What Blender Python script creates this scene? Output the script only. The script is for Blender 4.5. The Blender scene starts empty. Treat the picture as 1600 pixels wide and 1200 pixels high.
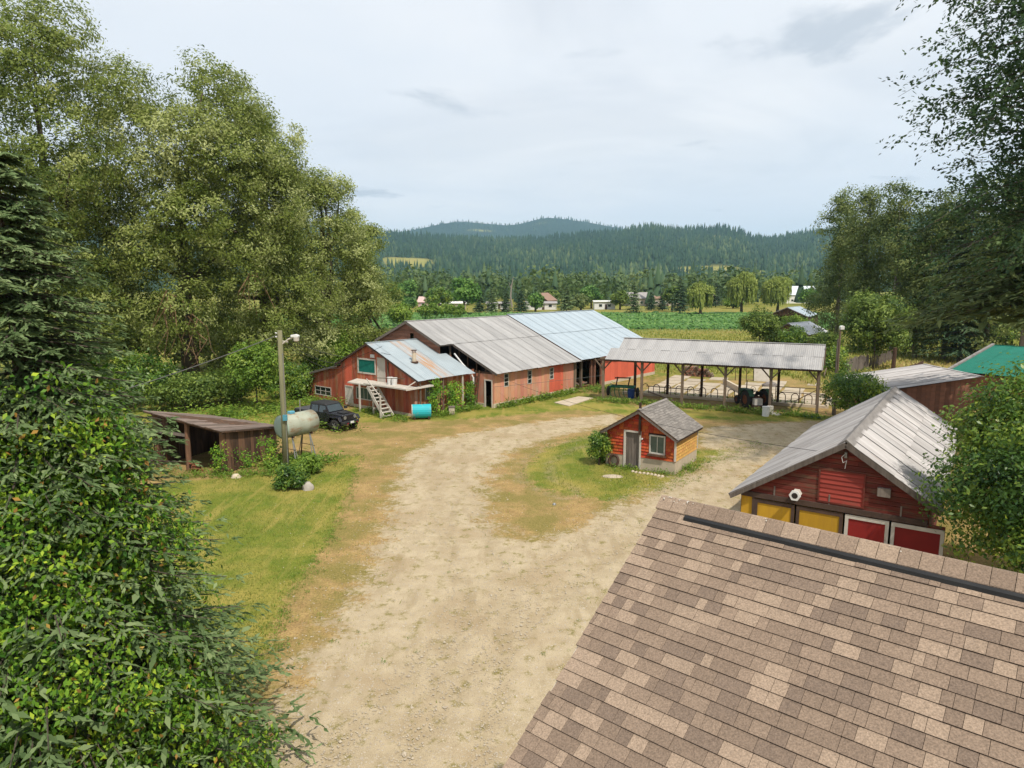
import bpy, math, random
import numpy as np
from mathutils import Vector, Matrix
R = math.radians
SC = bpy.context.scene
COL = SC.collection

# ------------------------------------------------------------------ camera, sky, sun, exposure
FPX, PITCH, HCAM = 1067.0, R(8.3), 10.0
cam_d = bpy.data.cameras.new('camera'); cam = bpy.data.objects.new('camera', cam_d); COL.objects.link(cam)
cam_d.sensor_fit = 'HORIZONTAL'; cam_d.sensor_width = 36.0; cam_d.lens = 36.0 * FPX / 1600.0
cam_d.clip_start = 0.1; cam_d.clip_end = 30000
cam.location = (0, 0, HCAM); cam.rotation_euler = (math.pi / 2 - PITCH, 0, 0)
SC.camera = cam

SUN_AZ, SUN_EL = math.atan2(0.47, -0.88), R(56)          # azimuth from +Y towards +X
sun_d = bpy.data.lights.new('sun', 'SUN'); sun = bpy.data.objects.new('sun', sun_d); COL.objects.link(sun)
sun_d.energy = 5.0; sun_d.angle = R(1.2); sun_d.color = (1.0, 0.935, 0.83)
_ts = Vector((math.sin(SUN_AZ) * math.cos(SUN_EL), math.cos(SUN_AZ) * math.cos(SUN_EL), math.sin(SUN_EL)))
sun.rotation_euler = _ts.to_track_quat('Z', 'Y').to_euler()

world = bpy.data.worlds.new('World'); SC.world = world; world.use_nodes = True
def build_world():
    nt = world.node_tree; nt.nodes.clear(); N = nt.nodes.new; L = nt.links.new
    out = N('ShaderNodeOutputWorld'); bg = N('ShaderNodeBackground'); bg.inputs['Strength'].default_value = 0.1
    sky = N('ShaderNodeTexSky'); sky.sky_type = 'NISHITA'; sky.sun_disc = False
    sky.sun_elevation = SUN_EL; sky.sun_rotation = SUN_AZ; sky.air_density = 1.0; sky.dust_density = 1.5
    tc = N('ShaderNodeTexCoord'); sep = N('ShaderNodeSeparateXYZ'); L(tc.outputs['Generated'], sep.inputs[0])
    zc = N('ShaderNodeMath'); zc.operation = 'MAXIMUM'; L(sep.outputs['Z'], zc.inputs[0]); zc.inputs[1].default_value = 0.0
    za = N('ShaderNodeMath'); za.operation = 'ADD'; L(zc.outputs[0], za.inputs[0]); za.inputs[1].default_value = 0.12
    dx = N('ShaderNodeMath'); dx.operation = 'DIVIDE'; L(sep.outputs['X'], dx.inputs[0]); L(za.outputs[0], dx.inputs[1])
    dy = N('ShaderNodeMath'); dy.operation = 'DIVIDE'; L(sep.outputs['Y'], dy.inputs[0]); L(za.outputs[0], dy.inputs[1])
    cmb = N('ShaderNodeCombineXYZ'); L(dx.outputs[0], cmb.inputs[0]); L(dy.outputs[0], cmb.inputs[1])
    def noise(scale, detail, rough, off, dist=0.0):
        m = N('ShaderNodeMapping'); m.inputs['Location'].default_value = off; L(cmb.outputs[0], m.inputs[0])
        n = N('ShaderNodeTexNoise'); n.inputs['Scale'].default_value = scale; n.inputs['Detail'].default_value = detail
        n.inputs['Roughness'].default_value = rough; n.inputs['Distortion'].default_value = dist; L(m.outputs[0], n.inputs['Vector'])
        return n.outputs['Fac']
    def ramp(src, a, b):
        r = N('ShaderNodeMapRange'); r.interpolation_type = 'SMOOTHSTEP'; L(src, r.inputs[0])
        r.inputs[1].default_value = a; r.inputs[2].default_value = b; return r.outputs[0]
    thin = ramp(noise(0.75, 6, 0.55, (3.1, 1.7, 0), 0.6), 0.28, 0.58)       # broad thin veil
    grey = ramp(noise(1.15, 7, 0.55, (7.3, 4.4, 0), 0.3), 0.60, 0.70)       # small grey clouds
    soft = ramp(noise(0.5, 4, 0.5, (1.3, 8.4, 0), 0.2), 0.35, 0.7)
    cov = N('ShaderNodeMapRange'); L(thin, cov.inputs[0]); cov.inputs[3].default_value = 0.80; cov.inputs[4].default_value = 0.97
    c1 = N('ShaderNodeMix'); c1.data_type = 'RGBA'; L(soft, c1.inputs['Factor'])
    c1.inputs['A'].default_value = (8.8, 9.25, 9.9, 1); c1.inputs['B'].default_value = (10.2, 10.25, 10.4, 1)
    m1 = N('ShaderNodeMix'); m1.data_type = 'RGBA'; L(cov.outputs[0], m1.inputs['Factor'])
    L(sky.outputs[0], m1.inputs['A']); L(c1.outputs['Result'], m1.inputs['B'])
    gf = N('ShaderNodeMath'); gf.operation = 'MULTIPLY'; L(grey, gf.inputs[0]); gf.inputs[1].default_value = 0.75
    m2 = N('ShaderNodeMix'); m2.data_type = 'RGBA'; L(gf.outputs[0], m2.inputs['Factor'])
    L(m1.outputs['Result'], m2.inputs['A']); m2.inputs['B'].default_value = (5.6, 6.2, 7.0, 1)
    L(m2.outputs['Result'], bg.inputs['Color']); L(bg.outputs[0], out.inputs['Surface'])
build_world()
SC.view_settings.view_transform = 'Standard'; SC.view_settings.look = 'None'
SC.view_settings.exposure = 0.0; SC.view_settings.gamma = 1.0
SC.cycles.max_bounces = 6; SC.cycles.diffuse_bounces = 3; SC.cycles.glossy_bounces = 2
SC.cycles.transmission_bounces = 4; SC.cycles.transparent_max_bounces = 8; SC.cycles.volume_bounces = 1
SC.cycles.use_denoising = True

# ------------------------------------------------------------------ pixel -> place helpers
_F = np.array([0, math.cos(PITCH), -math.sin(PITCH)]); _U = np.array([0, math.sin(PITCH), math.cos(PITCH)]); _X = np.array([1.0, 0, 0])
_C = np.array([0, 0, HCAM])
def ray(px, py): return _F + _X * (px - 800) / FPX + _U * (600 - py) / FPX
def G(px, py, z=0.0):                      # the point of height z seen at a pixel
    d = ray(px, py); return _C + d * ((z - HCAM) / d[2])
def AT(px, py, y):                         # the point at distance y seen at a pixel
    d = ray(px, py); return _C + d * (y / d[1])
def PIX(q):
    v = np.asarray(q, float) - _C; w = v @ _F
    return 800 + FPX * (v @ _X) / w, 600 - FPX * (v @ _U) / w
def smooth(a, b, x):
    t = np.clip((np.asarray(x, float) - a) / (b - a), 0, 1); return t * t * (3 - 2 * t)

# ------------------------------------------------------------------ objects
def tag(o, label=None, cat=None, group=None, kind=None):
    if label: o['label'] = label
    if cat: o['category'] = cat
    if group: o['group'] = group
    if kind: o['kind'] = kind
    return o
def thing(name, label, cat, loc=(0, 0, 0), rz=0.0, group=None):
    o = bpy.data.objects.new(name, None); COL.objects.link(o); o.empty_display_size = 0.2
    o.location = loc; o.rotation_euler = (0, 0, rz); return tag(o, label, cat, group)
def link(name, me, parent=None, loc=(0, 0, 0), rot=(0, 0, 0), scale=(1, 1, 1)):
    o = bpy.data.objects.new(name, me); COL.objects.link(o); o.parent = parent
    o.location = loc; o.rotation_euler = rot; o.scale = scale; return o
def copy_tree(o, parent=None):
    c = o.copy(); COL.objects.link(c); c.parent = parent
    for ch in list(o.children): copy_tree(ch, c)
    return c
def mesh_np(name, verts, faces, mats, smooth_shade=False, tint=None):
    """verts (N,3), faces (M,k) arrays with one k"""
    verts = np.asarray(verts, np.float32); faces = np.asarray(faces, np.int32)
    me = bpy.data.meshes.new(name); m, k = faces.shape
    me.vertices.add(len(verts)); me.vertices.foreach_set('co', verts.ravel())
    me.loops.add(m * k); me.loops.foreach_set('vertex_index', faces.ravel())
    me.polygons.add(m); me.polygons.foreach_set('loop_start', np.arange(0, m * k, k, dtype=np.int32))
    try: me.polygons.foreach_set('loop_total', np.full(m, k, dtype=np.int32))
    except Exception: pass
    if smooth_shade: me.polygons.foreach_set('use_smooth', np.ones(m, dtype=bool))
    if tint is not None:
        a = me.attributes.new('tint', 'FLOAT', 'FACE'); a.data.foreach_set('value', np.asarray(tint, np.float32))
    me.update(); me.validate()
    for mt in (mats if isinstance(mats, (list, tuple)) else [mats]): me.materials.append(mt)
    return me
class MB:
    def __init__(s): s.v = []; s.f = []
    def add(s, vs, fs):
        o = len(s.v); s.v += [tuple(map(float, p)) for p in vs]; s.f += [tuple(i + o for i in f) for f in fs]; return s
    def box(s, x0, x1, y0, y1, z0, z1):
        return s.add([(x0, y0, z0), (x1, y0, z0), (x1, y1, z0), (x0, y1, z0), (x0, y0, z1), (x1, y0, z1), (x1, y1, z1), (x0, y1, z1)],
                     [(3, 2, 1, 0), (4, 5, 6, 7), (0, 1, 5, 4), (1, 2, 6, 5), (2, 3, 7, 6), (3, 0, 4, 7)])
    def prism(s, poly, ext):
        """3D polygon swept along ext"""
        n = len(poly); P = [np.asarray(p, float) for p in poly]; e = np.asarray(ext, float)
        nrm = sum((np.cross(P[i], P[(i + 1) % n]) for i in range(n)), np.zeros(3))
        if nrm @ e > 0: P = P[::-1]
        vs = P + [p + e for p in P]
        return s.add(vs, [tuple(range(n)), tuple(range(2 * n - 1, n - 1, -1))] + [((i + 1) % n, i, i + n, (i + 1) % n + n) for i in range(n)])
    def tube(s, pts, rad, n=8, caps=True):
        P = [np.asarray(p, float) for p in pts]; rad = list(rad) if hasattr(rad, '__len__') else [rad] * len(P)
        o = len(s.v); a0 = None
        for i, p in enumerate(P):
            d = P[min(i + 1, len(P) - 1)] - P[max(i - 1, 0)]; d = d / (np.linalg.norm(d) + 1e-9)
            if a0 is None:
                a0 = np.cross(d, (0, 0, 1.0) if abs(d[2]) < 0.9 else (1.0, 0, 0))
            a = a0 - d * (a0 @ d); a /= (np.linalg.norm(a) + 1e-9); a0 = a; b = np.cross(d, a)
            for k in range(n):
                t = 2 * math.pi * k / n; s.v.append(tuple(p + rad[i] * (math.cos(t) * a + math.sin(t) * b)))
        for i in range(len(P) - 1):
            for k in range(n):
                k2 = (k + 1) % n; s.f.append((o + i * n + k, o + i * n + k2, o + (i + 1) * n + k2, o + (i + 1) * n + k))
        if caps:
            s.f.append(tuple(o + k for k in range(n - 1, -1, -1))); e = o + (len(P) - 1) * n; s.f.append(tuple(e + k for k in range(n)))
        return s
    def bar(s, p0, p1, w, h):
        """rectangular beam from p0 to p1; h is the upright side"""
        p0 = np.asarray(p0, float); p1 = np.asarray(p1, float); d = (p1 - p0) / np.linalg.norm(p1 - p0)
        up = np.array([0, 0, 1.0]) if abs(d[2]) < 0.95 else np.array([0, 1.0, 0])
        a = np.cross(d, up); a /= np.linalg.norm(a); b = np.cross(a, d)
        q = [p0 - a * w / 2 - b * h / 2, p0 + a * w / 2 - b * h / 2, p0 + a * w / 2 + b * h / 2, p0 - a * w / 2 + b * h / 2]
        return s.prism(q, p1 - p0)
    def mesh(s, name, mat, smooth_shade=False, bevel=0):
        me = bpy.data.meshes.new(name); me.from_pydata(s.v, [], s.f); me.update()
        if mat: me.materials.append(mat)
        if smooth_shade: me.polygons.foreach_set('use_smooth', [True] * len(me.polygons))
        return me
    def build(s, name, mat, parent=None, smooth_shade=False, bevel=0.0, seg=2, **kw):
        o = link(name, s.mesh(name, mat, smooth_shade), parent, **kw)
        if bevel:
            m = o.modifiers.new('bevel', 'BEVEL'); m.width = bevel; m.segments = seg; m.limit_method = 'ANGLE'
        return o
def beam(parent, name, p0, p1, w, h, mat): return MB().bar(p0, p1, w, h).build(name, mat, parent)

# ------------------------------------------------------------------ materials
ALB = 0.92
def mat(name, a, b=None, scale=4.0, rough=0.85, bump=0.15, rand=0.0, stretch=(1, 1, 1), metallic=0.0, c=None, cth=(0.55, 0.7), cscale=1.3, detail=6, spec=0.3, hue=0.0, fine=0.0, world=False):
    """noise mix of a and b, a third colour c in patches, brightness varied by object"""
    m = bpy.data.materials.new(name); m.use_nodes = True; nt = m.node_tree; N = nt.nodes.new; L = nt.links.new
    bs = nt.nodes['Principled BSDF']; bs.inputs['Roughness'].default_value = rough; bs.inputs['Metallic'].default_value = metallic
    bs.inputs['Specular IOR Level'].default_value = spec
    tc = N('ShaderNodeTexCoord'); mp = N('ShaderNodeMapping'); mp.inputs['Scale'].default_value = stretch
    src = N('ShaderNodeNewGeometry').outputs['Position'] if world else tc.outputs['Object']; L(src, mp.inputs[0])
    oi = N('ShaderNodeObjectInfo'); w = N('ShaderNodeMath'); w.operation = 'MULTIPLY'; L(oi.outputs['Random'], w.inputs[0]); w.inputs[1].default_value = 37.0
    n = N('ShaderNodeTexNoise'); n.noise_dimensions = '4D'; n.inputs['Scale'].default_value = scale; n.inputs['Detail'].default_value = detail; n.inputs['Roughness'].default_value = 0.62
    L(mp.outputs[0], n.inputs['Vector']); L(w.outputs[0], n.inputs['W'])
    if b is None: b = tuple(x * 0.7 for x in a)
    a, b = tuple(x * ALB for x in a), tuple(x * ALB for x in b); c = None if c is None else tuple(x * ALB for x in c)
    r = N('ShaderNodeMapRange'); r.inputs[1].default_value = 0.32; r.inputs[2].default_value = 0.68; L(n.outputs['Fac'], r.inputs[0])
    mx = N('ShaderNodeMix'); mx.data_type = 'RGBA'; L(r.outputs[0], mx.inputs['Factor']); mx.inputs['A'].default_value = (*a, 1); mx.inputs['B'].default_value = (*b, 1)
    col = mx.outputs['Result']
    if c is not None:
        n2 = N('ShaderNodeTexNoise'); n2.noise_dimensions = '4D'; n2.inputs['Scale'].default_value = cscale; n2.inputs['Detail'].default_value = 8; n2.inputs['Roughness'].default_value = 0.65
        L(mp.outputs[0], n2.inputs['Vector']); w2 = N('ShaderNodeMath'); w2.operation = 'ADD'; L(w.outputs[0], w2.inputs[0]); w2.inputs[1].default_value = 5.0; L(w2.outputs[0], n2.inputs['W'])
        r2 = N('ShaderNodeMapRange'); r2.inputs[1].default_value = cth[0]; r2.inputs[2].default_value = cth[1]; L(n2.outputs['Fac'], r2.inputs[0])
        m2 = N('ShaderNodeMix'); m2.data_type = 'RGBA'; L(r2.outputs[0], m2.inputs['Factor']); L(col, m2.inputs['A']); m2.inputs['B'].default_value = (*c, 1); col = m2.outputs['Result']
    if fine:
        n3 = N('ShaderNodeTexNoise'); n3.inputs['Scale'].default_value = 60; n3.inputs['Detail'].default_value = 3; L(src, n3.inputs['Vector'])
        r3 = N('ShaderNodeMapRange'); r3.inputs[1].default_value = 0.3; r3.inputs[2].default_value = 0.7; r3.inputs[3].default_value = 1 - fine; r3.inputs[4].default_value = 1 + fine; L(n3.outputs['Fac'], r3.inputs[0])
        v3 = N('ShaderNodeVectorMath'); v3.operation = 'SCALE'; L(col, v3.inputs[0]); L(r3.outputs[0], v3.inputs['Scale']); col = v3.outputs[0]
    if rand or hue:
        hs = N('ShaderNodeHueSaturation'); L(col, hs.inputs['Color'])
        v = N('ShaderNodeMapRange'); L(oi.outputs['Random'], v.inputs[0]); v.inputs[3].default_value = 1 - rand; v.inputs[4].default_value = 1 + rand; L(v.outputs[0], hs.inputs['Value'])
        if hue:
            fr = N('ShaderNodeMath'); fr.operation = 'FRACT'; w7 = N('ShaderNodeMath'); w7.operation = 'MULTIPLY'; w7.inputs[1].default_value = 7.31; L(oi.outputs['Random'], w7.inputs[0]); L(w7.outputs[0], fr.inputs[0])
            hv = N('ShaderNodeMapRange'); L(fr.outputs[0], hv.inputs[0]); hv.inputs[3].default_value = 0.5 - hue; hv.inputs[4].default_value = 0.5 + hue; L(hv.outputs[0], hs.inputs['Hue'])
        col = hs.outputs['Color']
    L(col, bs.inputs['Base Color'])
    if bump:
        bp = N('ShaderNodeBump'); bp.inputs['Strength'].default_value = bump; bp.inputs['Distance'].default_value = 0.02; L(n.outputs['Fac'], bp.inputs['Height']); L(bp.outputs[0], bs.inputs['Normal'])
    return m
LEAF_GAIN = 1.5
def leaf_mat(name, dark, mid, light, rough=0.5, trans=0.3, spec=0.25):
    m = bpy.data.materials.new(name); m.use_nodes = True; nt = m.node_tree; N = nt.nodes.new; L = nt.links.new
    bs = nt.nodes['Principled BSDF']; out = nt.nodes['Material Output']
    bs.inputs['Roughness'].default_value = rough; bs.inputs['Specular IOR Level'].default_value = spec
    at = N('ShaderNodeAttribute'); at.attribute_name = 'tint'
    cr = N('ShaderNodeValToRGB'); e = cr.color_ramp.elements; e[0].color = (*dark, 1); e[1].color = (*light, 1); k = e.new(0.5); k.color = (*mid, 1)
    dark, mid, light = [tuple(min(.6, x * LEAF_GAIN) for x in q) for q in (dark, mid, light)]; e[0].color = (*dark, 1); e[1].color = (*mid, 1); e[2].color = (*light, 1)
    L(at.outputs['Fac'], cr.inputs[0]); L(cr.outputs[0], bs.inputs['Base Color'])
    tr = N('ShaderNodeBsdfTranslucent'); L(cr.outputs[0], tr.inputs['Color'])
    ms = N('ShaderNodeMixShader'); ms.inputs[0].default_value = min(.5, trans * 1.3); L(bs.outputs[0], ms.inputs[1]); L(tr.outputs[0], ms.inputs[2]); L(ms.outputs[0], out.inputs['Surface'])
    return m
def glass_mat(name, col=(0.02, 0.03, 0.03), rough=0.08, spec=0.6):
    return mat(name, col, tuple(x * 0.7 for x in col), 2, rough, 0, spec=spec)
MT = {}
MT['orange_wall'] = mat('faded orange siding', (0.50, 0.20, 0.115), (0.54, 0.27, 0.175), 1.3, 0.9, 0.1, rand=0.12, hue=0.012, c=(0.46, 0.33, 0.24), cth=(0.52, 0.70), cscale=0.8, stretch=(1, 1, 0.5))
MT['red_panel'] = mat('bright red siding', (0.62, 0.125, 0.068), (0.53, 0.11, 0.062), 1.5, 0.85, 0.1, rand=0.1, c=(0.42, 0.16, 0.1), cth=(0.6, 0.75))
MT['rust_wall'] = mat('rust red board', (0.42, 0.115, 0.048), (0.31, 0.092, 0.045), 1.6, 0.9, 0.15, rand=0.2, hue=0.012, c=(0.34, 0.20, 0.13), cth=(0.50, 0.68), stretch=(2.5, 2.5, 0.6))
MT['brown_board'] = mat('weathered brown board', (0.29, 0.13, 0.08), (0.19, 0.09, 0.06), 2, 0.9, 0.2, rand=0.25, stretch=(0.5, 3, 3), c=(0.24, 0.16, 0.12), cth=(0.58, 0.75))
MT['dark_board'] = mat('dark weathered plank', (0.10, 0.055, 0.032), (0.05, 0.03, 0.02), 3, 0.9, 0.3, rand=0.3, stretch=(4, 4, 0.5), c=(0.22, 0.11, 0.055), cth=(0.55, 0.75))
MT['grey_board'] = mat('silver grey plank', (0.20, 0.165, 0.14), (0.11, 0.09, 0.075), 3, 0.9, 0.3, rand=0.25, stretch=(4, 4, 0.5))
MT['timber'] = mat('old timber post', (0.20, 0.145, 0.10), (0.12, 0.085, 0.06), 4, 0.9, 0.3, rand=0.2, stretch=(3, 3, 0.4))
MT['pole'] = mat('greenish pole wood', (0.22, 0.20, 0.12), (0.14, 0.14, 0.07), 3, 0.9, 0.3, stretch=(5, 5, 0.3))
MT['zinc_grey'] = mat('dull galvanised roof', (0.40, 0.39, 0.38), (0.29, 0.285, 0.28), 0.9, 0.55, 0.03, rand=0.10, metallic=0.1, c=(0.22, 0.19, 0.17), cth=(0.6, 0.78), cscale=1.5, stretch=(1.5, 0.4, 0.4))
MT['zinc_blue'] = mat('pale blue metal roof', (0.39, 0.45, 0.49), (0.34, 0.405, 0.45), 0.7, 0.5, 0.02, rand=0.05, metallic=0.1)
MT['zinc_annex'] = mat('stained pale metal roof', (0.37, 0.42, 0.44), (0.31, 0.36, 0.385), 0.8, 0.5, 0.02, rand=0.05, metallic=0.1, c=(0.42, 0.27, 0.16), cth=(0.62, 0.74), cscale=0.6)
MT['zinc_rust'] = mat('rust streaked metal roof', (0.37, 0.41, 0.43), (0.32, 0.34, 0.35), 0.7, 0.6, 0.02, metallic=0.05, c=(0.40, 0.23, 0.12), cth=(0.44, 0.60), cscale=1.0, stretch=(2.6, .35, 1))
MT['zinc_old'] = mat('oxidised barn roof', (0.46, 0.44, 0.43), (0.30, 0.28, 0.27), 1.0, 0.6, 0.03, rand=0.14, metallic=0.1, c=(0.20, 0.14, 0.11), cth=(0.56, 0.74), cscale=1.4, stretch=(2.5, 0.4, 0.4))
MT['shake'] = mat('weathered grey roof shake', (0.26, 0.235, 0.21), (0.155, 0.14, 0.125), 3, 0.9, 0.3, rand=0.2, stretch=(4, 0.5, 0.5))
MT['concrete'] = mat('old concrete', (0.56, 0.47, 0.35), (0.44, 0.365, 0.27), 2, 0.95, 0.15, rand=0.1, c=(0.26, 0.22, 0.16), cth=(0.6, 0.75))
MT['white_paint'] = mat('chipped white paint', (0.56, 0.52, 0.46), (0.46, 0.42, 0.36), 3, 0.8, 0.1, c=(0.30, 0.22, 0.17), cth=(0.60, 0.72), cscale=3)
MT['pale_door'] = mat('pale painted door', (0.52, 0.48, 0.42), (0.45, 0.40, 0.34), 2, 0.8, 0.05)
MT['green_board'] = mat('green painted board', (0.0, 0.11, 0.085), (0.01, 0.16, 0.12), 2, 0.8, 0.03)
MT['glass'] = glass_mat('dark window glass')
MT['glass_grey'] = glass_mat('grey green window glass', (0.09, 0.12, 0.11))
MT['dark_shade'] = mat('interior shade colour', (0.035, 0.027, 0.022), (0.02, 0.015, 0.012), 2, 0.95, 0.1)  # near-black: the shade inside openings is put into the colour
MT['shingle_red'] = mat('red wall shingle', (0.47, 0.085, 0.022), (0.34, 0.055, 0.02), 2.2, 0.85, 0.2, rand=0.22, hue=0.012)
MT['shingle_yellow'] = mat('ochre wall shingle', (0.60, 0.36, 0.10), (0.52, 0.27, 0.08), 2, 0.85, 0.2, rand=0.1, hue=0.008, c=(0.45, 0.16, 0.05), cth=(0.62, 0.75), cscale=2.5)
MT['barn_red'] = mat('dark red barn board', (0.18, 0.028, 0.018), (0.10, 0.022, 0.015), 2, 0.85, 0.2, rand=0.22, stretch=(0.5, 2, 2), c=(0.12, 0.065, 0.04), cth=(0.48, 0.66), cscale=2.4)
MT['hatch_red'] = mat('faded red hatch board', (0.32, 0.05, 0.035), (0.22, 0.035, 0.025), 2, 0.85, 0.2, rand=0.15, stretch=(0.5, 2, 2), c=(0.16, 0.06, 0.04), cth=(0.6, 0.75))
MT['door_yellow'] = mat('mustard door panel', (0.50, 0.29, 0.018), (0.42, 0.23, 0.02), 2, 0.8, 0.05, rand=0.1, stretch=(3, 1, 0.5), c=(0.38, 0.22, 0.05), cth=(0.6, 0.72))
MT['door_red'] = mat('crimson door panel', (0.24, 0.014, 0.011), (0.18, 0.012, 0.01), 2, 0.75, 0.05, rand=0.1)
MT['frame_brown'] = mat('brown door frame', (0.09, 0.055, 0.04), (0.05, 0.032, 0.025), 3, 0.9, 0.2)
MT['ridge_wood'] = mat('grey ridge board', (0.27, 0.25, 0.235), (0.16, 0.145, 0.135), 4, 0.9, 0.2, stretch=(1, 0.3, 1))
MT['black'] = mat('black plastic', (0.012, 0.012, 0.013), (0.02, 0.02, 0.02), 4, 0.5, 0.05)
MT['rubber'] = mat('tyre rubber', (0.022, 0.021, 0.02), (0.035, 0.033, 0.03), 4, 0.85, 0.1)
MT['iron'] = mat('rusty iron', (0.10, 0.05, 0.03), (0.05, 0.03, 0.022), 5, 0.85, 0.1)
MT['steel'] = mat('dull steel', (0.35, 0.35, 0.34), (0.25, 0.25, 0.24), 4, 0.45, 0.03, metallic=0.6)
MT['white'] = mat('white plastic', (0.72, 0.72, 0.70), (0.62, 0.61, 0.58), 3, 0.5, 0.02)
for i, (a, b) in enumerate([((0.255, 0.185, 0.134), (0.21, 0.152, 0.11)), ((0.225, 0.162, 0.118), (0.185, 0.134, 0.097)), ((0.315, 0.232, 0.168), (0.265, 0.195, 0.14)), ((0.20, 0.145, 0.107), (0.165, 0.12, 0.09))]):
    MT['asphalt%d' % i] = mat('brown roof shingle shade %d' % i, a, b, 25, 0.95, 0.5, rand=0.07, fine=0.28, world=True)

# ------------------------------------------------------------------ board walls, corrugated roofs
def clip(poly, axis, val, keep_less):
    out = []; n = len(poly)
    for i in range(n):
        p, q = poly[i], poly[(i + 1) % n]; a = p[axis] - val; b = q[axis] - val
        if keep_less: a, b = -a, -b
        if a >= 0: out.append(p)
        if (a >= 0) != (b >= 0):
            t = a / (a - b); out.append((p[0] + (q[0] - p[0]) * t, p[1] + (q[1] - p[1]) * t))
    return out
def area(p): return abs(sum(p[i][0] * p[(i + 1) % len(p)][1] - p[(i + 1) % len(p)][0] * p[i][1] for i in range(len(p)))) / 2
def board_wall(parent, M, poly, pitch, direction, material, openings=(), thick=0.03, gap=0.006, name='board', seed=1, jitter=0.006, pick=None, maxlen=None):
    """boards covering a (u,z) polygon; M(u,z,d) gives the local point, d outward; one object per board"""
    rg = random.Random(seed); ax = 0 if direction == 'v' else 1; oth = 1 - ax
    lo = min(p[ax] for p in poly); hi = max(p[ax] for p in poly)
    edges = {round(lo, 4), round(hi, 4)}; k = lo
    while k < hi: edges.add(round(k, 4)); k += pitch * (1 + rg.uniform(-0.12, 0.12))
    for o in openings: edges.add(round(o[ax * 2], 4)); edges.add(round(o[ax * 2 + 1], 4))
    ed = sorted(edges); ed = [e for e in ed if lo <= e <= hi]; res = []
    for e0, e1 in zip(ed, ed[1:]):
        if e1 - e0 < 0.015: continue
        band = clip(clip(poly, ax, e0 + gap, False), ax, e1 - gap, True)
        if len(band) < 3: continue
        mid = (e0 + e1) / 2; spans = [(-1e3, 1e3)]
        for o in openings:
            if o[ax * 2] < mid < o[ax * 2 + 1]:
                a, b = o[oth * 2], o[oth * 2 + 1]; ns = []
                for s0, s1 in spans:
                    if b <= s0 or a >= s1: ns.append((s0, s1)); continue
                    if a > s0: ns.append((s0, a))
                    if b < s1: ns.append((b, s1))
                spans = ns
        if maxlen:
            ns = []
            l0 = min(p[oth] for p in band); l1 = max(p[oth] for p in band)
            for s0, s1 in spans:
                s0 = max(s0, l0); s1 = min(s1, l1); k = s0 + rg.uniform(0.3, 1.0) * maxlen; prev = s0
                while k < s1 - 0.2: ns.append((prev, k - gap)); prev = k; k += maxlen
                ns.append((prev, s1))
            spans = ns
        for s0, s1 in spans:
            q = clip(clip(band, oth, s0, False), oth, s1, True)
            if len(q) < 3 or area(q) < 0.004: continue
            d = rg.uniform(-jitter, jitter); b = MB()
            p3 = [np.asarray(M(u, z, d)) for u, z in q]; u0, z0 = q[0]
            b.prism(p3, np.asarray(M(u0, z0, d + thick)) - p3[0])
            mt = material if pick is None else pick(rg, mid, q) or material
            res.append(b.build(name, mt, parent))
    return res
def corrugated(width, length, waves=6, amp=0.018, over=0.03):
    """one roof sheet: x across, y down the slope (from 0 to length), z up"""
    v = []; f = []; n = waves * 2
    for i in range(n + 1):
        x = i / n * (width + over); z = amp if i % 2 else -amp
        v += [(x, 0, z), (x, length, z)]
    for i in range(n): f.append((2 * i, 2 * i + 2, 2 * i + 3, 2 * i + 1))
    return v, f
def roof_sheets(parent, top, along, down, n, width, length, material, waves=6, amp=0.018, name='roof_sheet', lift=0.012, seed=0, pick=None, skew=0.0):
    """row of sheets hanging from the line top + k*width*along; down is the unit slope vector"""
    top = Vector(top); along = Vector(along).normalized(); down = Vector(down).normalized(); nrm = along.cross(down)
    if nrm.z < 0: nrm = -nrm
    v, f = corrugated(width, length, waves, amp); base = None; rg = random.Random(seed); res = []
    cache = {}
    for k in range(n):
        mt = material if pick is None else (pick(k, rg) or material)
        if mt.name not in cache:
            me = bpy.data.meshes.new(name); me.from_pydata(v, [], f); me.update(); me.materials.append(mt); cache[mt.name] = me
        o = link(name, cache[mt.name], parent)
        p = top + along * (k * width) + nrm * (lift * (k % 2) + rg.uniform(0, 0.008)) + down * rg.uniform(-0.02, 0.03)
        m = Matrix.Identity(4)
        for i in range(3): m[i][0] = along[i]; m[i][1] = down[i]; m[i][2] = nrm[i]; m[i][3] = p[i]
        if along.cross(down).z < 0:      # left-handed basis: mirror the normal, shape is symmetric
            for i in range(3): m[i][2] = along.cross(down)[i]
        o.matrix_basis = m; res.append(o)
    return res
def quad_slab(parent, name, pts, thick, material):
    P = [np.asarray(p, float) for p in pts]; n = np.cross(P[1] - P[0], P[2] - P[0]); n /= np.linalg.norm(n)
    if n[2] < 0: n = -n
    return MB().prism(P, -n * thick).build(name, material, parent)
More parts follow.
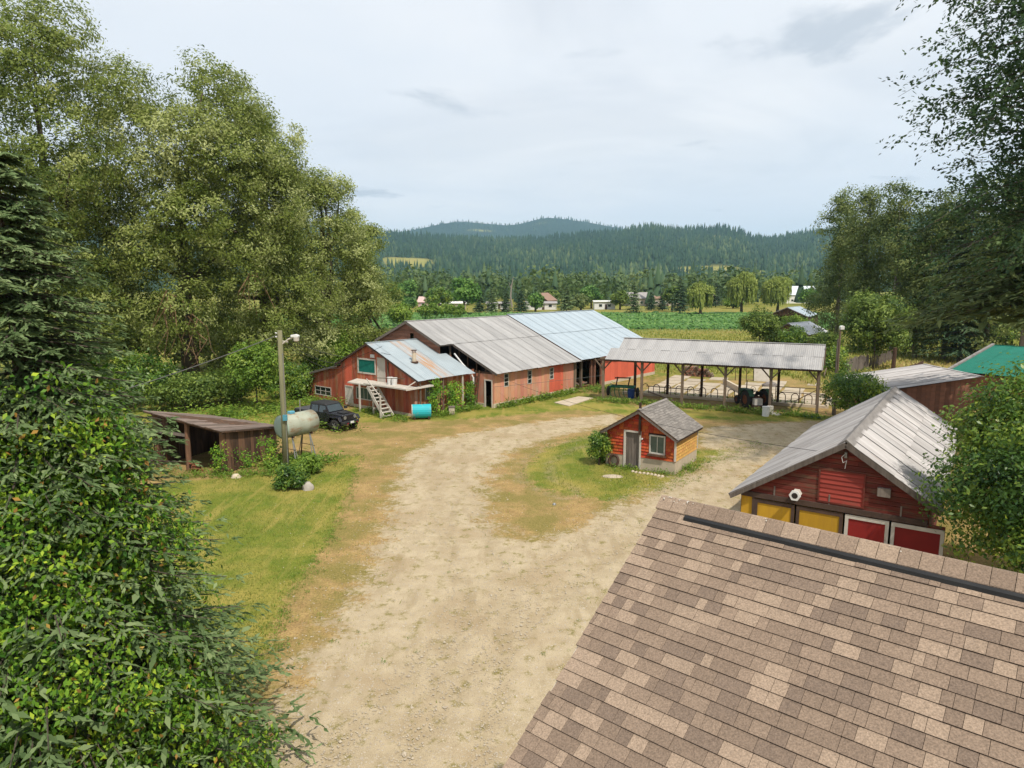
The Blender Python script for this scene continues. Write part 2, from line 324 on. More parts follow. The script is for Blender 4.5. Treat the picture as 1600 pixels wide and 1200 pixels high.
def window(parent, M, u0, u1, z0, z1, nu, nz, frame=None, glass=None, fw=0.07, proud=0.05, name='window', sill=False):
    """framed window: frame, mullions as sub-parts, one pane each"""
    frame = frame or MT['white_paint']; glass = glass or MT['glass']
    def bx(a, b, c, d, e0, e1): 
        p = [np.asarray(M(a, c, e0)), np.asarray(M(b, c, e0)), np.asarray(M(b, d, e0)), np.asarray(M(a, d, e0))]
        return p, np.asarray(M(a, c, e1)) - p[0]
    b = MB()
    for a_, b_, c_, d_ in ((u0 - fw, u0, z0 - fw, z1 + fw), (u1, u1 + fw, z0 - fw, z1 + fw), (u0, u1, z0 - fw, z0), (u0, u1, z1, z1 + fw)):
        b.prism(*bx(a_, b_, c_, d_, -0.02, proud))
    w = b.build(name, frame, parent); mw = 0.035
    if nu > 1 or nz > 1:
        m = MB()
        for i in range(1, nu):
            u = u0 + (u1 - u0) * i / nu; m.prism(*bx(u - mw / 2, u + mw / 2, z0, z1, 0.0, proud - 0.015))
        for j in range(1, nz):
            z = z0 + (z1 - z0) * j / nz; m.prism(*bx(u0, u1, z - mw / 2, z + mw / 2, 0.0, proud - 0.018))
        m.build('mullion', frame, w)
    for i in range(nu):
        for j in range(nz):
            a_ = u0 + (u1 - u0) * i / nu; b_ = u0 + (u1 - u0) * (i + 1) / nu; c_ = z0 + (z1 - z0) * j / nz; d_ = z0 + (z1 - z0) * (j + 1) / nz
            MB().prism(*bx(a_, b_, c_, d_, 0.004, 0.012)).build('pane', glass, w)
    if sill: MB().prism(*bx(u0 - fw - 0.03, u1 + fw + 0.03, z0 - fw - 0.06, z0 - fw, -0.02, proud + 0.07)).build('sill', frame, w)
    return w

# ------------------------------------------------------------------ the long barn
A0 = np.array([-1.52, 54.96, 0.0]); S_ = np.array([0.635, 0.772, 0]); T_ = np.array([-0.772, 0.635, 0]); BROT = math.atan2(0.772, 0.635)
def hit_plane(px, py, o, n):
    d = ray(px, py); return _C + d * (((np.asarray(o) - _C) @ n) / (d @ n))
def on_s(px, py, s0):                      # pixel -> (t, z) on the upright plane s = s0
    q = hit_plane(px, py, A0 + S_ * s0, S_) - A0; return q @ T_, q[2]
def on_t(px, py, t0):                      # pixel -> (s, z) on the upright plane t = t0
    q = hit_plane(px, py, A0 + T_ * t0, T_) - A0; return q @ S_, q[2]
def stw(s, t, z=0.0): q = A0 + S_ * s + T_ * t; return (q[0], q[1], z)

TR, ZR, TE, ZE = 8.5, 6.85, -0.55, 2.88; SL = (ZR - ZE) / (TR - TE); KS = math.hypot(1, SL)
def roof_z(t): return ZR - SL * abs(t - TR)
S1, S2, S3 = -1.77, 12.05, 27.9; TSEAM = 4.4
def build_barn():
    b = thing('long_barn', 'long low orange barn with grey and pale blue metal roof beside the gravel yard', 'barn', tuple(A0), BROT)
    rf = MB().bar((S1, TR, ZR + 0.03), (S2, TR, ZR + 0.03), 0.3, 0.03).build('roof', MT['zinc_grey'], b)
    # front slope, two courses of sheets on each section
    roof_sheets(rf, (S1, TR, ZR + 0.02), (1, 0, 0), (0, -1, -SL), 20, (S2 - S1) / 20, (TR - TSEAM) * KS + 0.12, MT['zinc_grey'], 5, seed=2)
    roof_sheets(rf, (-0.22, TSEAM, roof_z(TSEAM) - 0.02), (1, 0, 0), (0, -1, -SL), 18, (S2 + 0.22) / 18, (TSEAM - TE) * KS, MT['zinc_grey'], 5, seed=3)
    rb = MB().bar((S2, TR, ZR + 0.15), (S3, TR, ZR + 0.15), 0.34, 0.03).build('roof', MT['zinc_blue'], b)
    roof_sheets(rb, (S2 - 0.1, TR, ZR + 0.13), (1, 0, 0), (0, -1, -SL), 22, (S3 - S2 + 0.1) / 22, (TR - TSEAM) * KS + 0.12, MT['zinc_blue'], 4, 0.01, seed=4)
    roof_sheets(rb, (S2 - 0.1, TSEAM, roof_z(TSEAM) + 0.09), (1, 0, 0), (0, -1, -SL), 22, (S3 - S2 + 0.1) / 22, (TSEAM - TE) * KS, MT['zinc_blue'], 4, 0.01, seed=5)
    # back slope
    roof_sheets(rf, (S1, TR, ZR + 0.02), (1, 0, 0), (0, 1, -SL), 20, (S2 - S1) / 20, 4.6, MT['zinc_grey'], 5, seed=6)
    roof_sheets(rf, (0, 12.6, roof_z(12.6) - 0.02), (1, 0, 0), (0, 1, -SL), 18, S2 / 18, 4.9, MT['zinc_grey'], 5, seed=7)
    roof_sheets(rb, (S2 - 0.1, TR, ZR + 0.13), (1, 0, 0), (0, 1, -SL), 22, (S3 - S2 + 0.1) / 22, 9.4, MT['zinc_blue'], 4, 0.01, seed=8)
    # barge boards and eave boards
    def barge(s, t0, t1, dz=-0.10, mt='grey_board'): beam(b, 'barge_board', (s, t0, roof_z(t0) + dz), (s, t1, roof_z(t1) + dz), 0.04, 0.18, MT[mt])
    barge(S1 + 0.03, 4.4, TR); barge(S1 + 0.03, TR, 12.65); barge(-0.18, TE, 4.4); barge(S2 - 0.08, TE, TR, 0.02, 'iron'); barge(S3 - 0.03, TE, TR, 0.0)
    beam(b, 'fascia', (S1, 4.42, roof_z(4.42) - 0.1), (0.0, 4.42, roof_z(4.42) - 0.1), 0.03, 0.14, MT['grey_board'])
    for k in range(17):                    # rafter tails under the eave
        s = 0.3 + k * 0.72
        beam(b, 'rafter_tail', (s, TE + 0.06, roof_z(TE + 0.06) - 0.1), (s, 0.2, roof_z(0.2) - 0.1), 0.06, 0.11, MT['white_paint'] if k % 3 == 0 else MT['timber'])
    for k in range(12):                    # rafters seen in the open gable and bay
        s = 0.2 + k * 2.3
        beam(b, 'rafter', (s, 0.1, roof_z(0.1) - 0.12), (s, TR, ZR - 0.12), 0.07, 0.16, MT['dark_board'])
    # front wall
    MF = lambda u, z, d: (u, -d, z)
    wins = []
    for x, y0, y1 in ((790.6, 583.5, 604), (827.2, 578.5, 599.5), (861.5, 574.2, 592.3)):
        s_, z1 = on_t(x, y0, 0); _, z0 = on_t(x, y1, 0); wins.append((s_ - 0.30, s_ + 0.30, z0, z1))
    ra, _ = on_t(857, 590, 0); rb_, _ = on_t(880, 590, 0)
    def pick(rg, mid, q):
        if ra < mid < rb_: return MT['red_panel']
        return None
    board_wall(b, MF, [(0, 0.34), (11.6, 0.34), (11.6, 2.98), (0, 2.98)], 0.42, 'v', MT['orange_wall'], wins, name='wall_board', seed=5, pick=pick, jitter=0.004, gap=0.003)
    for u0, u1, z0, z1 in wins: window(b, MF, u0 + 0.05, u1 - 0.05, z0 + 0.05, z1 - 0.05, 1, 3, fw=0.055, proud=0.06)
    MB().box(-0.02, 11.65, -0.06, 0.16, -0.1, 0.345).build('foundation', MT['concrete'], b)
    for s in (0.06, 11.56): MB().box(s - 0.07, s + 0.07, -0.04, 0.1, 0.34, 2.96).build('corner_board', MT['timber'] if s > 1 else MT['orange_wall'], b)
    # lower gable wall with doorway, open dark truss above it
    MG = lambda u, z, d: (-d, u, z)
    (td0, zd1), (td1, _) = on_s(768.5, 595.5, 0), on_s(759, 595.5, 0)
    door = (td0, td1, 0.0, zd1)
    board_wall(b, MG, [(0.05, 0.0), (4.7, 0.0), (4.7, 2.75), (0.05, 2.75)], 0.5, 'v', MT['orange_wall'], [door], name='wall_board', seed=9, gap=0.003, jitter=0.004)
    fm = MB()
    for a, c in ((td0 - 0.09, td0), (td1, td1 + 0.12)): fm.box(-0.08, 0.02, a, c, 0, zd1 + 0.1)
    fm.box(-0.075, 0.02, td0, td1, zd1, zd1 + 0.1); fm.build('door_frame', MT['white_paint'], b)
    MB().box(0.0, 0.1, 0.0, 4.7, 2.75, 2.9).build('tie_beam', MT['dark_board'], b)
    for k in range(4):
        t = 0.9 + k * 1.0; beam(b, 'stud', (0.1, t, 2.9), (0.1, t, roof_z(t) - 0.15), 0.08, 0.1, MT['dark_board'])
    MB().box(-0.1, 0.04, 0.1, td0 - 0.1, -0.1, 0.30).build('footing', MT['concrete'], b)
    MB().box(-0.1, 0.04, td1 + 0.13, 4.7, -0.1, 0.30).build('footing', MT['concrete'], b)
    # upper gable, brown horizontal boards
    MU = lambda u, z, d: (-1.45 - d, u, z)
    t1, z1 = on_s(641, 520.5, -1.45); t0, z0 = on_s(647, 529.5, -1.45)
    hole = (t0, t1, z0, z1)
    board_wall(b, MU, [(4.75, 0.0), (12.3, 0.0), (12.3, roof_z(12.3) - 0.05), (TR, ZR - 0.05), (4.75, roof_z(4.75) - 0.05)], 0.2, 'h', MT['brown_board'], [hole], name='gable_board', seed=4, gap=0.004, jitter=0.008)
    MS = lambda u, z, d: (u, 4.75 - d, z)
    board_wall(b, MS, [(-1.45, 0.0), (0.0, 0.0), (0.0, 4.0), (-1.45, 4.0)], 0.22, 'v', MT['rust_wall'], [(-1.25, -0.25, 3.5, 4.0)], name='wall_board', seed=6)
    beam(b, 'post', (-1.4, 4.78, 0), (-1.4, 4.78, roof_z(4.78)), 0.12, 0.12, MT['brown_board']); beam(b, 'post', (-0.1, 4.78, 0), (-0.1, 4.78, roof_z(4.78)), 0.12, 0.12, MT['timber'])
    MB().box(0.1, 11.6, 4.5, 4.56, 0, roof_z(4.5) - .1).build('shade_partition', MT['dark_shade'], b); MB().box(11.3, 11.36, .1, 4.5, 0, 3.1).build('shade_partition', MT['dark_shade'], b)  # dark sheets added to stop the bright field showing through the truss
    MB().box(-1.4, 11.6, 7.9, 7.96, 0, roof_z(7.9) - .12).build('shade_partition', MT['dark_shade'], b)  # another added dark sheet, blocks the bright view through the side opening
    # the open bay
    for s, t in ((11.75, 0.0), (13.0, 0.15), (14.6, 0.05), (15.2, 0.05), (16.4, 0.0)):
        MB().box(s - 0.11, s + 0.11, t - 0.1, t + 0.1, 0, 2.85).build('post', MT['timber'] if s < 14 else MT['brown_board'], b)
    MB().box(11.7, 16.5, -0.12, 0.1, 2.72, 2.92).build('lintel', MT['dark_board'], b)
    MB().box(11.62, 11.72, 0.05, 8, 0, 3.0).build('shade_partition', MT['dark_shade'], b); MB().box(11.72, 16.6, 5.0, 5.1, 0, 4.9).build('shade_partition', MT['dark_shade'], b)  # bay closed by dark sheets, its shade put into their colour
    board_wall(b, MF, [(16.6, 0.3), (27.6, 0.3), (27.6, 2.95), (16.6, 2.95)], 0.75, 'v', MT['red_panel'], name='wall_board', seed=12, gap=0.003, jitter=0.003)
    MB().box(16.6, 27.65, -0.06, 0.12, -0.1, 0.305).build('foundation', MT['concrete'], b)
    ME = lambda u, z, d: (27.6 + d, u, z)
    board_wall(b, ME, [(0, 0), (17, 0), (17, 2.95), (TR, ZR), (0, 2.95)], 0.6, 'v', MT['brown_board'], name='wall_board', seed=14)
    board_wall(b, lambda u, z, d: (u, 17 + d, z), [(-0.0, 0), (27.6, 0), (27.6, 2.98), (0, 2.98)], 0.9, 'v', MT['brown_board'], name='wall_board', seed=15)
    board_wall(b, lambda u, z, d: (0.0 - d, u, z), [(12.3, 0), (17, 0), (17, 2.95), (12.3, roof_z(12.3))], 0.6, 'v', MT['brown_board'], name='wall_board', seed=16)
    return b
barn = build_barn()

# ------------------------------------------------------------------ the annex with the outside stair
def build_annex():
    s0 = -6.7; sf = -7.0
    org = (s0, 7.0)
    b = thing('annex_house', 'rust red gabled farm building with green boarded window and outside stair', 'house', stw(s0, 7.0), BROT)
    W = lambda s, t, z: (s - s0, t - 7.0, z)
    ta, za = on_s(571, 536, sf); tr, zr = on_s(653, 596, sf); tl, zl = on_s(523, 569, sf); tll, zll = on_s(449, 595, sf)
    za = 5.37; kr = (za - zr) / (ta - tr); kl = (za - zl) / (tl - ta); kll = 0.235; zl2 = zl - 0.12; tll = 18.6
    def rz(t):
        if t <= ta: return za - kr * (ta - t)
        if t <= tl - 0.1: return za - kl * (t - ta)
        return zl2 - kll * (t - tl)
    lr = (ta - tr) * math.hypot(1, kr)
    rf = MB().bar(W(sf, ta, za + 0.03), W(-1.5, ta, za + 0.03), 0.25, 0.03).build('roof', MT['zinc_annex'], b)
    roof_sheets(rf, W(sf, ta, za + 0.01), (1, 0, 0), (0, -1, -kr), 7, (-1.5 - sf) / 7, lr, MT['zinc_annex'], 4, 0.007, seed=1, pick=lambda k, rg: MT['zinc_rust'] if k in (3, 4) else None)
    ti = 4.72
    roof_sheets(rf, W(-1.5, ti, rz(ti)), (1, 0, 0), (0, -1, -kr), 1, 0.78, (ti - tr) * math.hypot(1, kr), MT['zinc_annex'], 4, 0.007, seed=2)
    roof_sheets(rf, W(sf, ta, za + 0.01), (1, 0, 0), (0, 1, -kl), 7, (-1.5 - sf) / 7, (tl - ta) * math.hypot(1, kl) + 0.2, MT['zinc_annex'], 4, 0.007, seed=3)
    roof_sheets(rf, W(sf, tl - 0.25, zl2 + kll * 0.25), (1, 0, 0), (0, 1, -kll), 6, 0.9, (tll - tl + 0.35) * math.hypot(1, kll), MT['zinc_grey'], 4, 0.012, seed=4)
    beam(b, 'barge_board', W(sf + 0.03, tr, rz(tr) - 0.09), W(sf + 0.03, ta, za - 0.09), 0.04, 0.15, MT['frame_brown'])
    beam(b, 'barge_board', W(sf + 0.03, ta, za - 0.09), W(sf + 0.03, tl, rz(tl - 0.11) - 0.09), 0.04, 0.15, MT['frame_brown'])
    beam(b, 'barge_board', W(sf + 0.03, tl - 0.2, zl2 - 0.03), W(sf + 0.03, tll, rz(tll) - 0.09), 0.04, 0.14, MT['grey_board'])
    MFc = lambda u, z, d: W(s0 - d, u, z)
    def rect(x0, y0, x1, y1):
        (ta_, za_), (tb_, zb_) = on_s(x0, y0, s0), on_s(x1, y1, s0); zt, zb = za_, zb_
        return (min(ta_, tb_), max(ta_, tb_), zb, zt)
    gw = rect(560.5, 561, 586.5, 583.5); ud = rect(590.5, 560, 602, 597.5); wd = rect(540.5, 603, 552.5, 638); bw = rect(557, 604, 593, 628)
    lw = rect(492.5, 602, 518, 619.5); ld = rect(465.5, 599, 473, 629)
    wd = (*wd[:2], 0.05, wd[3]); ld = (*ld[:2], 0.0, rz(ld[0] + 0.3) - 0.25)
    def pick(rg, mid, q): return MT['red_panel'] if (9.6 < mid < 10.9 and min(p[1] for p in q) > 1.5) else None
    board_wall(b, MFc, [(2.1, 0.0), (11.1, 0.0), (11.1, rz(11.1) - 0.08), (ta, za - 0.08), (2.1, rz(2.1) - 0.06)], 0.31, 'v', MT['rust_wall'], [gw, ud, wd, bw], name='wall_board', seed=21, pick=pick, maxlen=None)
    board_wall(b, MFc, [(11.1, 0.0), (18.3, 0.0), (18.3, rz(18.3) - 0.06), (11.1, rz(tl) - 0.02)], 0.42, 'v', MT['rust_wall'], [lw, ld], name='wall_board', seed=22)
    # board and doors
    f = MB()
    for a, c, e, g in ((gw[0] - .12, gw[0], gw[2] - .12, gw[3] + .12), (gw[1], gw[1] + .12, gw[2] - .12, gw[3] + .12), (gw[0], gw[1], gw[2] - .12, gw[2]), (gw[0], gw[1], gw[3], gw[3] + .12)):
        f.prism([W(s0 - .07, a, e), W(s0 - .07, c, e), W(s0 - .07, c, g), W(s0 - .07, a, g)], (0.1, 0, 0))
    w = f.build('window', MT['white_paint'], b)
    MB().prism([W(s0 - .03, gw[0], gw[2]), W(s0 - .03, gw[1], gw[2]), W(s0 - .03, gw[1], gw[3]), W(s0 - .03, gw[0], gw[3])], (0.05, 0, 0)).build('board', MT['green_board'], w)['label'] = 'dark green board filling the window'
    for (a, c, e, g), mt in ((ud, 'pale_door'), (wd, 'white_paint'), (ld, 'white_paint')):
        dd = MB().prism([W(s0 - .02, a, e), W(s0 - .02, c, e), W(s0 - .02, c, g), W(s0 - .02, a, g)], (0.05, 0, 0)).build('door', MT[mt], b)
        fr = MB()
        for x0_, x1_, y0_, y1_ in ((a - .08, a, e, g + .08), (c, c + .08, e, g + .08), (a, c, g, g + .08)):
            fr.prism([W(s0 - .06, x0_, y0_), W(s0 - .06, x1_, y0_), W(s0 - .06, x1_, y1_), W(s0 - .06, x0_, y1_)], (0.09, 0, 0))
        fr.build('door_frame', MT['white_paint'], dd)
        k = (c - .12, (e + g) / 2); MB().tube([W(s0 - .02, *k), W(s0 - .09, *k)], .03, 6).build('door_handle', MT['steel'], dd)
    window(b, MFc, bw[0] + 1.0, bw[1] - .05, bw[2] + .05, bw[3] - .05, 4, 1, glass=MT['glass_grey']); window(b, MFc, bw[0] + .05, bw[0] + .85, bw[2] + .05, bw[3] - .05, 2, 1, glass=MT['glass'], frame=MT['grey_board'])
    window(b, MFc, lw[0] + .05, lw[1] - .05, lw[2] + .05, lw[3] - .05, 3, 2, glass=MT['glass'])
    sg = rect(580, 553.5, 586, 559); MB().prism([W(s0 - .12, sg[0], sg[2]), W(s0 - .12, sg[1], sg[2]), W(s0 - .12, sg[1], sg[3]), W(s0 - .12, sg[0], sg[3])], (.12, 0, 0)).build('meter_box', MT['white'], b)
    MB().box(-0.05, 0.1, 2.1 - 7, 10.0 - 7, -.1, .22).build('foundation', MT['concrete'], b)
    # side walls
    board_wall(b, lambda u, z, d: W(u, 2.1 - d, z), [(s0, 0), (-0.05, 0), (-0.05, rz(2.1) - .08), (s0, rz(2.1) - .08)], 0.33, 'v', MT['rust_wall'], [(-5.6, -4.7, 1.2, 2.2)], name='wall_board', seed=31, pick=lambda rg, m, q: rg.choice([None, None, MT['orange_wall'], MT['brown_board']]))
    window(b, lambda u, z, d: W(u, 2.1 - d, z), -5.55, -4.75, 1.25, 2.15, 2, 1, glass=MT['glass_grey'])
    for s in (-6.6, -4.2, -2.0): beam(b, 'eave_post', W(s, 1.55, 0), W(s, 1.55, rz(1.55) - .05), .1, .1, MT['white_paint'] if s == -2.0 else MT['timber'])
    board_wall(b, lambda u, z, d: W(u, 18.3 + d, z), [(s0, 0), (-1.8, 0), (-1.8, rz(18.3) - .08), (s0, rz(18.3) - .08)], 0.4, 'v', MT['rust_wall'], name='wall_board', seed=33)
    board_wall(b, lambda u, z, d: W(-1.75 + d, u, z), [(12.4, 0), (18.3, 0), (18.3, rz(18.3) - .08), (12.4, rz(12.4) - .06)], 0.5, 'v', MT['brown_board'], name='wall_board', seed=34)
    # chimney
    n = np.array([0, -kr, 1.0]); n = n / np.linalg.norm(n); nw = S_ * 0 + T_ * (-kr) + np.array([0, 0, 1.0]); pw = np.array(stw(sf, ta, za))
    c = hit_plane(647, 566, pw, nw) - A0; cs, ct, cz = c @ S_, c @ T_, c[2]
    ch = MB().tube([W(cs, ct, cz - .2), W(cs, ct, cz + .75)], .17, 10).build('chimney', MT['concrete'], b)
    MB().tube([W(cs, ct, cz - .06), W(cs, ct, cz + .07)], .33, 10).build('flashing', MT['iron'], ch)
    for k in range(4):
        a = k * math.pi / 2 + .4; p = (cs + .15 * math.cos(a), ct + .15 * math.sin(a)); beam(ch, 'cap_strut', W(*p, cz + .7), W(*p, cz + .95), .03, .03, MT['iron'])
    MB().tube([W(cs, ct, cz + .93), W(cs, ct, cz + .98)], .24, 10).build('cap', MT['iron'], ch)
    # deck and stair
    zd = ud[2]; q = G(634, 608, zd) - A0; sdk, tdr = q @ S_, q @ T_; sdk = max(sdk, s0 - 1.8)
    tdl = (G(531, 595, zd) - A0) @ T_; tdl = min(tdl, 11.6); tmid = ud[1] + .25
    dk = MB().box(sdk - s0, 0 - 0.03, tdr - 7, tmid - 7, zd - .1, zd).build('deck', MT['white_paint'], b)
    aw = MB().prism([W(s0 - .03, tmid, zd + .02), W(s0 - 1.0, tmid, zd - .16), W(s0 - 1.0, tmid, zd - .26), W(s0 - .03, tmid, zd - .12)], (0, tdl - tmid, 0)).build('porch_roof', MT['white_paint'], b)
    MB().prism([W(sdk + .02, tdr + .0, zd - .15), W(s0 + 1.2, tdr - .35, zd - .05), W(s0 + 1.2, tdr + .1, zd - .05), W(sdk + .4, tdr + .4, zd - .15)], (0, 0, .12)).build('walkway', MT['white_paint'], b)
    for px, py in ((580, 640), (595, 645)):
        t = (G(px, py) - A0) @ T_; beam(b, 'deck_post', W(sdk + .1, t, 0), W(sdk + .1, t, zd - .1), .11, .11, MT['white_paint'])
    qb = G(640, 646) - A0; tb = qb @ T_; tt = ud[0] - .1
    st = thing_part = MB()
    for e in (-.5, .42):
        st.bar(W(sdk - .05 + e, tt, zd - .1), W(sdk - .05 + e, tb, .1), .05, .24)
    stair = st.build('stair', MT['white_paint'], b); n = 9
    for k in range(n):
        u = (k + .5) / n; t = tt + (tb - tt) * u; z = (zd - .02) * (1 - u) + .02
        MB().box(sdk - .58 - s0, sdk + .42 - s0, t - 7 - .14, t - 7 + .14, z - .04, z).build('step', MT['white_paint'], stair)
    tp = (G(622, 648) - A0) @ T_
    beam(b, 'newel_post', W(sdk - .6, tp, 0), W(sdk - .6, tp, 1.75), .1, .1, MT['white_paint'])
    beam(b, 'hand_rail', W(sdk - .6, tp, 1.65), W(sdk - .6, tt, zd + .5), .05, .07, MT['white_paint'])
    beam(b, 'hand_rail', W(sdk + .1, tt, zd + .5), W(sdk + .1, tdr + .2, zd + .75), .05, .05, MT['timber'])
    beam(b, 'brace', W(sdk + .05, tdr + .3, zd - .05), W(sf + .2, tdr + .05, rz(tdr + .1) - .1), .06, .06, MT['white_paint'])
    beam(b, 'wall_post', W(s0 - .1, ud[0] - .45, zd), W(s0 - .1, ud[0] - .45, rz(ud[0] - .45) - .15), .1, .1, MT['timber'])
    for k in (0.55, 1.05):
        o = thing('white_pail', 'white plastic pail standing on the annex stair deck', 'pail', stw(s0 - .5, ud[0] - .6 - k, zd), 0, 'pails on the deck')
        MB().tube([(0, 0, 0), (0, 0, .52), (0, 0, .54)], [.2, .24, .22], 12).build('pail_body', MT['white'], o); MB().tube([(0, 0, .54), (0, 0, .57)], .25, 12).build('lid', MT['white'], o)
    return b, W, rz, sdk, tdr, tr
annex, AW, annex_rz, SDK, TDR, ATR = build_annex()

# heating oil tank by the stair: an upright oval drum lying along the wall
def oil_tank():
    p = stw(-7.0, 1.15); o = thing('oil_tank', 'turquoise and white oil tank lying beside the annex stair', 'tank', (p[0], p[1], 0), R(10))
    n = 20; vs = []; prof = [(math.cos(2 * math.pi * k / n) * .47, .62 + math.sin(2 * math.pi * k / n) * (.52)) for k in range(n)]
    b = MB()
    b.add([(x, y, z) for x in (-.62, .78) for (y, z) in prof], [(k, k + n, (k + 1) % n + n, (k + 1) % n) for k in range(n)] + [tuple(range(n, 2 * n))])
    me = mat('turquoise tank paint', (0.02, 0.42, 0.47), (0.03, 0.36, 0.42), 2, .6, .03, c=(0.33, 0.36, 0.25), cth=(.55, .68), cscale=.9)
    b.build('tank_shell', me, o, smooth_shade=False)
    e = MB(); e.add([(-.66, y * .98, .62 + (z - .62) * .98) for y, z in prof] + [(-.60, y * 1.03, .62 + (z - .62) * 1.03) for y, z in prof], [tuple(range(n))] + [((k + 1) % n, k, k + n, (k + 1) % n + n) for k in range(n)])
    e.build('end_plate', MT['white_paint'], o)
    for x in (-.45, .6):
        for y in (-.3, .3): MB().box(x - .04, x + .04, y - .04, y + .04, 0, .3).build('leg', MT['iron'], o)
    MB().tube([(.2, 0, 1.1), (.2, 0, 1.25)], .05, 8).build('filler_cap', MT['iron'], o)
oil_tank()

# ------------------------------------------------------------------ the open pole shed
MT['zinc_pale'] = mat('pale worn roof sheet', (0.39, 0.38, 0.37), (0.32, 0.31, 0.305), 1.2, 0.6, 0.03, rand=0.07, metallic=0.05, c=(0.28, 0.25, 0.23), cth=(0.62, 0.78), cscale=2, stretch=(1.5, 0.5, 0.5))
PO = np.array([7.94, 58.86, 0.0]); PR = math.atan2(-7.59, 15.34); PXD = np.array([math.cos(PR), math.sin(PR), 0]); PYD = np.array([-math.sin(PR), math.cos(PR), 0])
def pw(x, y, z=0): q = PO + PXD * x + PYD * y; return (q[0], q[1], z)
def on_py(px, py, y):                      # pixel -> (x, z) on the shed's upright plane y
    q = hit_plane(px, py, PO + PYD * y, PYD) - PO; return q @ PXD, q[2]
def build_pole_shed():
    b = thing('pole_shed', 'long open pole shed with pale metal roof on braced timber posts', 'shed', tuple(PO), PR)
    ye, yr, yb = -0.45, 2.6, 5.3
    ze = on_py(1285, 577.5, ye)[1]; zr = on_py(1303, 539.5, yr)[1]
    x1 = on_py(1285, 577.5, ye)[0]; k = (zr - ze) / (yr - ye); hk = math.hypot(1, k)
    xl0 = on_py(933, 560, ye)[0]; xl1 = on_py(975, 529, yr)[0]
    n = 24; x0 = xl0; wd = (x1 - x0) / n; ym = (ye + yr) / 2; zm = (ze + zr) / 2
    rf = MB().bar((xl1, yr, zr + .03), (x1, yr, zr + .03), .3, .03).build('roof', MT['zinc_pale'], b)
    # left end runs parallel to the barn eave: sheets start further right towards the ridge
    for (ya, yb_, za, zb, sd) in ((yr, ym, zr, zm, 3), (ym, ye, zm, ze, 4)):
        xs = xl0 + (xl1 - xl0) * (ya - ye) / (yr - ye); nn = int(round((x1 - xs) / wd))
        roof_sheets(rf, (x1 - nn * wd, ya, za + (.015 if ya == yr else 0)), (1, 0, 0), (0, -1, -k), nn, wd, (ya - yb_) * hk + .08, MT['zinc_pale'], 5, .012, seed=sd)
    roof_sheets(rf, (xl1, yr, zr), (1, 0, 0), (0, 1, -k), 10, (x1 - xl1) / 10, (yb - yr) * hk, MT['zinc_pale'], 10, .012, seed=5)
    beam(b, 'fascia', (xl0, ye + .03, ze - .11), (x1, ye + .03, ze - .11), .04, .16, MT['dark_board'])
    beam(b, 'barge_board', (x1 - .03, ye, ze - .1), (x1 - .03, yr, zr - .1), .04, .2, MT['timber']); beam(b, 'barge_board', (x1 - .03, yr, zr - .1), (x1 - .03, yb, zr - k * (yb - yr) - .1), .04, .2, MT['timber'])
    fronts = [0.0, 3.42, 6.84, 10.26, 13.7, 17.1]; rears = [1.6, 4.6, 7.6, 10.8, 13.9, 16.9]
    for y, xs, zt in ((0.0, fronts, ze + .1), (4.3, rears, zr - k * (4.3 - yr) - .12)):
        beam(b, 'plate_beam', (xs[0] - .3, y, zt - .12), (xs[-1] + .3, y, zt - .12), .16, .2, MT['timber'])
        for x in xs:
            MB().box(x - .1, x + .1, y - .1, y + .1, -.05, zt - .2).build('post', MT['timber'] if y == 0 else MT['dark_board'], b)  # rear posts and braces darker: shade under the roof put into their colour
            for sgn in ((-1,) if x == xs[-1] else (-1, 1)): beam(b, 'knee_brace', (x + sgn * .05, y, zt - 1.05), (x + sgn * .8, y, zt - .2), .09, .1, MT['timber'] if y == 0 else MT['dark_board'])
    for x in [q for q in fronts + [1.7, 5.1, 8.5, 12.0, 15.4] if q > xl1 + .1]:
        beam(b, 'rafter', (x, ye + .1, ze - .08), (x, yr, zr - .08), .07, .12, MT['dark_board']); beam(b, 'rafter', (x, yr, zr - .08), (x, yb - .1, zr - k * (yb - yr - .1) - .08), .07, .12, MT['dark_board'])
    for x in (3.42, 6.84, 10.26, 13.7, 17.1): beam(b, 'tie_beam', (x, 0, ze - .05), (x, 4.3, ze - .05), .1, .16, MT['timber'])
    beam(b, 'gable_post', (17.35, 2.5, ze), (17.35, 2.5, zr - .15), .1, .1, MT['timber']); beam(b, 'gable_rail', (17.45, -.1, ze - .45), (17.45, 4.4, ze - .45), .06, .14, MT['timber'])
    MB().box(.5, 17.8, 4.0, 4.5, -.1, .22).build('kerb', MT['concrete'], b)
    return b, ze, zr
pole_shed, PZE, PZR = build_pole_shed()

# cow stanchion hoops standing on the kerb of the shed
def hoop(x):
    o = thing('stanchion_hoop', 'rusty iron hoop in the row along the back kerb of the pole shed', 'hoop', pw(x, 4.25, .2), PR, 'hoops along the pole shed kerb')
    pts = [(-.28, 0, 0), (-.28, 0, .55)] + [(-.28 * math.cos(a), 0, .55 + .3 * math.sin(a)) for a in np.linspace(.35, math.pi - .35, 6)] + [(.28, 0, .55), (.28, 0, 0)]
    MB().tube(pts, .035, 5).build('hoop_pipe', MT['iron'], o)
for i in range(15): hoop(2.6 + i * 1.02 if i < 7 else 3.0 + i * 1.02)
g = thing('pipe_gate', 'low rusty pipe railing behind the hoops of the pole shed', 'railing', pw(13.6, 5.6), PR)
for z in (.9, 1.35): MB().tube([(0, 0, z), (3.9, 0, z)], .03, 6).build('rail', MT['iron'], g)
for x in (0, 1.9, 3.9): MB().tube([(x, 0, 0), (x, 0, 1.37)], .035, 6).build('post', MT['iron'], g)
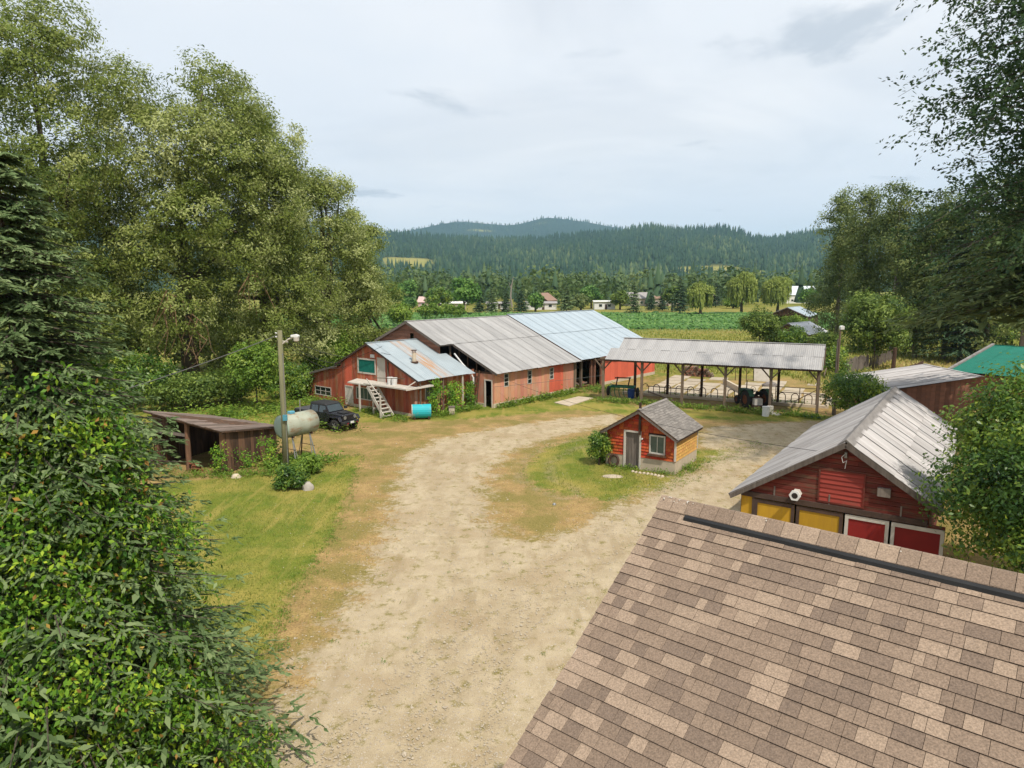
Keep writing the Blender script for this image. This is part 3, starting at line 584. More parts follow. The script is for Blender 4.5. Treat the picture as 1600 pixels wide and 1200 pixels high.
MB().tube([(1.3, -.5, .1), (4.1, -.6, 1.9)], .03, 6).build('brace', MT['iron'], g)
def plank(px0, py0, px1, py1, z, lab, w=.18):
    p, q = G(px0, py0, z), G(px1, py1, z); c = (p + q) / 2; o = MB().bar(p - c, q - c, w, .06).build('timber_plank', MT['timber'], loc=tuple(c)); tag(o, lab, 'plank', 'planks at the pole shed')
plank(1010, 603, 1093, 610, .75, 'long grey plank lying level across the back of the pole shed', .14)
plank(1014, 612, 1052, 626, .35, 'short dark plank sloping down onto the pole shed kerb', .16)
for x, y in ((7.4, 5.0), (10.9, 5.0), (2.2, 5.0)): MB().box(-.06, .06, -.06, .06, 0, .7).build('trestle_post', MT['timber'], loc=pw(x, y)) if False else None

# ------------------------------------------------------------------ machines and small things under the shed
MT['tractor_green'] = mat('faded tractor green', (0.03, 0.10, 0.05), (0.05, 0.13, 0.08), 3, .6, .05, c=(0.12, 0.07, 0.04), cth=(.55, .7))
MT['rust_orange'] = mat('orange rust', (0.22, 0.075, 0.03), (0.12, 0.05, 0.028), 3, .9, .1)
def wheel(parent, name, c, r, w, axis='y', rim=None, n=20, tread=10):
    c = np.asarray(c, float); ax = np.array([0, 1.0, 0]) if axis == 'y' else np.array([1.0, 0, 0])
    def ring(d, rad):
        b_ = np.array([1.0, 0, 0]) if axis == 'y' else np.array([0, 1.0, 0])
        return [c + ax * d + rad * (math.cos(2 * math.pi * k / n) * b_ + math.sin(2 * math.pi * k / n) * np.array([0, 0, 1.0])) for k in range(n)]
    hub = MB(); prof = [(-w / 2, r * .55), (-w / 2 * .96, r * .86), (-w / 2 * .7, r), (w / 2 * .7, r), (w / 2 * .96, r * .86), (w / 2, r * .55)]
    vs = []; fs = []
    for d, rad in prof: vs += ring(d, rad)
    for i in range(len(prof) - 1):
        for k in range(n): fs.append((i * n + k, i * n + (k + 1) % n, (i + 1) * n + (k + 1) % n, (i + 1) * n + k))
    w_o = MB().add(vs, fs).build(name, MT['rubber'], parent, smooth_shade=True)
    rv = ring(-w / 2 * .75, r * .57) + ring(w / 2 * .75, r * .57); rm = MB().add(rv, [tuple(range(n)), tuple(range(2 * n - 1, n - 1, -1))])
    rm.tube([c - ax * w * .46, c + ax * w * .46], r * .2, 8); rm.build('rim', rim or MT['steel'], w_o)
    if tread:
        t = MB()
        b_ = np.array([1.0, 0, 0]) if axis == 'y' else np.array([0, 1.0, 0])
        for k in range(tread):
            a = 2 * math.pi * k / tread; rd = math.cos(a) * b_ + math.sin(a) * np.array([0, 0, 1.0]); p = c + rd * (r + .012); s = 1 if k % 2 else -1
            t.bar(p - ax * w * .05 * s, p + ax * w * .42 * s, r * .09, r * .07)
        t.build('tread_lug', MT['rubber'], w_o)
    return w_o
def tractor():
    p = G(1180, 638); o = thing('old_tractor', 'old green tractor with big rear tyres parked under the pole shed', 'tractor', (p[0], p[1] + 1.2, 0), R(100))
    wheel(o, 'rear_wheel', (-.9, .85, .72), .72, .38, rim=MT['rust_orange'], tread=20); wheel(o, 'rear_wheel', (-.9, -.85, .72), .72, .38, rim=MT['rust_orange'], tread=20)
    wheel(o, 'front_wheel', (1.2, .55, .36), .36, .2, rim=MT['rust_orange'], tread=0); wheel(o, 'front_wheel', (1.2, -.55, .36), .36, .2, rim=MT['rust_orange'], tread=0)
    MB().prism([(-1.3, -.25, .6), (.1, -.25, .5), (.1, -.25, .95), (-.6, -.25, 1.0), (-1.3, -.25, .9)], (0, .5, 0)).build('gearbox', MT['rust_orange'], o, bevel=.03)
    MB().prism([(.0, -.27, .75), (1.5, -.27, .75), (1.55, -.27, 1.2), (1.4, -.27, 1.32), (.0, -.27, 1.38)], (0, .54, 0)).build('bonnet', MT['tractor_green'], o, bevel=.05)
    MB().prism([(.0, -.2, .45), (1.4, -.2, .45), (1.4, -.2, .75), (0, -.2, .75)], (0, .4, 0)).build('engine', MT['iron'], o)
    for s in (-1, 1):
        f = [(-.9 + .85 * math.cos(a), s * .62, .72 + .82 * math.sin(a)) for a in np.linspace(.3, 2.7, 9)]
        m = MB()
        for q0, q1 in zip(f, f[1:]): m.prism([q0, q1, (q1[0], q1[1] + s * .4, q1[2]), (q0[0], q0[1] + s * .4, q0[2])], (0, 0, .02))
        m.build('mudguard', MT['tractor_green'], o)
    MB().tube([(.7, 0, 1.35), (.7, 0, 2.05)], .045, 8).build('exhaust', MT['iron'], o)
    MB().tube([(-.1, 0, 1.2), (-.35, 0, 1.5)], .03, 6).build('steering_column', MT['iron'], o)
    MB().tube([(-.36 + .2 * math.sin(a) * .5, .2 * math.cos(a), 1.5 + .2 * math.sin(a) * .85) for a in np.linspace(0, 2 * math.pi, 13)], .018, 5).build('steering_wheel', MT['black'], o)
    MB().prism([(-1.1, -.24, 1.05), (-.7, -.24, 1.05), (-.7, -.24, 1.12), (-1.05, -.24, 1.12), (-1.2, -.24, 1.4), (-1.26, -.24, 1.38)], (0, .48, 0)).build('seat', MT['black'], o, bevel=.02)
    MB().tube([(1.2, -.5, .4), (1.2, .5, .4)], .05, 6).build('front_axle', MT['iron'], o); MB().tube([(-.9, -.8, .72), (-.9, .8, .72)], .08, 8).build('rear_axle', MT['iron'], o)
tractor()
def rake_machine():
    p = G(962, 622); o = thing('hay_machine', 'green farm implement with dark frame standing under the pole shed by the barn', 'implement', (p[0] + .6, p[1] + .6, 0), R(-20))
    grn = mat('implement green', (0.0, 0.10, 0.045), (0.01, 0.14, 0.07), 3, .6, .05)
    MB().bar((-1.1, 0, .9), (1.1, 0, .9), .12, .14).bar((-1.1, .9, .9), (1.1, .9, .9), .12, .14).bar((-1.05, 0, .9), (-1.05, .9, .9), .12, .12).bar((1.05, 0, .9), (1.05, .9, .9), .12, .12).build('frame', grn, o)
    for i in range(6):
        x = -1.0 + i * .4
        MB().tube([(x, .05, .95), (x - .05, .0, .5), (x + .1, -.25, .12), (x + .2, -.32, .05)], .035, 6).build('tine', grn, o)
    for x in (-.6, .5): MB().bar((x, .45, .9), (x + .15, .45, 1.75), .1, .1).build('mast', MT['iron'], o)
    MB().bar((-.7, .45, 1.65), (.75, .45, 1.7), .1, .1).build('top_bar', MT['iron'], o)
    wheel(o, 'wheel', (1.35, .5, .42), .42, .2, axis='x', rim=MT['iron'], tread=12); wheel(o, 'wheel', (-1.3, .5, .42), .42, .2, axis='x', rim=MT['iron'], tread=12)
rake_machine()
def drum(name, px, py, r, h, m, lab, cat, dy=0.0, lid=None):
    p = G(px, py); o = thing(name, lab, cat, (p[0], p[1] + dy, 0))
    MB().tube([(0, 0, 0), (0, 0, h * .32), (0, 0, h * .34), (0, 0, h * .36), (0, 0, h * .66), (0, 0, h * .68), (0, 0, h * .7), (0, 0, h)], [r, r, r * 1.04, r, r, r * 1.04, r, r], 14).build('drum_body', m, o)
    MB().tube([(0, 0, h - .02), (0, 0, h + .02)], r * 1.05, 14).build('rim', lid or m, o)
blue = mat('blue plastic', (0.01, 0.04, 0.16), (0.015, 0.05, 0.2), 3, .5, .02)
drum('blue_barrel', 986, 622, .3, .8, blue, 'dark blue barrel beside the green implement in the pole shed', 'barrel')
drum('white_bucket', 1196, 650, .26, .72, MT['white'], 'tall white plastic drum in front of the pole shed', 'bucket')
drum('white_bucket', 1203, 647, .24, .62, MT['white_paint'], 'shorter white bucket tucked behind the tall white drum', 'bucket')
def crate(px, py, sx, sy, sz, m, lab, name, cat, z=0.0, rz=0.0):
    p = G(px, py); o = thing(name, lab, cat, (p[0], p[1], z), rz); t = .04
    MB().box(-sx, sx, -sy, sy, 0, t).build('bottom', m, o)
    for a in ((-sx, sx, -sy, -sy + t), (-sx, sx, sy - t, sy), (-sx, -sx + t, -sy + t, sy - t), (sx - t, sx, -sy + t, sy - t)): MB().box(*a, t, sz).build('side', m, o)
    return o
crate(1183, 641, .32, .25, .5, MT['white_paint'], 'cream box standing against the tractor wheel', 'cream_box', 'box', .45)
crate(1183, 642, .36, .28, .46, MT['iron'], 'dark metal box under the cream box by the tractor', 'metal_box', 'box')
def lump(name, px, py, rx, ry, rz, m, lab, cat, seed=0, z=0.0, rot=0.0):
    rg = np.random.default_rng(seed); n, k = 10, 5; v = []; f = []
    for j in range(k + 1):
        ph = math.pi / 2 * j / k
        for i in range(n):
            t = 2 * math.pi * i / n; q = 1 + rg.uniform(-.16, .16); v.append((rx * math.cos(t) * math.cos(ph * .97) * q, ry * math.sin(t) * math.cos(ph * .97) * q, rz * math.sin(ph) * (1 + rg.uniform(-.1, .1)) - .02))
    for j in range(k):
        for i in range(n): f.append((j * n + i, j * n + (i + 1) % n, (j + 1) * n + (i + 1) % n, (j + 1) * n + i))
    p = G(px, py); return tag(MB().add(v, f).build(name, m, loc=(p[0], p[1], z), smooth_shade=True, rot=(0, 0, rot)), lab, cat)
lump('folded_tarp', 1268, 652, .75, .3, .22, mat('blue tarp', (0.015, 0.07, 0.13), (0.02, 0.10, 0.18), 5, .6, .3), 'folded blue tarp on the grass at the pole shed post', 'tarp', 3, rot=PR)
lump('rag_heap', 1213, 648, .4, .25, .2, MT['white_paint'], 'small pale heap of rags beside the white drum', 'rags', 5)
lump('field_stone', 481, 765, .3, .26, .42, mat('pale stone', (0.42, 0.38, 0.33), (0.3, 0.27, 0.23), 5, .95, .3), 'pale boulder on the lawn edge in front of the utility pole', 'stone', 8)
lump('field_stone', 866, 789, .1, .1, .12, MT['steel'], 'small grey stone lying on the drive edge of the grass island', 'stone', 9)
lump('sawn_block', 369, 746, .28, .2, .22, MT['concrete'], 'pale concrete lump at the foot of the woodshed planks', 'stone', 11)
lump('rubbish_heap', 1203, 604, .8, .4, .5, mat('grey junk', (0.25, 0.22, 0.2), (0.1, 0.09, 0.09), 6, .8, .4), 'grey heap of junk on the concrete yard behind the pole shed', 'rubbish', 12)

# stacked brown logs behind the pole shed
lp = G(1095, 588); o = thing('log_stack', 'low stack of brown logs on the concrete yard behind the pole shed', 'log stack', (lp[0], lp[1], 0), PR)
rg = random.Random(4); lm = [MT['brown_board'], MT['timber'], MT['dark_board']]
me_log = [MB().tube([(0, -.5, 0), (0, .5, 0)], .12, 7).mesh('log', m) for m in lm]
for r_ in range(5):
    for k in range(13 - r_ if r_ < 4 else 6): link('log', rg.choice(me_log), o, (-1.7 + k * .245 + (r_ % 2) * .12, rg.uniform(-.06, .06), .12 + r_ * .21), (0, 0, 0), (1, 1, 1))
a_, b_ = G(1131, 600), G(1167, 620)
tag(MB().bar((b_ - a_) * 0 + np.array([0, 0, .25]), (b_ - a_) + np.array([0, 0, .25]), .25, .6).build('yard_wall', MT['concrete'], loc=tuple(a_)), 'low concrete kerb wall in the yard behind the pole shed', 'wall')
gs = thing('gate_panel', 'white sheet leaning on a wire gate beyond the pole shed', 'gate', tuple(G(1190, 596)), PR + .2)
MB().prism([(-.75, 0, 0), (.75, 0, 0), (.7, .25, 1.6), (-.8, .25, 1.7)], (0, .03, 0)).build('sheet', MT['white_paint'], gs)
for x in (-2.6, -1.5, -.8): MB().tube([(x, .3, 0), (x, .3, 1.5)], .04, 6).build('post', MT['iron'], gs)
for z in (.5, 1.0, 1.45): MB().tube([(-2.6, .3, z), (-.8, .3, z)], .015, 5).build('wire', MT['iron'], gs)

# ------------------------------------------------------------------ the small shingled shed
def build_small_shed():
    o = G(1054, 742); rot = R(-33); W_, D_ = 4.0, 3.6
    b = thing('shingled_shed', 'small red shingled shed with ochre side wall on the grass island', 'shed', (o[0], o[1], 0), rot)
    hb, hw, ha = .72, 2.02, 3.28                       # front runs x -4..0 at y 0, side runs y 0..3.6 at x 0
    dW = (-2.83, -2.02, .06, 2.02); wW = (-1.42, -.60, 1.02, 1.98)
    for q in ((-4.0, dW[0] - .1, 0, .15), (dW[1] + .1, 0.0, 0, .15)): MB().box(*q, -.1, hb).build('foundation', MT['concrete'], b)
    for q in ((-.15, 0, .15, D_), (-4.0, -3.85, .15, D_), (-3.85, -.15, D_ - .15, D_)): MB().box(*q, -.1, hb).build('foundation', MT['concrete'], b)
    # sheathing behind the shingles, darkened to stand in for shadow between courses
    sh = mat('shadow dark sheathing', (0.06, 0.02, 0.012), (0.04, 0.015, 0.01), 3)
    for q in (((-4.0, hb), (dW[0], hb), (dW[0], hw), (-4.0, hw)), ((dW[1], hb), (0, hb), (0, hw), (dW[1], hw)), ((-4.0, hw), (0, hw), (-2.0, ha), (-2.0, ha))):
        MB().prism([(u, .03, z) for u, z in (q if q[2] != q[3] else q[:3])], (0, .08, 0)).build('sheathing', sh, b)
    MB().box(-.11, -.03, .11, D_ - .03, hb, hw).build('sheathing', sh, b); MB().box(-3.97, -3.89, .11, D_ - .03, hb, hw).build('sheathing', sh, b); MB().box(-3.89, -.11, D_ - .11, D_ - .03, hb, hw).build('sheathing', sh, b)
    MB().prism([(-4.0, D_ - .1, hw), (0, D_ - .1, hw), (-2.0, D_ - .1, ha)], (0, .07, 0)).build('sheathing', sh, b)
    # shingles, one object each
    rg = random.Random(3); mr, my = MT['shingle_red'], MT['shingle_yellow']
    def shingle(M, u0, u1, z0, z1, poly, m):
        q = clip(clip(poly, 0, u0, False), 0, u1, True); q = clip(clip(q, 1, z0, False), 1, z1, True) if len(q) > 2 else q
        if len(q) < 3 or area(q) < .003: return
        lo = min(p[1] for p in q); hi = max(p[1] for p in q); th = lambda z: .01 + .045 * (hi - z) / (hi - lo + 1e-6)
        n = len(q); v = [M(u, z, th(z)) for u, z in q] + [M(u, z, 0) for u, z in q]
        MB().add(v, [tuple(range(n)), tuple(range(2 * n - 1, n - 1, -1))] + [((i + 1) % n, i, i + n, (i + 1) % n + n) for i in range(n)]).build('shingle', m, b)
    MF = lambda u, z, d: (u, .03 - d, z); MSd = lambda u, z, d: (-.03 + d, u, z)
    gable = [(-4.0, hb - .04), (0.0, hb - .04), (0.0, hw + .02), (-2.0, ha), (-4.0, hw + .02)]
    z = hb - .04; row = 0
    while z < ha - .05:
        u = -4.0 - rg.uniform(0, .2)
        while u < 0:
            w = rg.uniform(.2, .36)
            for a, c in ((u, u + w),):
                segs = [(a, c)]
                for op in (dW, wW):
                    if op[2] - .12 < z + .08 < op[3] + .06:
                        ns = []
                        for s0, s1 in segs:
                            if s1 <= op[0] - .06 or s0 >= op[1] + .06: ns.append((s0, s1)); continue
                            if s0 < op[0] - .06: ns.append((s0, op[0] - .06))
                            if s1 > op[1] + .06: ns.append((op[1] + .06, s1))
                        segs = ns
                for s0, s1 in segs:
                    if s1 - s0 > .04:
                        m = my if (rg.random() < .03 and -1.0 < s0) else mr
                        shingle(MF, s0 + .007, s1 - .007, z + .006 + rg.uniform(0, .012), z + .175, gable, m)
            u += w
        z += .178; row += 1
    z = hb - .04
    side = [(0.02, hb - .04), (D_ - .02, hb - .04), (D_ - .02, hw), (0.02, hw)]
    while z < hw - .03:
        u = -rg.uniform(0, .2)
        while u < D_:
            w = rg.uniform(.22, .38); shingle(MSd, u + .007, u + w - .007, z + .006 + rg.uniform(0, .012), z + .175, side, my); u += w
        z += .178
    MB().box(-.05, .04, -.05, .05, hb, hw + .02).build('corner_board', MT['white_paint'], b); MB().box(-4.05, -3.96, -.05, .05, hb, hw).build('corner_board', MT['white_paint'], b)
    MB().box(-.02, .045, D_ - .06, D_ + .03, hb, hw).build('corner_board', MT['white_paint'], b)
    # door with upright planks, window
    dr = MB().box(dW[0], dW[1], .09, .12, .04, dW[3]).build('door', MT['grey_board'], b)
    for i in range(5):
        x = dW[0] + (dW[1] - dW[0]) * i / 5; MB().box(x + .006, x + (dW[1] - dW[0]) / 5 - .006, .06, .09, .05, dW[3] - .01).build('door_plank', MT['grey_board'], dr)
    f = MB().box(dW[0] - .1, dW[0], -.05, .12, 0, dW[3] + .1).box(dW[1], dW[1] + .1, -.05, .12, 0, dW[3] + .1).box(dW[0], dW[1], -.047, .12, dW[3], dW[3] + .1); f.build('door_frame', MT['white_paint'], b)
    window(b, MF, wW[0] + .04, wW[1] - .04, wW[2] + .04, wW[3] - .04, 2, 1, glass=MT['glass_grey'], fw=.075, proud=.06)
    MB().box(wW[0] - .1, wW[1] + .1, -.16, .03, wW[2] - .14, wW[2] - .045).build('sill', MT['dark_board'], b)
    # roof: plank decks under shakes
    ov, fe, be = .22, -.36, D_ + .25; k = (ha - hw) / 2.0; ze = hw - k * ov + .08; zr = ha + .08
    for sgn in (-1, 1):
        xe = -2.0 + sgn * (2.0 + ov)
        quad_slab(b, 'roof_deck', [(-2.0, fe, zr), (-2.0, be, zr), (xe, be, ze), (xe, fe, ze)], .05, MT['dark_board'])
        n = 17; L = math.hypot(2.0 + ov, zr - ze); dn = Vector((sgn * (2.0 + ov), 0, ze - zr)).normalized(); nrm = Vector((0, 1, 0)).cross(dn); nrm = nrm if nrm.z > 0 else -nrm
        w = (be - fe) / 4
        for i in range(n):
            y = fe
            while y < be - .02:
                ww = min(rg.uniform(.22, .42), be - y); l = L / n
                p = Vector((-2.0, y + .004, zr)) + dn * (i * l)
                q = p + dn * (l * 1.25); e = Vector((0, ww - .008, 0)); lift = nrm * rg.uniform(.02, .034); l0 = nrm * .006
                m = MB().add([p + l0, p + e + l0, q + e + lift, q + lift, q + e + lift - nrm * .018, q + lift - nrm * .018], [(0, 1, 2, 3) if sgn < 0 else (3, 2, 1, 0), (3, 2, 4, 5)])
                if sgn > 0 or i > 14: m.build('roof_shake', MT['shake'], b)
                else: m.build('roof_shake', MT['shake'], b) if i % 2 == 0 else None
                y += ww
        beam(b, 'barge_board', (-2.0, fe + .03, zr - .12), (xe, fe + .03, ze - .1), .04, .15, MT['grey_board'])
        beam(b, 'fascia', (xe - sgn * .03, fe, ze - .09), (xe - sgn * .03, be, ze - .09), .03, .11, MT['dark_board'])
    MB().prism([(-2.13, fe - .01, zr - .01), (-2.0, fe - .01, zr + .055), (-1.87, fe - .01, zr - .01)], (0, be - fe, 0)).build('ridge_cap', MT['shake'], b)
    MB().box(-2.06, -1.94, -.12, -.03, 1.95, zr + .35).build('mast_post', MT['dark_board'], b)
    MB().tube([(-1.85, .0, 1.75), (-1.85, -.12, 1.72)], .04, 6).build('lamp', MT['white'], b)
    return (o, rot)
SHED_O, SHED_R = build_small_shed()
def near_shed(x, y, z=0): c, s = math.cos(SHED_R), math.sin(SHED_R); return (SHED_O[0] + c * x - s * y, SHED_O[1] + s * x + c * y, z)
o = thing('scrap_ring', 'rusty brown iron ring leaning against the shingled shed wall by its door', 'ring', near_shed(-3.45, -.16, .33), SHED_R)
MB().tube([(.27 * math.cos(a), .06 * math.sin(a), .30 * math.sin(a)) for a in np.linspace(0, 2 * math.pi, 17)], .075, 7, caps=False).build('ring_body', MT['iron'], o, smooth_shade=True)
lump('step_stone', 957, 744, .55, .35, .06, MT['concrete'], 'flat pale stone step at the shingled shed door', 'stone', 14)
for i in range(9):
    p = near_shed(-2.1 + i * .21, -.62 - .05 * math.sin(i)); o = lump('edging_stone', *PIX((p[0], p[1], 0)), .1, .08, .1, MT['concrete'], 'small edging stone in the row before the shingled shed wall', 'stone', 20 + i); o['group'] = 'edging stones by the shed'

# ------------------------------------------------------------------ the red barn by the house
def build_red_barn():
    rot = math.atan2(-0.569, 0.822); gx = np.array([0.822, -0.569, 0]); gy = np.array([0.569, 0.822, 0])
    w0 = G(1174, 773, 2.1); w0[2] = 0
    def on_g(px, py, d=0.0): q = hit_plane(px, py, w0 + gy * d, gy) - w0; return q @ gx, q[2]
    fe = -.28; xa, za = on_g(1322, 690, fe); xl, zl = on_g(1140, 770, fe); xr, zr = on_g(1472, 799, fe)
    b = thing('red_barn', 'dark red gabled barn with corrugated roof and yellow and red doors', 'barn', tuple(w0), rot)
    Ln = 15.2; kl = (za - zl) / (xa - xl); kr = (za - zr) / (xr - xa)
    rf = MB().prism([(xa - .26, fe, za - .26 * kl + .03), (xa, fe, za + .08), (xa + .26, fe, za - .26 * kr + .03), (xa, fe, za + .045)], (0, Ln, 0)).build('roof', MT['ridge_wood'], b)
    for sgn, k, xe in ((-1, kl, xl), (1, kr, xr)):
        ll = abs(xe - xa) * math.hypot(1, k)
        roof_sheets(rf, (xa, fe, za), (0, 1, 0), (sgn, 0, -k), 21, Ln / 21, ll * .52, MT['zinc_old'], 8, .026, seed=sgn + 3)
        roof_sheets(rf, (xa + sgn * abs(xe - xa) * .5, fe, za - k * abs(xe - xa) * .5 - .02), (0, 1, 0), (sgn, 0, -k), 21, Ln / 21, ll * .5, MT['zinc_old'], 8, .026, seed=sgn + 7)
        beam(b, 'barge_board', (xa, fe + .03, za - .12), (xe, fe + .03, za - k * abs(xe - xa) - .12), .05, .2, MT['grey_board'])
        beam(b, 'fascia', (xe - sgn * .04, fe, za - k * abs(xe - xa) - .12), (xe - sgn * .04, fe + Ln, za - k * abs(xe - xa) - .12), .04, .14, MT['grey_board'])
        for j in range(8):
            x = xa + sgn * (abs(xe - xa) * (j + .5) / 8); z = za - k * abs(x - xa) - .13
            MB().bar((x, fe + .06, z), (x, .3, z), .07, .09).build('lookout', MT['dark_board'], b)
    MF = lambda u, z, d: (u, -d, z)
    xw0, xw1 = xl + .38, xr - .38; zt = 2.22
    hx0, hz1 = on_g(1283, 733); hx1, _ = on_g(1351, 745); _, hz0 = on_g(1318, 787)
    board_wall(b, MF, [(xw0, zt), (xw1, zt), (xw1, max(zt + .02, za - kr * (xw1 - xa) - .12)), (xa, za - .12), (xw0, max(zt + .02, za - kl * (xa - xw0) - .12))], .17, 'h', MT['barn_red'], [(hx0, hx1, hz0, hz1)], name='gable_board', seed=41, jitter=.006, maxlen=3.0)
    ht = MB()
    for q in ((hx0 - .05, hx0, hz0 - .05, hz1 + .05), (hx1, hx1 + .05, hz0 - .05, hz1 + .05), (hx0, hx1, hz1, hz1 + .05), (hx0, hx1, hz0 - .05, hz0)): ht.box(q[0], q[1], -.07, .03, q[2], q[3])
    h = ht.build('hatch', MT['barn_red'], b)
    z = hz0
    while z < hz1 - .02: MB().prism([(hx0, -.05, z + .003), (hx0, -.02, z + .16), (hx0, .02, z + .16), (hx0, .02, z)], (hx1 - hx0, 0, 0)).build('hatch_board', MT['hatch_red'], h); z += .165
    # doors
    MB().box(xw0, xw1, -.09, .05, 2.05, 2.24).build('door_rail', MT['frame_brown'], b)
    xs = [on_g(x, y)[0] for x, y in ((1178, 775), (1243, 786), (1319, 799), (1391, 812), (1478, 826))]
    for i in range(4):
        m = MT['door_yellow'] if i < 2 else MT['door_red']; fm = MT['frame_brown'] if i < 2 else MT['white_paint']
        x0, x1 = xs[i] + .05, xs[i + 1] - .02
        d = MB().box(x0, x1, -.03, .02, .05, 2.0).build('door', m, b); d['label'] = ('mustard yellow barn door panel' if i < 2 else 'crimson barn door panel in a white frame')
        f = MB(); t = .11
        f.box(x0, x0 + t, -.06, -.03, .05, 2.0).box(x1 - t, x1, -.06, -.03, .05, 2.0).box(x0 + t, x1 - t, -.058, -.03, 1.86, 2.0).box(x0 + t, x1 - t, -.058, -.03, .05, .2); f.build('door_frame', fm, d)
    MB().box(xw0, xs[0] + .02, .0, .06, 0, 2.1).build('side_panel', MT['door_yellow'], b); MB().box(xs[0] - .04, xs[0] + .05, -.07, .04, 0, 2.1).build('door_post', MT['frame_brown'], b)
    MB().box(xs[4] - .01, xw1, .0, .06, 0, 2.1).build('side_panel', MT['barn_red'], b)
    for xx, nm in ((xw0, 1), (xw1, 2)):
        kk, x_ = (kl, xw0) if nm == 1 else (kr, xw1)
        board_wall(b, (lambda u, z, d: (xw0 - d, u, z)) if nm == 1 else (lambda u, z, d: (xw1 + d, u, z)), [(.06, 0), (Ln - .6, 0), (Ln - .6, za - kk * abs(x_ - xa) - .1), (.06, za - kk * abs(x_ - xa) - .1)], .5, 'v', MT['barn_red'], name='wall_board', seed=43)
    board_wall(b, lambda u, z, d: (u, Ln - .6 + d, z), [(xw0, 0), (xw1, 0), (xw1, zt), (xa, za - .2), (xw0, zt)], .4, 'v', MT['barn_red'], name='wall_board', seed=44)
    # six-sided nest box, vent box, insulator and cable at the peak
    bx, bz = on_g(1246, 770); bb = MB(); pts = [(.17 * math.cos(a), .17 * math.sin(a)) for a in np.linspace(0, 2 * math.pi, 7)[:-1]]
    nb = MB().prism([(bx + u, -.42, bz + w_) for u, w_ in pts], (0, .42, 0)).build('nest_box', MT['white_paint'], b); MB().prism([(bx + u * 1.2, -.44, bz + w_ * 1.2) for u, w_ in pts], (0, .05, 0)).build('box_rim', MT['white'], nb)
    MB().tube([(bx, -.445, bz), (bx, -.43, bz)], .11, 10).build('entrance', MT['dark_shade'], nb)  # flat dark disc standing in for the shade in the hole
    vx, vz = on_g(1382, 768); MB().box(vx - .2, vx + .2, -.16, 0, vz - .16, vz + .14).build('vent_box', MT['grey_board'], b)
    MB().box(xa - .04, xa + .04, -.12, -.0, za - .62, za - .42).build('insulator', MT['steel'], b)
    MB().tube([(xa, -.1, za - .45), (xa - .12, -.16, za - .6), (xa - .06, -.18, za - .78), (xa + .04, -.14, za - .7), (xa, -.1, za - 1.0)], .012, 5).build('cable_loop', MT['white'], b)
    for x in (xs[1] - .75, xs[2] - .5, xs[3] + .3): MB().box(x - .025, x + .025, -.06, 0, 2.24, 2.6).build('hanger', MT['grey_board'], b)
    return w0 + gx * xa + np.array([0, 0, za - .5]) + gy * -.15
RB_PEAK = build_red_barn()

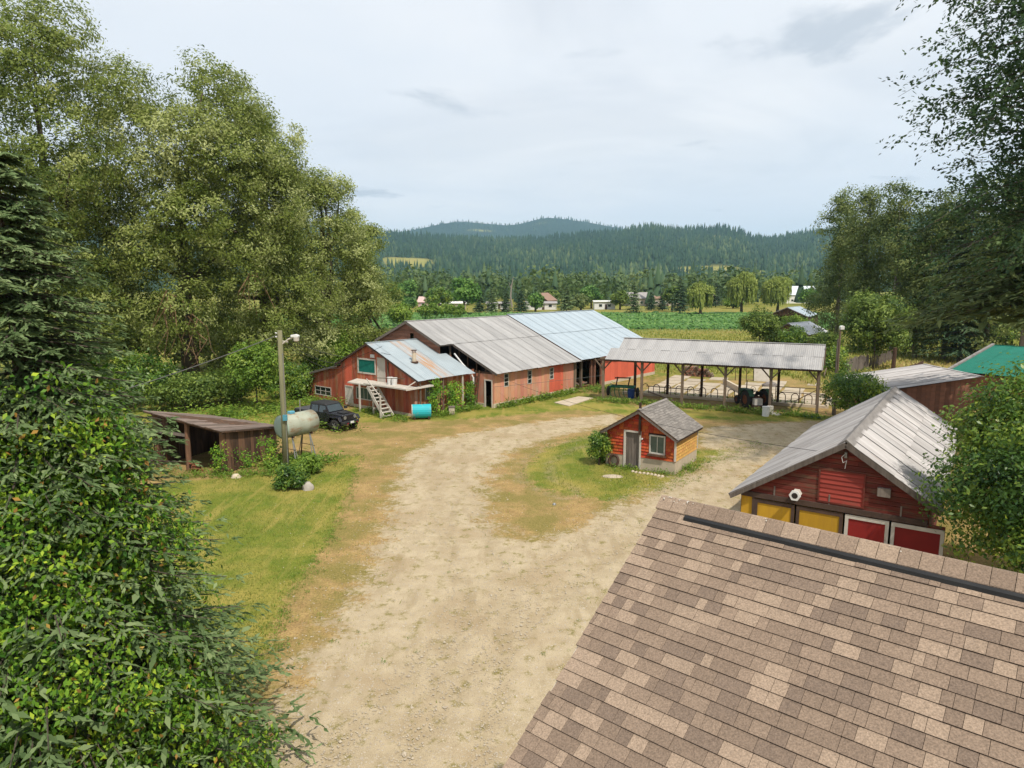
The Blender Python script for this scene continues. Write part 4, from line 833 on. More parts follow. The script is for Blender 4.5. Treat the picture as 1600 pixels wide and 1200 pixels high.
# ------------------------------------------------------------------ the brown shingled house roof
def build_house():
    zr = 7.2; R0, R1 = G(1040, 780, zr), G(1600, 905, zr); d = (R1 - R0); d /= np.linalg.norm(d); n = np.array([d[1], -d[0], 0]); n = n if n[1] < 0 else -n
    rot = math.atan2(d[1], d[0])                        # local x along the ridge, local -y down towards the camera
    b = thing('brown_house', 'house with brown asphalt shingle roof and black ridge vent', 'house', (R0[0], R0[1], 0), rot)
    r = ray(880, 1050); t, k, w = np.linalg.solve(np.array([r, -n, [0, 0, 1.0]]).T, R0 - _C); m = w / k; hk = math.hypot(1, m)
    LX = 11.0; run = 4.3; expo = .152; NR = int(run * hk / expo)
    dn = Vector((0, -1, -m)).normalized(); nrm = Vector((0, -m, 1)).normalized()
    roof = quad_slab(b, 'roof', [(-.0, 0, zr - .03), (LX, 0, zr - .03), (LX, -run, zr - .03 - m * run), (0, -run, zr - .03 - m * run)], .12, MT['asphalt3'])
    MB().prism([(0, 0.02, zr - .03), (0, run, zr - .03 - m * run), (0, run, zr - .15 - m * run), (0, 0.02, zr - .15)], (LX, 0, 0)).build('roof', MT['asphalt1'], b)
    rg = random.Random(17); C_, S__ = math.cos(rot), math.sin(rot); items = []
    # a shingle: unit width x, unit length down the slope, butt edge lifted
    def unit(mt):
        v = [(0, 0, 0), (1, 0, 0), (1, 1.12, 1), (0, 1.12, 1), (1, 1.12, -.6), (0, 1.12, -.6), (1, 0, -.4), (0, 0, -.4)]
        f = [(3, 2, 1, 0), (3, 5, 4, 2), (0, 7, 5, 3), (1, 2, 4, 6)]
        me = bpy.data.meshes.new('shingle'); me.from_pydata(v, [], f); me.update(); me.materials.append(mt); me.materials.append(MT['asphalt_edge']); me.polygons[1].material_index = 1; return me
    MT['asphalt_edge'] = mat('shingle butt edge', (0.07, 0.05, 0.038), (0.05, 0.036, 0.028), 20, .95, .2, world=True)
    units = [unit(MT['asphalt%d' % i]) for i in range(4)]
    for row in range(NR):
        x = -rg.uniform(0, .2) ; 
        while x < LX:
            wd = rg.choice([.1, .14, .17, .2, .24, .28, .34]); x0, x1 = max(x, -.03), min(x + wd, LX)
            if x1 - x0 > .03:
                p = Vector((x0, 0, zr)) + dn * (row * expo + .02)
                wx = R0[0] + C_ * p.x - S__ * p.y; wy = R0[1] + S__ * p.x + C_ * p.y; dist = math.hypot(math.hypot(wx, wy), p.z - HCAM); px, py = (PIX((wx, wy, p.z)) if wy > 1.0 else (-9, -9))
                inside = 0 <= px <= 1600 and 740 <= py <= 1050
                mi = rg.choices([0, 1, 2, 3], [5, 4, 4, 3])[0]; items.append((not inside, dist, p, x1 - x0, mi, rg.uniform(.011, .018)))
            x += wd
    items.sort(key=lambda i: (i[0], i[1])); rest = [MB() for _ in range(4)]
    for idx, (ns, dist, p, wd, mi, th) in enumerate(items):
        if idx < 300:
            o = link('shingle', units[mi], roof); mtx = Matrix.Identity(4); ax = (Vector((1, 0, 0)) * (wd - .004), dn * expo, nrm * th)
            for i in range(3):
                for j in range(3): mtx[i][j] = ax[j][i]
                mtx[i][3] = (p + nrm * .004)[i]
            o.matrix_basis = mtx
        else:
            q = p + nrm * .004; ex = Vector((wd - .004, 0, 0)); dl = dn * expo * 1.12; u = nrm * th
            rest[mi].add([q, q + ex, q + ex + dl + u, q + dl + u, q + ex + dl - u * .6, q + dl - u * .6], [(3, 2, 1, 0), (3, 5, 4, 2), (0, 5, 3), (1, 2, 4)])
    for i, mb in enumerate(rest):
        if mb.v:
            sf = tag(mb.build('shingle_field', MT['asphalt%d' % i], roof), kind='stuff'); sf.data.materials.append(MT['asphalt_edge'])
            for pi, pg in enumerate(sf.data.polygons):
                if pi % 4 == 1: pg.material_index = 1
    # ridge caps and vent
    x = -.05
    while x < LX:
        wd = .2; mi = rg.choices([0, 1, 2], [4, 3, 3])[0]
        MB().prism([(x, .17, zr - .17 * m + .03), (x, .02, zr + .045), (x, -.02, zr + .045), (x, -.17, zr - .17 * m + .03), (x, -.17, zr - .17 * m + .012), (x, 0, zr + .02), (x, .17, zr - .17 * m + .012)], (wd - .006, 0, 0)).build('ridge_shingle', MT['asphalt%d' % mi], roof)
        x += wd
    vt = MB().prism([(.38, -.20, zr - .2 * m + .02), (.38, -.20, zr - .2 * m + .05), (.38, -.235, zr - .235 * m + .05), (.38, -.245, zr - .245 * m + .015)], (LX - .38, 0, 0)).build('ridge_vent', MT['black'], roof)
    rg2 = random.Random(5); dm = MT['pale_door']
    for i in range(22):                                  # bird droppings: thin specks on the caps
        x = rg2.uniform(0, .35) if i < 16 else rg2.uniform(.4, 3.4); y = rg2.uniform(-.10, -.02); z = zr + .036 + .0 - abs(y) * .25 * m
        q = Vector((x, y, zr + .046 - abs(y + .02) * m * .75 + .006)); MB().tube([q, q + nrm * .004], rg2.uniform(.005, .011), 5).build('speck', dm, roof)
    # walls and eaves below
    zw = zr - m * (run - .45) - .1
    MB().prism([(.35, -run + .45, 0), (.35, run - .45, 0), (.35, run - .45, zw), (.35, 0, zr - .3), (.35, -run + .45, zw)], (LX - .7, 0, 0)).build('wall', mat('cream house siding', (0.5, 0.45, 0.38), (0.45, 0.4, 0.33), 2), b)
    beam(b, 'rake_board', (-.02, 0, zr - .14), (-.02, -run, zr - .14 - m * run), .03, .16, MT['white_paint'])
build_house()

# ------------------------------------------------------------------ farther sheds to the right
def gable_shed(name, lab, c, rot, w, l, hw, ha, roofm, wallm, ov=.3, ns=8, open_front=False):
    """ridge along local y; front gable at y=0"""
    b = thing(name, lab, 'shed', (c[0], c[1], 0), rot); k = (ha - hw) / (w / 2); hk = math.hypot(1, k)
    rf = MB().bar((0, -ov, ha + .05), (0, l + ov, ha + .05), .3, .03).build('roof', roofm, b)
    for s in (-1, 1):
        roof_sheets(rf, (0, -ov, ha + .03), (0, 1, 0), (s, 0, -k), ns, (l + 2 * ov) / ns, (w / 2 + ov) * hk, roofm, 5, .015, seed=ns + s)
        beam(b, 'barge_board', (0, -ov + .02, ha - .07), (s * (w / 2 + ov), -ov + .02, ha - .07 - k * (w / 2 + ov)), .05, .18, MT['grey_board'])
        board_wall(b, (lambda u, z, d: (-w / 2 - d, u, z)) if s < 0 else (lambda u, z, d: (w / 2 + d, u, z)), [(0, 0), (l, 0), (l, hw), (0, hw)], .45, 'v', wallm, name='wall_board', seed=ns + 5)
    if open_front:
        board_wall(b, lambda u, z, d: (u, -d, z), [(-w / 2, hw), (w / 2, hw), (0, ha)], .3, 'v', wallm, name='wall_board', seed=3)
        for x in (-w / 2 + .1, 0, w / 2 - .1): MB().box(x - .1, x + .1, 0, .2, 0, hw).build('post', MT['timber'], b)
    else: board_wall(b, lambda u, z, d: (u, -d, z), [(-w / 2, 0), (w / 2, 0), (w / 2, hw), (0, ha), (-w / 2, hw)], .3, 'v', wallm, name='wall_board', seed=3)
    board_wall(b, lambda u, z, d: (u, l + d, z), [(-w / 2, 0), (w / 2, 0), (w / 2, hw), (0, ha), (-w / 2, hw)], .4, 'v', wallm, name='wall_board', seed=7)
    return b
def mono_shed(name, lab, pts, roofm, wallm, n, waves=6, amp=.016):
    """single-pitch roof over four world corners top-left, top-right, low-right, low-left"""
    P = [np.asarray(p, float) for p in pts]; c = (P[2] + P[3]) / 2; b = thing(name, lab, 'shed', (c[0], c[1], 0)); o = np.array([c[0], c[1], 0]); P = [p - o for p in P]
    al = P[1] - P[0]; wl = np.linalg.norm(al); dn = P[3] - P[0]
    rf = MB().bar(P[0] + (0, 0, .03), P[1] + (0, 0, .03), .2, .03).build('roof', roofm, b)
    roof_sheets(rf, P[0], al, dn, n, wl / n, np.linalg.norm(dn), roofm, waves, amp, seed=n)
    al = al / wl; dh = dn.copy(); dh[2] = 0; ld = np.linalg.norm(dh); dh /= ld; i = .3
    for p, q, za, zb in ((P[0] + (al + dh) * i, P[0] + al * (wl - i) + dh * i, P[0][2], P[0][2]), (P[0] + al * i + dh * (ld - i), P[0] + al * (wl - i) + dh * (ld - i), P[3][2], P[3][2]),
                         (P[0] + (al + dh) * i, P[0] + al * i + dh * (ld - i), P[0][2], P[3][2]), (P[0] + al * (wl - i) + dh * i, P[0] + al * (wl - i) + dh * (ld - i), P[0][2], P[3][2])):
        e = q - p; e[2] = 0; L_ = np.linalg.norm(e); e /= L_; nr = np.array([e[1], -e[0], 0]); p0 = np.array([p[0], p[1], 0])
        board_wall(b, lambda u, z, d, p0=p0, e=e, nr=nr: tuple(p0 + e * u + nr * d + np.array([0, 0, z])), [(0, 0), (L_, 0), (L_, zb - .12), (0, za - .12)], .35, 'v', wallm, name='wall_board', seed=n)
    return b
# metal roof just behind the red barn
a_ = G(1444, 569, 3.3); b_ = G(1532, 588, 3.3); e_ = (b_ - a_); e_[2] = 0; e_ /= np.linalg.norm(e_); dn_ = np.array([-e_[1], e_[0], 0]); dn_ = dn_ if dn_ @ np.array([-1, -1, 0]) > 0 else -dn_
low = G(1390, 597, 2.2)
mono_shed('metal_shed', 'low shed with striped metal roof tucked behind the red barn', [a_, a_ + e_ * 8, a_ + e_ * 8 + dn_ * 7 - np.array([0, 0, 1.1]), a_ + dn_ * 7 - np.array([0, 0, 1.1])], MT['zinc_old'], MT['brown_board'], 9)
MT['roof_green'] = mat('teal green metal roof', (0.0, 0.115, 0.075), (0.0, 0.15, 0.10), 1.5, .55, .03, rand=.05, spec=.3)
a_ = G(1552, 539, 4.4); low = G(1481, 579, 2.6); dn_ = (low - a_); dn_[2] = 0; ld = np.linalg.norm(dn_); dn_ /= ld; e_ = np.array([-dn_[1], dn_[0], 0]); e_ = e_ if e_[0] > 0 else -e_
gb = mono_shed('green_shed', 'shed with teal green metal roof standing beyond the striped metal shed', [a_, a_ + e_ * 8, a_ + e_ * 8 + (low - a_), low], MT['roof_green'], MT['brown_board'], 10)
beam(gb, 'barge_board', np.array([*(a_ - np.array(gb.location)) ]) + (0, 0, .05), (low - np.array(gb.location)) + (0, 0, .05), .25, .2, MT['ridge_wood'])
# dark sheds among the trees
c_ = G(1234, 517); gable_shed('dark_barn', 'dark open timber barn with pale metal roof among the trees', (c_[0], c_[1] + 2), R(-38), 8.5, 9, 3.2, 5.0, MT['zinc_blue'], MT['dark_board'], ns=9, open_front=True)
p1, p2 = G(1180, 528.5, 2.4), G(1229, 514, 3.6)
c_ = G(1206, 540); b = gable_shed('tarped_shed', 'weathered low shed with rusty gable and white roof among the bushes', (c_[0] + 3, c_[1] + 1), R(-46), 6.5, 8, 2.0, 3.6, mat('white tarp roof', (0.92, 0.92, 0.95), (0.84, 0.84, 0.88), 2, .5, .05), MT['brown_board'], ns=6, open_front=True)
# grey plank fence and rusty sheet fence
def fence(p, q, h, w, m, lab, name, cat, seed, gap=.02, lean=.04, group=None):
    p = np.asarray(p); q = np.asarray(q); L_ = np.linalg.norm(q - p); e = (q - p) / L_; b = thing(name, lab, cat, tuple(p), math.atan2(e[1], e[0])); rg = random.Random(seed); x = 0
    while x < L_ - w:
        hh = h * rg.uniform(.86, 1.06); s = rg.uniform(-lean, lean); MB().prism([(x + gap / 2, 0, -.05), (x + w - gap / 2, 0, -.05), (x + w - gap / 2 + s, 0, hh), (x + gap / 2 + s, 0, hh * rg.uniform(.96, 1))], (0, .03, 0)).build('board', m, b); x += w
    for z in (.35 * h, .8 * h): beam(b, 'rail', (0, .08, z), (L_, .08, z), .05, .09, MT['timber'])
    for k in range(int(L_ / 2.4) + 2): x = min(k * 2.4, L_); MB().box(x - .05, x + .05, .1, .2, -.05, h * .95).build('post', MT['timber'], b)
fence(G(1321, 583), G(1357, 576.5), 1.75, .2, MT['grey_board'], 'grey plank fence leaning in the grass beyond the pole shed', 'plank_fence', 'fence', 3)
fence(G(1358, 576), G(1396, 564), 1.5, .24, MT['grey_board'], 'broken grey plank fence beneath the leafy tree', 'plank_fence', 'fence', 5, gap=.12, lean=.1)
fence(G(1381, 599), G(1443, 574), .85, .75, MT['iron'], 'low rusty sheet iron fence behind the striped metal shed', 'sheet_fence', 'fence', 6, gap=.02, lean=.01)

# ------------------------------------------------------------------ woodshed, fuel tank and pole on the left
def build_woodshed():
    FR = G(352, 741); FL = np.array([-19.6, 36.7, 0.0]); e = FR - FL; L_ = np.linalg.norm(e); e /= L_; nb = np.array([-e[1], e[0], 0])
    b = thing('woodshed', 'dark open plank woodshed with sagging board roof behind the spruce', 'shed', tuple(FL), math.atan2(e[1], e[0]))
    D_ = 4.3; zl, zr, bl, br = 3.15, 2.45, 2.0, 1.7                      # roof heights: front left, front right, back left, back right
    zf = lambda x: zl + (zr - zl) * x / L_; zb = lambda x: bl + (br - bl) * x / L_
    # board roof, planks run front to back
    dk = MB().prism([(-.35, -.35, zf(-.35) - .02), (L_ + .25, -.35, zf(L_ + .25) - .02), (L_ + .25, D_ + .3, zb(L_ + .25) - .02), (-.35, D_ + .3, zb(-.35) - .02)], (0, 0, -.06)).build('roof', MT['dark_board'], b)
    rg = random.Random(6); x = -.4; rm = mat('purple brown roof board', (0.23, 0.17, 0.14), (0.14, 0.105, 0.085), 3, .9, .3, rand=.3, stretch=(3, .5, 1), c=(0.13, 0.12, 0.06), cth=(.58, .72), cscale=2)
    while x < L_ + .25:
        w = rg.uniform(.2, .34); y0, y1 = -.4 + rg.uniform(-.06, .06), D_ + .35 + rg.uniform(-.1, .1)
        MB().prism([(x + .006, y0, zf(x)), (x + w - .006, y0, zf(x + w)), (x + w - .006, y1, zb(x + w)), (x + .006, y1, zb(x))], (0, 0, rg.uniform(.025, .045))).build('roof_board', rm, dk); x += w
    wp = mat('woodshed post', (0.20, 0.105, 0.06), (0.12, 0.065, 0.04), 3, .9, .3, stretch=(3, 3, .5))
    for x in (.05, 2.2, L_ - .1): MB().tube([(x, 0, -.05), (x + .03, 0, zf(x) - .08)], [.15, .13], 8).build('post', wp, b)
    for x in (.1, L_ - .1): MB().tube([(x, D_, -.05), (x, D_, zb(x) - .08)], .12, 8).build('post', MT['dark_board'], b)
    beam(b, 'plate_beam', (-.1, 0, zf(-.1) - .16), (L_ + .1, 0, zf(L_ + .1) - .16), .14, .16, MT['dark_board'])
    beam(b, 'rail', (.1, -.02, 2.05), (2.1, -.02, 1.95), .06, .16, MT['grey_board']); board_wall(b, lambda u, z, d: (u, .06 - d, z), [(.05, 2.1), (.9, 2.1), (.9, zf(.9) - .1), (.05, zf(.05) - .1)], .2, 'v', MT['dark_board'], name='board', seed=2)
    board_wall(b, lambda u, z, d: (L_ + d, u, z), [(-.05, 0.05), (D_, 0.05), (D_, zb(L_) - .05), (-.05, zf(L_) - .05)], .24, 'v', MT['dark_board'], name='wall_board', seed=8, jitter=.02, pick=lambda rg, m, q: rg.choice([None, None, wp]))
    board_wall(b, lambda u, z, d: (u, D_ + d, z), [(1.9, 0.0), (L_, 0.0), (L_, zb(L_) - .08), (1.9, zb(1.9) - .08)], .26, 'v', MT['dark_board'], [(2.0, 2.9, 1.2, 2.6)], name='wall_board', seed=10)
    board_wall(b, lambda u, z, d: (-d, u, z), [(0.1, 0.0), (D_, 0.0), (D_, bl - .08), (.1, zl - .1)], .26, 'v', MT['dark_board'], name='wall_board', seed=12)
    board_wall(b, lambda u, z, d: (u, D_ + d, z), [(0, 0.0), (1.85, 0.0), (1.85, 1.1), (0, 1.1)], .26, 'v', MT['dark_board'], name='wall_board', seed=13)
    # split timber stacked inside
    ms = [MT['timber'], MT['brown_board'], MT['dark_board']]
    for i in range(9):
        z = .08 + (i // 3) * .2; y = 1.6 + (i % 3) * .5
        p = stw(0, 0)
        w0 = FL + e * 2.3 + nb * y; o = MB().bar((0, 0, 0), (1.9, rg.uniform(-.2, .2), rg.uniform(-.03, .05)), .3, .12).build('stacked_plank', rg.choice(ms), loc=(w0[0], w0[1], z), rot=(0, 0, math.atan2(e[1], e[0])))
        tag(o, 'old plank in the loose pile inside the woodshed', 'plank', 'planks inside the woodshed')
    w0 = FL + e * 2.75 + nb * -.1
    for i in range(5):
        o = MB().prism([(-.25, -.1, 0), (.25, -.1, 0), (.22, .12, 0), (.22, .05, .09), (-.25, 0, .09)], (0, 0, .0)) if False else MB().tube([(-.25, 0, 0), (.25, 0, .0)], .07, 5)
        o = o.build('firewood_log', MT['rust_orange'], loc=(w0[0] + rg.uniform(-.2, .2), w0[1] + rg.uniform(-.1, .1), .07 + i * .09), rot=(0, 0, rg.uniform(-.4, .4))); tag(o, 'orange split log in the little heap beside the woodshed post', 'log', 'split logs by the woodshed')
build_woodshed()

def build_fuel_tank():
    a, c = G(440, 667.5, 2.2), G(487, 657.5, 2.2); d = c - a; L_ = np.linalg.norm(d); rot = math.atan2(d[1], d[0]); m = (a + c) / 2
    b = thing('fuel_tank', 'rusty pale green fuel tank raised on a spindly pipe stand', 'tank', (m[0], m[1], 0), rot); h = L_ / 2; r = .66
    tm = mat('rust stained tank paint', (0.30, 0.32, 0.24), (0.38, 0.39, 0.31), 1.5, .7, .1, c=(0.27, 0.15, 0.07), cth=(.5, .66), cscale=1.6, stretch=(.8, 2, 2))
    em = mat('mint tank end', (0.36, 0.44, 0.36), (0.30, 0.38, 0.31), 2, .7, .05)
    sh = MB().tube([(-h, 0, 2.2), (-h * .35, 0, 2.2), (-h * .34, 0, 2.2), (-h * .32, 0, 2.2), (h * .33, 0, 2.2), (h * .34, 0, 2.2), (h * .36, 0, 2.2), (h, 0, 2.2)], [r, r, r * 1.012, r, r, r * 1.012, r, r], 28).build('tank_shell', tm, b, smooth_shade=True)
    for s in (-1, 1): MB().tube([(s * (h - .01), 0, 2.2), (s * (h + .05), 0, 2.2), (s * (h + .09), 0, 2.2)], [r * .995, r * .8, r * .3], 28).build('end_cap', em, b, smooth_shade=True)
    for x in (-h * .62, h * .62):
        for y in (-.45, .45):
            MB().tube([(x * .93, y * .6, 1.72), (x * 1.12, y * 1.5, 0)], .035, 6).build('leg', MT['steel'] if y < 0 else MT['iron'], b)
            MB().tube([(x * .93, y * .6, 1.72), (x * .75, y * 1.4, 0)], .025, 6).build('brace', MT['steel'], b)
        MB().bar((x, -.5, 1.62), (x, .5, 1.62), .08, .1).build('cradle', MT['iron'], b)
        MB().tube([(x * 1.05, -.6, .9), (x * 1.05, .6, .9)], .02, 5).build('cross_bar', MT['iron'], b)
    MB().tube([(h * .25, 0, 2.82), (h * .25, 0, 3.55)], .03, 6).build('vent_pipe', MT['steel'], b)
    MB().tube([(-h * .35, 0, 2.84), (-h * .35, 0, 2.98)], .1, 8).build('filler', MT['steel'], b)
    MB().box(-h * .5, -h * .5 + .32, -.14, .14, 2.84, 3.0).build('rag', mat('light blue cap', (0.12, 0.36, 0.46), (0.1, 0.3, 0.42), 4), b, bevel=.03)
    return b
build_fuel_tank()

POLE = G(448, 741)
def build_pole():
    b = thing('utility_pole', 'greenish wooden utility pole with white yard lamp beside the fuel tank', 'pole', (POLE[0], POLE[1], 0))
    MB().tube([(0, 0, -.1), (0, 0, 3), (0, 0, 7.65)], [.17, .155, .12], 10).build('pole_shaft', MT['pole'], b, smooth_shade=True)
    lp = MB().tube([(.1, 0, 6.95), (.45, -.05, 7.2), (.75, -.08, 7.3)], .045, 7).build('lamp_arm', MT['white_paint'], b)
    MB().prism([(.6, -.2, 7.3), (1.0, -.2, 7.28), (1.02, -.2, 7.4), (.85, -.2, 7.46), (.6, -.2, 7.42)], (0, .26, 0)).build('lamp_head', MT['white'], lp, bevel=.03)
    MB().tube([(.86, -.07, 7.3), (.86, -.07, 7.12), (.86, -.07, 7.06)], [.15, .14, .06], 10).build('lamp_bowl', MT['pale_door'], lp)
    MB().tube([(.1, 0, 7.1), (.42, -.05, 7.05)], .03, 6).build('arm_strut', MT['white_paint'], lp)
    for z in (7.3, 7.5): MB().tube([(-.14, 0, z), (-.24, 0, z + .02)], .035, 6).build('insulator', MT['white'], b)
    MB().tube([(.13, -.11, .3), (.13, -.11, 6.5)], .02, 5).build('conduit', MT['steel'], b)
    MB().box(.02, .24, -.27, -.15, 2.95, 3.25).build('switch_box', mat('blue switch box', (0.08, 0.28, 0.36), (0.07, 0.22, 0.3), 4), b)
build_pole()
def wire(name, p, q, sag, lab, r=.018, m=None, n=16):
    p = np.asarray(p, float); q = np.asarray(q, float); pts = [p + (q - p) * t - np.array([0, 0, 4 * sag * t * (1 - t)]) for t in np.linspace(0, 1, n)]; c = pts[0]
    tag(MB().tube([x - c for x in pts], r, 5).build(name, m or MT['black'], loc=tuple(c)), lab, 'wire')
TOP = np.array([POLE[0], POLE[1], 7.45]); wg = mat('grey cable', (0.12, 0.12, 0.11), (0.08, 0.08, 0.08), 4, .6, 0)
far_l = AT(172, 598, 30) ; far_l = far_l + (far_l - TOP) * 1.2
wire('power_line', TOP, far_l, .5, 'grey power cable running from the utility pole towards the spruce', .022, wg)
_att = [stw(-7.0, *on_s(x, y, -7.0)) for x, y in ((556, 558), (535, 566), (541, 572))]
for i, (a, s) in enumerate(zip(_att, (.35, .5, .7))):
    wire('service_drop', TOP - np.array([0, 0, .12 * i]), a, s, ['upper service cable sagging from the pole to the annex gable', 'middle service cable sagging from the pole to the annex roof edge', 'lowest service cable sagging from the pole to the annex gable'][i], .018)
wire('gable_cable', _att[0], stw(-7.02, *on_s(597, 541, -7.02)), .05, 'short cable strung across the annex gable', .015)
_ar = np.array(stw(-5.0, 3.0, 3.75)); wire('yard_cable', stw(-6.9, 5.6, 4.72), tuple(hit_plane(734, 585, A0, S_) + np.array([0, 0, .08])), .02, 'thin dark cable lying across the annex roof', .015)
wire('yard_cable', stw(-.3, 1.0, 3.2), RB_PEAK, .8, 'thin dark cable slung low over the yard to the red barn peak', .009)
wire('yard_cable', stw(0.0, -.08, 1.75), pw(0, -.1, 2.2), .05, 'thin grey cable along the orange barn wall', .012, wg)

TP = G(1299, 648)
b = thing('yard_pole', 'tall slim grey pole with white lamp at the end of the pole shed', 'pole', (TP[0] + .15, TP[1] - .2, 0))
MB().tube([(0, 0, 0), (0, 0, 6.75)], [.09, .07], 8).build('pole_shaft', MT['timber'], b); MB().tube([(-.16, 0, 0), (-.14, 0, 5.9)], .06, 7).build('second_pole', MT['grey_board'], b)
MB().prism([(-.05, -.14, 6.6), (.24, -.14, 6.6), (.26, -.14, 6.85), (.1, -.14, 6.92), (-.05, -.14, 6.85)], (0, .28, 0)).build('lamp_head', MT['white'], b, bevel=.03)
tp2 = G(1386, 599); b = thing('fence_post', 'thick dark timber post by the rusty sheet iron fence', 'post', (tp2[0] - 3.5, tp2[1] - 7.0, 0))
MB().tube([(0, 0, 0), (.1, 0, 4.3)], [.19, .17], 9).build('post_shaft', MT['dark_board'], b); MB().tube([(.1, 0, 4.1), (-.4, -.1, 4.0)], .03, 5).build('bracket', MT['iron'], b)

# ladder, drain pipe, slab at the barn
_tl = on_s(743, 630, -.5)[0]; l0 = np.array(stw(-.6, _tl, 0)); l1 = np.array(stw(-.1, on_s(746.5, 582, -.1)[0], 3.0))
b = thing('wooden_ladder', 'dark wooden ladder leaning on the orange barn end wall', 'ladder', tuple(l0), BROT); dz = (l1 - l0); dl = (dz @ S_, dz @ T_, dz[2])
for y in (-.2, .2): MB().bar((0, y, 0), (dl[0], dl[1] + y, dl[2]), .06, .08).build('rail', MT['dark_board'], b)
for k in range(10):
    t = (k + .7) / 10.5; MB().bar((dl[0] * t, dl[1] * t - .2, dl[2] * t), (dl[0] * t, dl[1] * t + .2, dl[2] * t), .035, .035).build('rung', MT['dark_board'], b)
pa = [stw(-.3, *on_s(x, y, -.3)) for x, y in ((710, 552.5), (722, 568), (735, 582), (739.5, 591), (738, 598), (730, 614))]
b = thing('drain_pipe', 'white plastic drain pipe hanging bent from the barn eave', 'pipe', pa[0])
MB().tube([np.array(p) - np.array(pa[0]) for p in pa[:4]], .075, 8).build('upper_pipe', MT['white'], b, smooth_shade=True); MB().tube([np.array(p) - np.array(pa[0]) for p in pa[3:]], .07, 8).build('lower_pipe', MT['white'], b, smooth_shade=True)
MB().tube([np.array(pa[3]) - np.array(pa[0]) + np.array([0, -.02, -.45]), np.array(pa[3]) - np.array(pa[0]) + np.array([0, 0, .1])], .085, 8).build('elbow', MT['white'], b)
pl = [G(x, y) for x, y in ((706, 647), )][0]; b = thing('stone_pedestal', 'short pale concrete block among the annex vines', 'block', tuple(pl)); MB().box(-.22, .22, -.2, .2, 0, .55).build('block_body', MT['concrete'], b, bevel=.03); MB().box(-.26, .26, -.24, .24, .55, .62).build('block_cap', MT['grey_board'], b)
sl = [G(x, y) for x, y in ((866, 629.5), (904, 620), (927, 622.5), (889, 635))]; c = sum(sl) / 4
tag(MB().prism([p - c + np.array([0, 0, .05]) for p in sl], (0, 0, -.2)).build('concrete_pad', MT['concrete'], loc=tuple(c)), 'tan concrete pad on the grass before the open barn bay', 'slab')
# firewood heap in the open bay
w0 = np.array(stw(13.2, .9)); rg = random.Random(8)
for i in range(26):
    q = w0 + S_ * rg.uniform(-1.0, 1.1) + T_ * rg.uniform(-.5, .6); o = MB().tube([(-.35, 0, 0), (.35, 0, 0)], rg.uniform(.07, .13), 6).build('firewood_log', rg.choice([MT['brown_board'], MT['timber'], MT['rust_orange']]), loc=(q[0], q[1], .1 + rg.random() * .75), rot=(rg.uniform(-.3, .3), rg.uniform(-.4, .4), rg.uniform(0, 3)))
    tag(o, 'brown log in the firewood heap inside the open barn bay', 'log', 'firewood in the barn bay')

